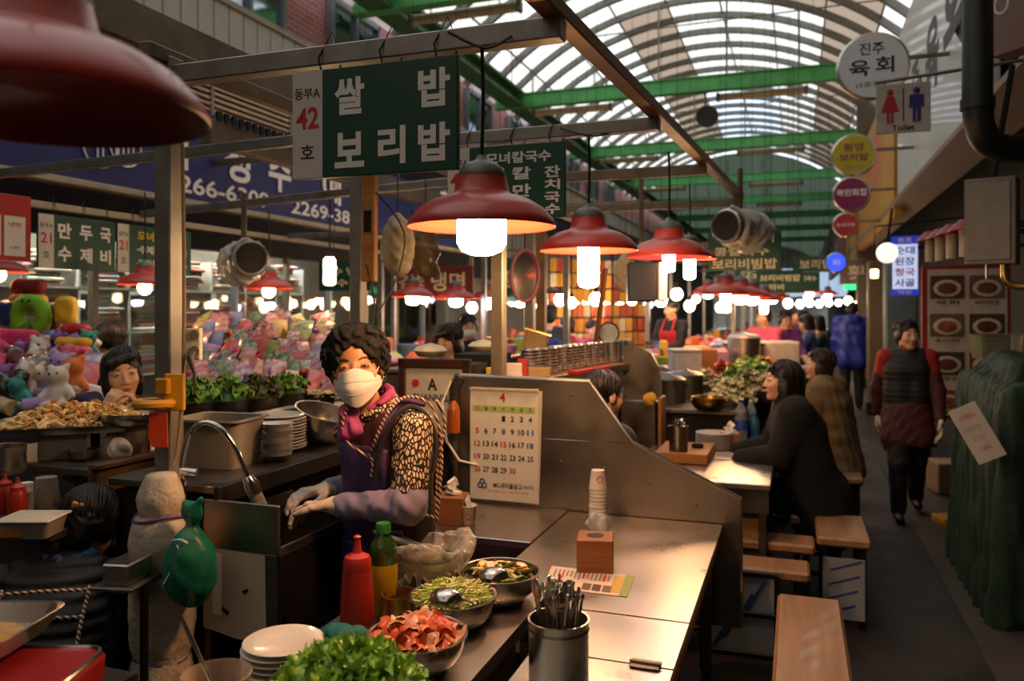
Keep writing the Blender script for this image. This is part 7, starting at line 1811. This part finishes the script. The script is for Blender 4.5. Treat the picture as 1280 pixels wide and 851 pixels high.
for b in range(11):
    y = 3.1+b*.62
    un = thing('textile_shelf', 'shelf bay of folded textiles behind the shop glass, bay %s from the left' % ('first', 'second', 'third', 'fourth', 'fifth', 'sixth', 'seventh', 'eighth', 'ninth', 'tenth', 'eleventh')[b], 'shelf', (-6.75, y, 0))
    for z in (.5, .95, 1.4, 1.85): mb = MB(); mb.box((0, 0, z), (.45, .62, .02)); part('shelf_board', mb, FRIDGE, un)
    mb = MB(); mb.box((0, .31, 1.1), (.45, .02, 2.2)); part('side_panel', mb, FRIDGE, un)
    for li_, z in enumerate((.95, 1.4, 1.85)):
        n_ = q.randint(7, 9)
        for k in range(n_): solid('folded_cloth', fold[q.randrange(12)], None, 'folded cloth on the %s board of the %s textile bay' % (lv[li_+1], ('first', 'second', 'third', 'fourth', 'fifth', 'sixth', 'seventh', 'eighth', 'ninth', 'tenth', 'eleventh')[b]), 'cloth', (-6.72+q.uniform(-.03, .03), y+q.uniform(-.06, .06), z+.011+k*.0425), group='folded textiles in the glass shop')
for k in range(4):
    t = thing('shop_light', ('first', 'second', 'third', 'fourth')[k]+' ceiling tube inside the textile shop', 'ceiling light', (-6.45, 3.6+k*1.9, 2.62)); mb = MB(); mb.box((0, 0, .03), (.12, 1.2, .04), bev=.004); part('housing', mb, WHITE, t); mb = MB(); mb.tube([(0, -.55, 0), (0, .55, 0)], .018, 10); part('tube', mb, bulbmat('shop_tube_glow', 'f4ecd8', 240.), t)  # unseen tubes, added to brighten the folded cloth behind the glass
# ------------------------------------------------------------------ right side signs
def round_sign(label, px, py, d, dia, face, items, rim=None, cat='sign'):
    t = thing('round_sign', label, cat, Wd(px, py, d), .0)
    part('disc', MB().lathe([(0, -.03), (dia/2, -.03), (dia/2, .03), (0, .03)], 40), face, t, rot=(PI/2, 0, 0))
    part('rim', MB().tube([(dia/2*math.cos(a), 0, dia/2*math.sin(a)) for a in np.linspace(0, 2*PI, 40, endpoint=False)], .028, 8, closed=True), rim or STEEL, t)
    print_on(t, [(a, b*dia, c*dia, w*dia, h*dia, m, bo) for (a, b, c, w, h, m, bo) in items])
    for o in list(t.children):
        if o.name.startswith('lettering'): o.location.y = -.032
    part('arm', bar((dia/2, 0, .05), (1.35-t.location.x, .0, .05), .035), RUSTY, t)
    return t
WSIGN = mat('round_sign_white', 'b9b6b4', .45, emit=.05, ecol='c8c8d0')
round_sign('round white raw beef sign with black brush letters high on the right', 1091, 83, 7.4, .58, WSIGN, [('진주', -.02, .27, .36, .2, BLACKP, .01), ('육', -.2, -.03, .3, .26, BLACKP, .02), ('회', .17, .0, .27, .26, BLACKP, .02), ('(2호점)', -.05, -.3, .4, .1, BLACKP, 0)])
round_sign('round yellow barley rice sign below the white round sign', 1067, 194, 9.6, .46, cm('b8a81c', .45), [('원앙', -.0, .2, .5, .2, cm('8a1f5a'), .02), ('보리밥', 0, -.06, .7, .2, cm('8a1f5a'), .02), ('2268-0081', 0, -.32, .5, .09, GREYP, 0)])
round_sign('round purple raw fish house sign under the yellow one', 1064, 243, 11.2, .45, cm('7a1c50', .45), [('북민회집', 0, .05, .85, .22, WHITE, .02)])
round_sign('small round red sign under the purple one', 1057, 281, 13.2, .36, cm('a83038', .45), [('순대국밥', 0, 0, .8, .18, WHITE, .01)])
bsg = round_sign('glowing blue round sign far down the aisle', 1045, 328, 17, .38, mat('lit_blue_sign', '2a46d0', .5, emit=1.2, ecol='2a4ae0'), [('회', 0, 0, .4, .3, WHITE, .02)])
# toilet sign on its rod
ts = thing('toilet_sign', 'small white toilet sign with red and blue figures on a rod', 'sign', Wd(1129, 135, 5.0), .0)
mb = MB(); mb.box((0, .005, 0), (.31, .01, .31), bev=.003); part('panel', mb, cm('aaa49c', .5), ts)
TR = cm('a01c20', .5); TB = cm('1c2470', .5)
def figure(cx, m, dress):
    mb = MB(); mb.ell((cx, -.003, .105), (.02, .003, .02), 12, 6)
    if dress: mb.prism([(cx-.02, .08), (cx+.02, .08), (cx+.05, -.02), (cx+.02, -.02), (cx+.018, -.09), (cx+.004, -.09), (cx+.004, -.02), (cx-.004, -.02), (cx-.004, -.09), (cx-.018, -.09), (cx-.02, -.02), (cx-.05, -.02)], -.004, -.001)
    else: mb.prism([(cx-.04, .08), (cx+.04, .08), (cx+.042, .0), (cx+.028, .0), (cx+.024, .05), (cx+.022, -.09), (cx+.004, -.09), (cx+.003, -.01), (cx-.003, -.01), (cx-.004, -.09), (cx-.022, -.09), (cx-.024, .05), (cx-.028, 0), (cx-.042, 0)], -.004, -.001)
    part('figure_mark', mb, m, ts)
figure(-.075, TR, True); figure(.075, TB, False)
mb = MB(); mb.box((0, -.002, .02), (.006, .002, .2)); part('divider_line', mb, BLACKP, ts)
print_on(ts, [('Toilet', 0, -.122, .13, .036, BLACKP, .02)])
part('hanging_rod', MB().tube([(-.16, .01, .175), (1.0, .01, .26)], .012, 8), GALV, ts)
for x in (-.1, .1): part('hook', MB().tube([(x, .005, .15), (x, .01, .185)], .004, 5), IRON, ts)
# long fascia boards
def wallboard(label, y0, y1, z0, z1, m, X=1.3, items=(), t=.12):
    r = thing('fascia_sign', label, 'sign', (X, (y0+y1)/2, (z0+z1)/2), -PI/2)
    mb = MB(); mb.box((0, t/2, 0), (y1-y0, t, z1-z0), bev=.006); part('panel', mb, m, r)
    if items: print_on(r, items)
    return r
def brushy(r, cx, cz, s, m, seed):
    q = random.Random(seed); mb = MB()
    return mb
BR = cm('3a3a3c', .6)
wallboard('big white fascia with grey brush letters at the upper right', 6.75, 12.0, 3.12, 5.3, mat('fascia_dull_white', 'b8b8ba', .35, var=.06, vs=1.5, coat=.3), items=[('회', 1.5, .15, 1.1, 1.0, BR, .04), ('육', .3, .0, .85, .75, BR, .04), ('주', -.9, .05, .7, .5, BR, .03), ('진주', 2.25, .2, .12, .4, REDP, .01)])
wallboard('faded orange and yellow fascia past the white one', 12.4, 24, 2.95, 5.0, mat('fascia_orange_yellow', 'a8641c', .6, 0, col2='a88a1c', vs=.5, stretch=(1, .3, 1)), items=[('신진상회', 2, .3, 4.5, .9, cm('c4582a'), .03), ('보리밥', -3, -.2, 3, .7, cm('8a2a20'), .03)])
wallboard('dull red fascia far down on the right', 24.5, 40, 2.9, 4.4, cm('6a3a34', .6), items=[('회집', 3, 0, 3, .7, cm('a89a90'), .02)])
mb = MB(); mb.prism([(1.28, 3.12), (1.62, 3.02), (1.62, 3.08), (1.28, 3.17)], 5.4, 30, 'y'); solid('canopy', mb, cm('7a6a54', .6), 'sloping beige canopy soffit under the right fascias', 'canopy')
bs2 = board('box_sign', 'brown pink box sign cut by the upper right corner', 'sign', .7, .62, Wd(1262, 10, 4.4)+Vector((.18, 0, .12)), -.9, cm('8a6a60', .6), .14); print_on(bs2, [('○', -.28, -.02, .1, .12, PAPER, .01), ('○', -.16, .05, .1, .12, PAPER, .01)])
# dark green drain pipe with an elbow
dp = thing('drain_pipe', 'thick dark green drain pipe bending at the right edge', 'pipe', (0, 0, 0))
c = [Wd(1222, -60, 4.5), Wd(1222, 60, 4.5), Wd(1222, 130, 4.5), Wd(1227, 165, 4.52), Wd(1243, 182, 4.55), Wd(1270, 186, 4.6), Wd(1330, 186, 4.7)]
part('pipe', MB().tube(smooth_pts(c, 5), .078, 20), mat('dark_green_pipe_paint', '1c221c', .45, var=.2), dp); part('collar', MB().tube([c[2]+Vector((0, 0, .03)), c[2]-Vector((0, 0, .03))], .088, 20), mat('dark_green_pipe_paint'), dp)
# electrical cabinet
eb = thing('electric_cabinet', 'grey electric cabinet hanging on the right shop front', 'cabinet', Wd(1237, 276, 4.6), -.35)
mb = MB(); mb.box((0, .08, 0), (.26, .16, .5), bev=.006); part('case', mb, cm('6a655c', .5), eb); mb = MB(); mb.box((-.005, -.004, 0), (.22, .01, .45), bev=.004); part('door', mb, cm('746f66', .5), eb)
part('strap', bar((.0, .1, .25), (.1, .1, .9), .03), IRON, eb); part('hook', MB().tube([(-.02, .02, -.25), (-.02, .02, -.33)], .006, 6), STEEL, eb); part('bent_pipe', MB().tube(smooth_pts([(.06, .08, -.24), (.07, .08, -.34), (.14, .09, -.38), (.3, .1, -.37)]), .02, 10), BRASSY, eb)
# water filter cups with red caps
for k in range(4):
    p = Wd((1163, 1176, 1190, 1207)[k], (312, 310, 306, 302)[k], (6.6, 6.2, 5.8, 5.4)[k])
    t = thing('filter_cartridge', 'white ribbed cup dispenser with a red cap, %s in the row' % ('farthest', 'third', 'second', 'nearest')[k], 'dispenser', p, group='red capped dispensers')
    part('cylinder', MB().lathe([(0, -.1), (.038, -.1)]+[(.038+.003*(j % 2), -.1+j*.018) for j in range(11)]+[(0, .1)], 18), cm('a89a86', .5), t); part('bracket', bar((0, 0, .12), (2.5-p.x, .0, .12), .02), IRON, t); part('cap', MB().lathe([(.105, .07), (.107, .08), (.07, .12), (.035, .15), (0, .155)], 20), cm('8a2030', .45), t)
# menu poster board
pb = thing('menu_poster', 'tall red framed menu poster with dish photos on the right', 'poster', (1.5, 8.5, 1.33), 0)
mb = MB(); mb.box((0, .02, 0), (.74, .04, 1.45), bev=.006); part('board', mb, cm('7a1418', .5), pb); patch(pb, .01, .0, .66, 1.38, cm('a89c92', .6), 'white_sheet', -.004)
nm_ = [('육회', '육회비빔밥'), ('육사시미', '산낙지'), ('녹두전', '간천엽'), ('천엽', '해물')]
lit_ = []
for r in range(4):
    for c in range(2):
        x = -.155+c*.33; z = .52-r*.36
        mb = MB(); mb.box((x, -.006, z), (.29, .006, .22)); ph = part('dish_photo', mb, cm(('4a2a20', '5a4a3a', '3a2a24', '6a3a2a')[(r+c) % 4], .5), pb)
        mb = MB(); mb.ell((x, -.011, z-.01), (.12, .004, .08), 20, 8); dsh = part('dish', mb, cm('b0a494', .4), ph); mb = MB(); mb.ell((x, -.015, z-.01), (.085, .004, .055), 18, 8); part('food', mb, cm(('7a2a20', '6a4a20', '9a5a38', '5a2018')[(r*2+c) % 4], .5, col2='3a1a10', vs=40.), ph)
        lit_ += [(nm_[r][c], x, z-.145, .2, .04, BLACKP, .02), ('신선한 재료 15,000', x, z-.18, .18, .015, GREYP, 0)]
print_on(pb, lit_)
for o in list(pb.children):
    if o.name.startswith('lettering'): o.location.y = -.004
for x in (-.3, .3): part('leg', bar((x, .03, -1.33), (x, .03, -.7), .03), IRON, pb)
# lit vertical sign, globe, pillar
vs_ = board('lit_sign', 'lit blue and white vertical menu sign beside the pillar', 'sign', .25, .6, Wd(1131, 332, 8.9), -.2, mat('lit_sign_face', 'c8d4f4', .5, emit=.55, ecol='c4d2ff'), .08)
patch(vs_, 0, .285, .28, .09, mat('lit_sign_blue', '2038b0', .5, emit=.4, ecol='2038c0'), 'top_band'); patch(vs_, 0, -.295, .28, .07, mat('lit_sign_blue'), 'bottom_band')
part('arm', bar((.1, .04, .2), (2.5-vs_.location.x, .3, .2), .03), IRON, vs_)
NAVYP = cm('1c2a7a', .5)
print_on(vs_, [('원조', 0, .285, .14, .06, WHITE, .02), ('순대', -.0, .17, .2, .09, NAVYP, .02), ('된장', .0, .05, .2, .09, NAVYP, .02), ('청국', -.0, -.07, .2, .09, REDP, .02), ('사골', .0, -.19, .2, .09, NAVYP, .02), ('백반', 0, -.295, .14, .045, WHITE, .01)])
gl_ = thing('globe_light', 'round white globe light under the right canopy', 'lamp', Wd(1109, 316, 9.0)); part('globe', MB().ell((0, 0, 0), .115, 24, 16), mat('soft_globe_glow', 'd8d4cc', .5, emit=1.1, ecol='e8e0d0'), gl_); part('stem', MB().tube([(0, 0, .11), (.05, 0, .5)], .015, 8), IRON, gl_)
lt = thing('lantern', 'small warm lantern under the right canopy', 'lamp', Wd(1093, 342, 10.2)); part('lantern_glass', MB().lathe([(0, -.06), (.045, -.055), (.05, .05), (0, .06)], 16), bulbmat('lantern_glow', 'ffd08a', 6.), lt); part('stem', MB().tube([(0, 0, .06), (0, 0, .6), (1.5, 0, .72)], .01, 6), IRON, lt)
for k, (px, d, w, col, lb) in enumerate(((1125, 9.4, .34, '4a5654', 'grey green pillar behind the walking woman'), (1097, 12.5, .3, '6a5a40', 'tan pillar past the grey green one'), (1080, 17, .3, '5a5044', 'brown pillar far down the right row'))):
    x, y = xy(px, d); mb = MB(); mb.box((0, 0, 1.2), (w, w, 2.4), bev=.02); o = solid('pillar', mb, cm(col, .6, bump=.1), lb, 'pillar', (x, y, 0)); mb = MB(); mb.box((0, 0, .1), (w+.04, w+.04, .2), bev=.01); part('plinth', mb, DARK, o)
x, y = xy(1068, 18); mb = MB(); mb.box((0, 0, 5.2), (.4, .4, 5.0)); solid('roof_column', mb, cm('5a4a3a', .7), 'brown steel column carrying the arched roof on the right', 'column', (x+.25, y, 0))
# green net over the bins
gn = thing('covered_bin', 'market bin draped in green netting at the right', 'bin', (1.3, 5.3, 0))
sd = SD(); sd.box((0, 0, .62), (.62, 1.3, 1.25), .06); sd.box((.05, .1, 1.22), (.5, .9, .3), .08, k=.1)
for k in range(9): sd.cap((-.33, -.6+.15*k, 0), (-.29, -.6+.15*k, 1.1), .05, .02, k=.05)
NET = mat('green_netting', '093220', .8, 0, col2='03120b', vs=9., bump=.6, bs=140)
mb = MB(); sd.into(mb, .02, lambda x, y, z: wrinkle(.012, 34, 3)(x, y, z*.25)+wrinkle(.008, 14, 1)(x, y, z)); part('netting', mb, NET, gn, ang=180)
nt2 = thing('hanging_net', 'dark green net hanging at the right edge', 'net', (1.12, 3.9, 0)); sd = SD()
for k in range(7): sd.cap((.06*k-.1, .05*math.sin(k*2), .2), (.05*k+.05, .04*math.cos(k), 1.75), .06, .035, k=.05)
mb = MB(); sd.into(mb, .02, wrinkle(.015, 22, 5)); part('netting', mb, mat('dark_netting', '0c2a18', .7, 0, col2='05140c', vs=20., bump=.5, bs=120), nt2, ang=180)
tubb = thing('clear_tub', 'clear plastic tub on the green netting', 'tub', Wd(1245, 448, 5.4), .2); V, Fc = rect_loft([(.12, .1, .03, 0), (.14, .12, .03, .16), (.15, .13, .03, .165)]); mb = MB(); mb.add(V, Fc, smooth=True); part('tub_body', mb, plasticmat('olive_tub', '6a705a', .6), tubb, ang=45)
def card(label, px, py, d, w, h, rot):
    t = thing('price_card', label, 'card', Wd(px, py, d), rot=rot); mb = MB(); mb.box((0, .003, 0), (w, .006, h)); part('sheet', mb, cm('a8a49e', .6), t)
    print_on(t, [('선지해장국', .0, h*.3, w*.6, h*.1, cm('a05a5a'), .01), ('내장탕', 0, h*.1, w*.5, h*.09, GREYP, .01), ('순대국', 0, -.08*h, w*.5, h*.09, GREYP, .01), ('7,000', 0, -.28*h, w*.4, h*.08, cm('a05a5a'), .01)])
card('white price card tilted on the green netting', 1221, 541, 4.02, .135, .29, (0, -.5, -.25)); card('blank white card behind the green netting', 1254, 480, 4.8, .1, .1, (0, .5, -.4))
mb = MB(); mb.box((0, 0, .14), (.4, .3, .28), bev=.01); solid('carton_box', mb, cm('7a6a50', .8), 'cardboard carton on the floor below the menu poster', 'box', (1.35, 8.1, 0), .2)
mb = MB(); mb.box((0, 0, .03), (.3, .2, .06), bev=.01); solid('yellow_block', mb, cm('a8781c', .6), 'yellow block on the floor by the netting', 'block', (1.16, 6.9, 0), .3)

# ------------------------------------------------------------------ far stalls down the middle
q = random.Random(77)
ordn = ['first', 'second', 'third', 'fourth', 'fifth', 'sixth', 'seventh', 'eighth', 'ninth', 'tenth', 'eleventh', 'twelfth', 'thirteenth', 'fourteenth', 'fifteenth', 'sixteenth']
GC = ['b0482a', 'c8942a', '6a8a2a', 'b8a890', '8a2a24', 'd0c0a0', '4a6a8a', 'a05a7a', '5a3a28', 'c86a3a']
gm = {}
def good(kind, col):
    if (kind, col) in gm: return gm[kind, col]
    mb = MB(); m = cm(col, .5)
    if kind == 'heap': mb.lathe([(0, 0), (.13, 0), (.15, .03), (.1, .09), (.04, .13), (0, .14)], 14, wob=lambda a, z: 1+.12*math.sin(5*a+20*z))
    elif kind == 'carton': mb.box((0, 0, .08), (.2, .16, .16), bev=.01)
    elif kind == 'jar': mb.lathe([(0, 0), (.05, 0), (.055, .14), (.035, .17), (.04, .2), (0, .2)], 14)
    elif kind == 'tub': mb.lathe([(0, 0), (.08, 0), (.1, .12), (.085, .12), (0, .09)], 16)
    elif kind == 'pack': mb.box((0, 0, .1), (.1, .04, .2), bev=.015)
    gm[kind, col] = mb.mesh(kind, [m]); return gm[kind, col]
GN = {'heap': ('food_heap', 'heap of food'), 'carton': ('carton', 'carton'), 'jar': ('storage_jar', 'jar'), 'tub': ('food_tub', 'tub'), 'pack': ('snack_pack', 'snack pack')}
CNm = {'b0482a': 'rust red', 'c8942a': 'golden', '6a8a2a': 'leaf green', 'b8a890': 'beige', '8a2a24': 'dark red', 'd0c0a0': 'cream', '4a6a8a': 'slate blue', 'a05a7a': 'rose', '5a3a28': 'brown', 'c86a3a': 'orange'}
def stall(i, cx, cy, w, l, z, n, where):
    t = thing('market_stall', '%s far stall counter %s' % (ordn[i], where), 'stall', (cx, cy, 0)); mb = MB(); mb.box((0, 0, z-.02), (w, l, .04), bev=.006); part('worktop', mb, STEEL, t); mb = MB(); mb.box((0, 0, z/2-.03), (w-.06, l-.06, z-.06)); part('counter_body', mb, cm('4a4238', .6), t)
    for s_ in (-1, 1): part('post', bar((s_*(w/2-.05), l/2, z), (s_*(w/2-.05), l/2, 2.5), .05), GALV, t)
    part('cross_beam', bar((-w/2, l/2, 2.45), (w/2, l/2, 2.45), .05), RUSTY, t)
    for k in range(n):
        kd = q.choice(list(GN)); col = q.choice(GC); o = solid(GN[kd][0], good(kd, col), None, '%s %s on the %s far stall %s' % (CNm[col], GN[kd][1], ordn[i], where), GN[kd][1].split()[0], (cx+q.uniform(-.45, .45)*w, cy+q.uniform(-.45, .45)*l, z+.001), q.uniform(0, 6), group='goods on the far stalls'); o.scale = (q.uniform(.8, 1.4),)*3
for i, cy in enumerate((9.4, 11.4, 13.6, 16, 18.8, 22, 26)): stall(i, -1.25, cy, 1.15, 1.5, 1.0, 16 if i < 3 else 9, 'beside the aisle')
for i, cy in enumerate((7.3, 9.6, 12, 15)): stall(i, -3.75, cy, 1.2, 1.6, 1.1, 16, 'in the middle row')
# hanging snack curtains of gold packets behind the mirror
for i, (px, d) in enumerate(((700, 11.5), (725, 11.8), (752, 12.2), (778, 12.4), (800, 12.6))):
    x, y = xy(px, d); rk = thing('snack_rack', '%s rack of golden snack packets behind the cup shelf' % ordn[i], 'rack', (x, y, 0), .3)
    for s_ in (-1, 1): part('upright', bar((s_*.16, 0, 0), (s_*.16, 0, 2.5), .03), IRON, rk)
    for r in range(7):
        z = .9+r*.22; part('bar', bar((-.16, 0, z+.18), (.16, 0, z+.18), .012), IRON, rk)
        for c in range(3): o = part('packet', good('pack', q.choice(['c8942a', 'c86a3a', 'b0482a', 'd0c0a0', 'c8942a'])), None, rk, (-.1+.1*c, -.03, z-.03), q.uniform(-.3, .3))
# strings of bulbs in the distance
bl_ = [(1000, 378, 15), (1012, 377, 16), (1024, 378, 17), (1036, 377, 18.5), (1048, 377, 20), (985, 377, 13), (1060, 374, 15), (1078, 372, 22), (700, 372, 10), (714, 376, 11), (733, 373, 12), (745, 371, 9), (826, 372, 9), (846, 365, 10), (862, 380, 11), (590, 382, 11), (1008, 372, 24), (1030, 373, 27), (775, 380, 14), (1070, 379, 26), (900, 382, 13), (870, 372, 15), (610, 378, 12), (640, 374, 13), (664, 380, 12), (680, 372, 14), (757, 376, 13), (790, 372, 11), (810, 379, 13), (720, 380, 14)]  # last left-middle bulbs are added to warm the dim background
dw = ['near the lamp cluster', 'past the lamp cluster', 'over the far stalls', 'deep in the hall']
for k, (px, py, d) in enumerate(bl_): lamp('small bare bulb %s, %s counted from the cook' % (dw[min(3, int(d/7))], (ordn+['seventeenth', 'eighteenth', 'nineteenth', 'twentieth', 'twenty-first', 'twenty-second', 'twenty-third', 'twenty-fourth', 'twenty-fifth', 'twenty-sixth', 'twenty-seventh', 'twenty-eighth', 'twenty-ninth', 'thirtieth'])[k]), Wd(px, py, d), 'globe', B_FAR if k % 4 else B_COOL, roof_gap(Wd(px, py, d)), 1.3, 'string of bare bulbs in the hall', False, 'hanging_bulb')
for k, (px, py, d) in enumerate(((885, 366, 12.5), (965, 372, 12), (1012, 366, 16), (1035, 368, 20))): lamp('red lamp shade %s beyond the cluster' % ordn[k], Wd(px, py, d), 'dome', B_WARM2, roof_gap(Wd(px, py, d)), 1.1, 'far red lamps')
# bright far sign and banner signs
fs = board('lit_sign', 'pale blue lit banner across the far end of the hall', 'sign', 2.6, 1.2, Wd(1018, 353, 34), 0, mat('pale_banner_glow', 'b8d0e8', .5, emit=.7, ecol='b8d4f0'), .1)
gnm = board('lit_sign', 'green neon strip sign far down on the right', 'sign', .9, .22, Wd(1077, 357, 22), 0, mat('green_neon_glow', '3ad07a', .5, emit=1.6, ecol='30e080'), .05)
for k, (px, py, d, w, h, col, tx) in enumerate(((1082, 340, 20, 1.2, .6, '8a6a60', '횟집'), (945, 344, 17, .9, .4, '12503a', '칼국수'), (1020, 330, 20, 1.1, .4, '2a4a3a', '보리밥'), (560, 352, 9, .6, .35, '7a2a2a', '냉면'), (635, 352, 9.5, .25, .5, '2a6a4a', '떡'), (520, 352, 10, .7, .3, '8a3a3a', '김밥'))):
    r_ = board('hanging_sign', ('brownish sign past the green neon', 'green noodle sign above the far bulbs', 'dim green sign below the far girders', 'dark red sign behind the back lamps', 'narrow green sign near the tan post', 'dull red sign behind the dried goods bag')[k], 'sign', w, h, Wd(px, py, d), 0, cm(col, .5)); print_on(r_, [(tx, 0, 0, w*.7, h*.6, CREAM, .02)]); wires(r_, (-w*.3, w*.3), h/2, h/2+roof_gap(r_.location)-h/2-.1)
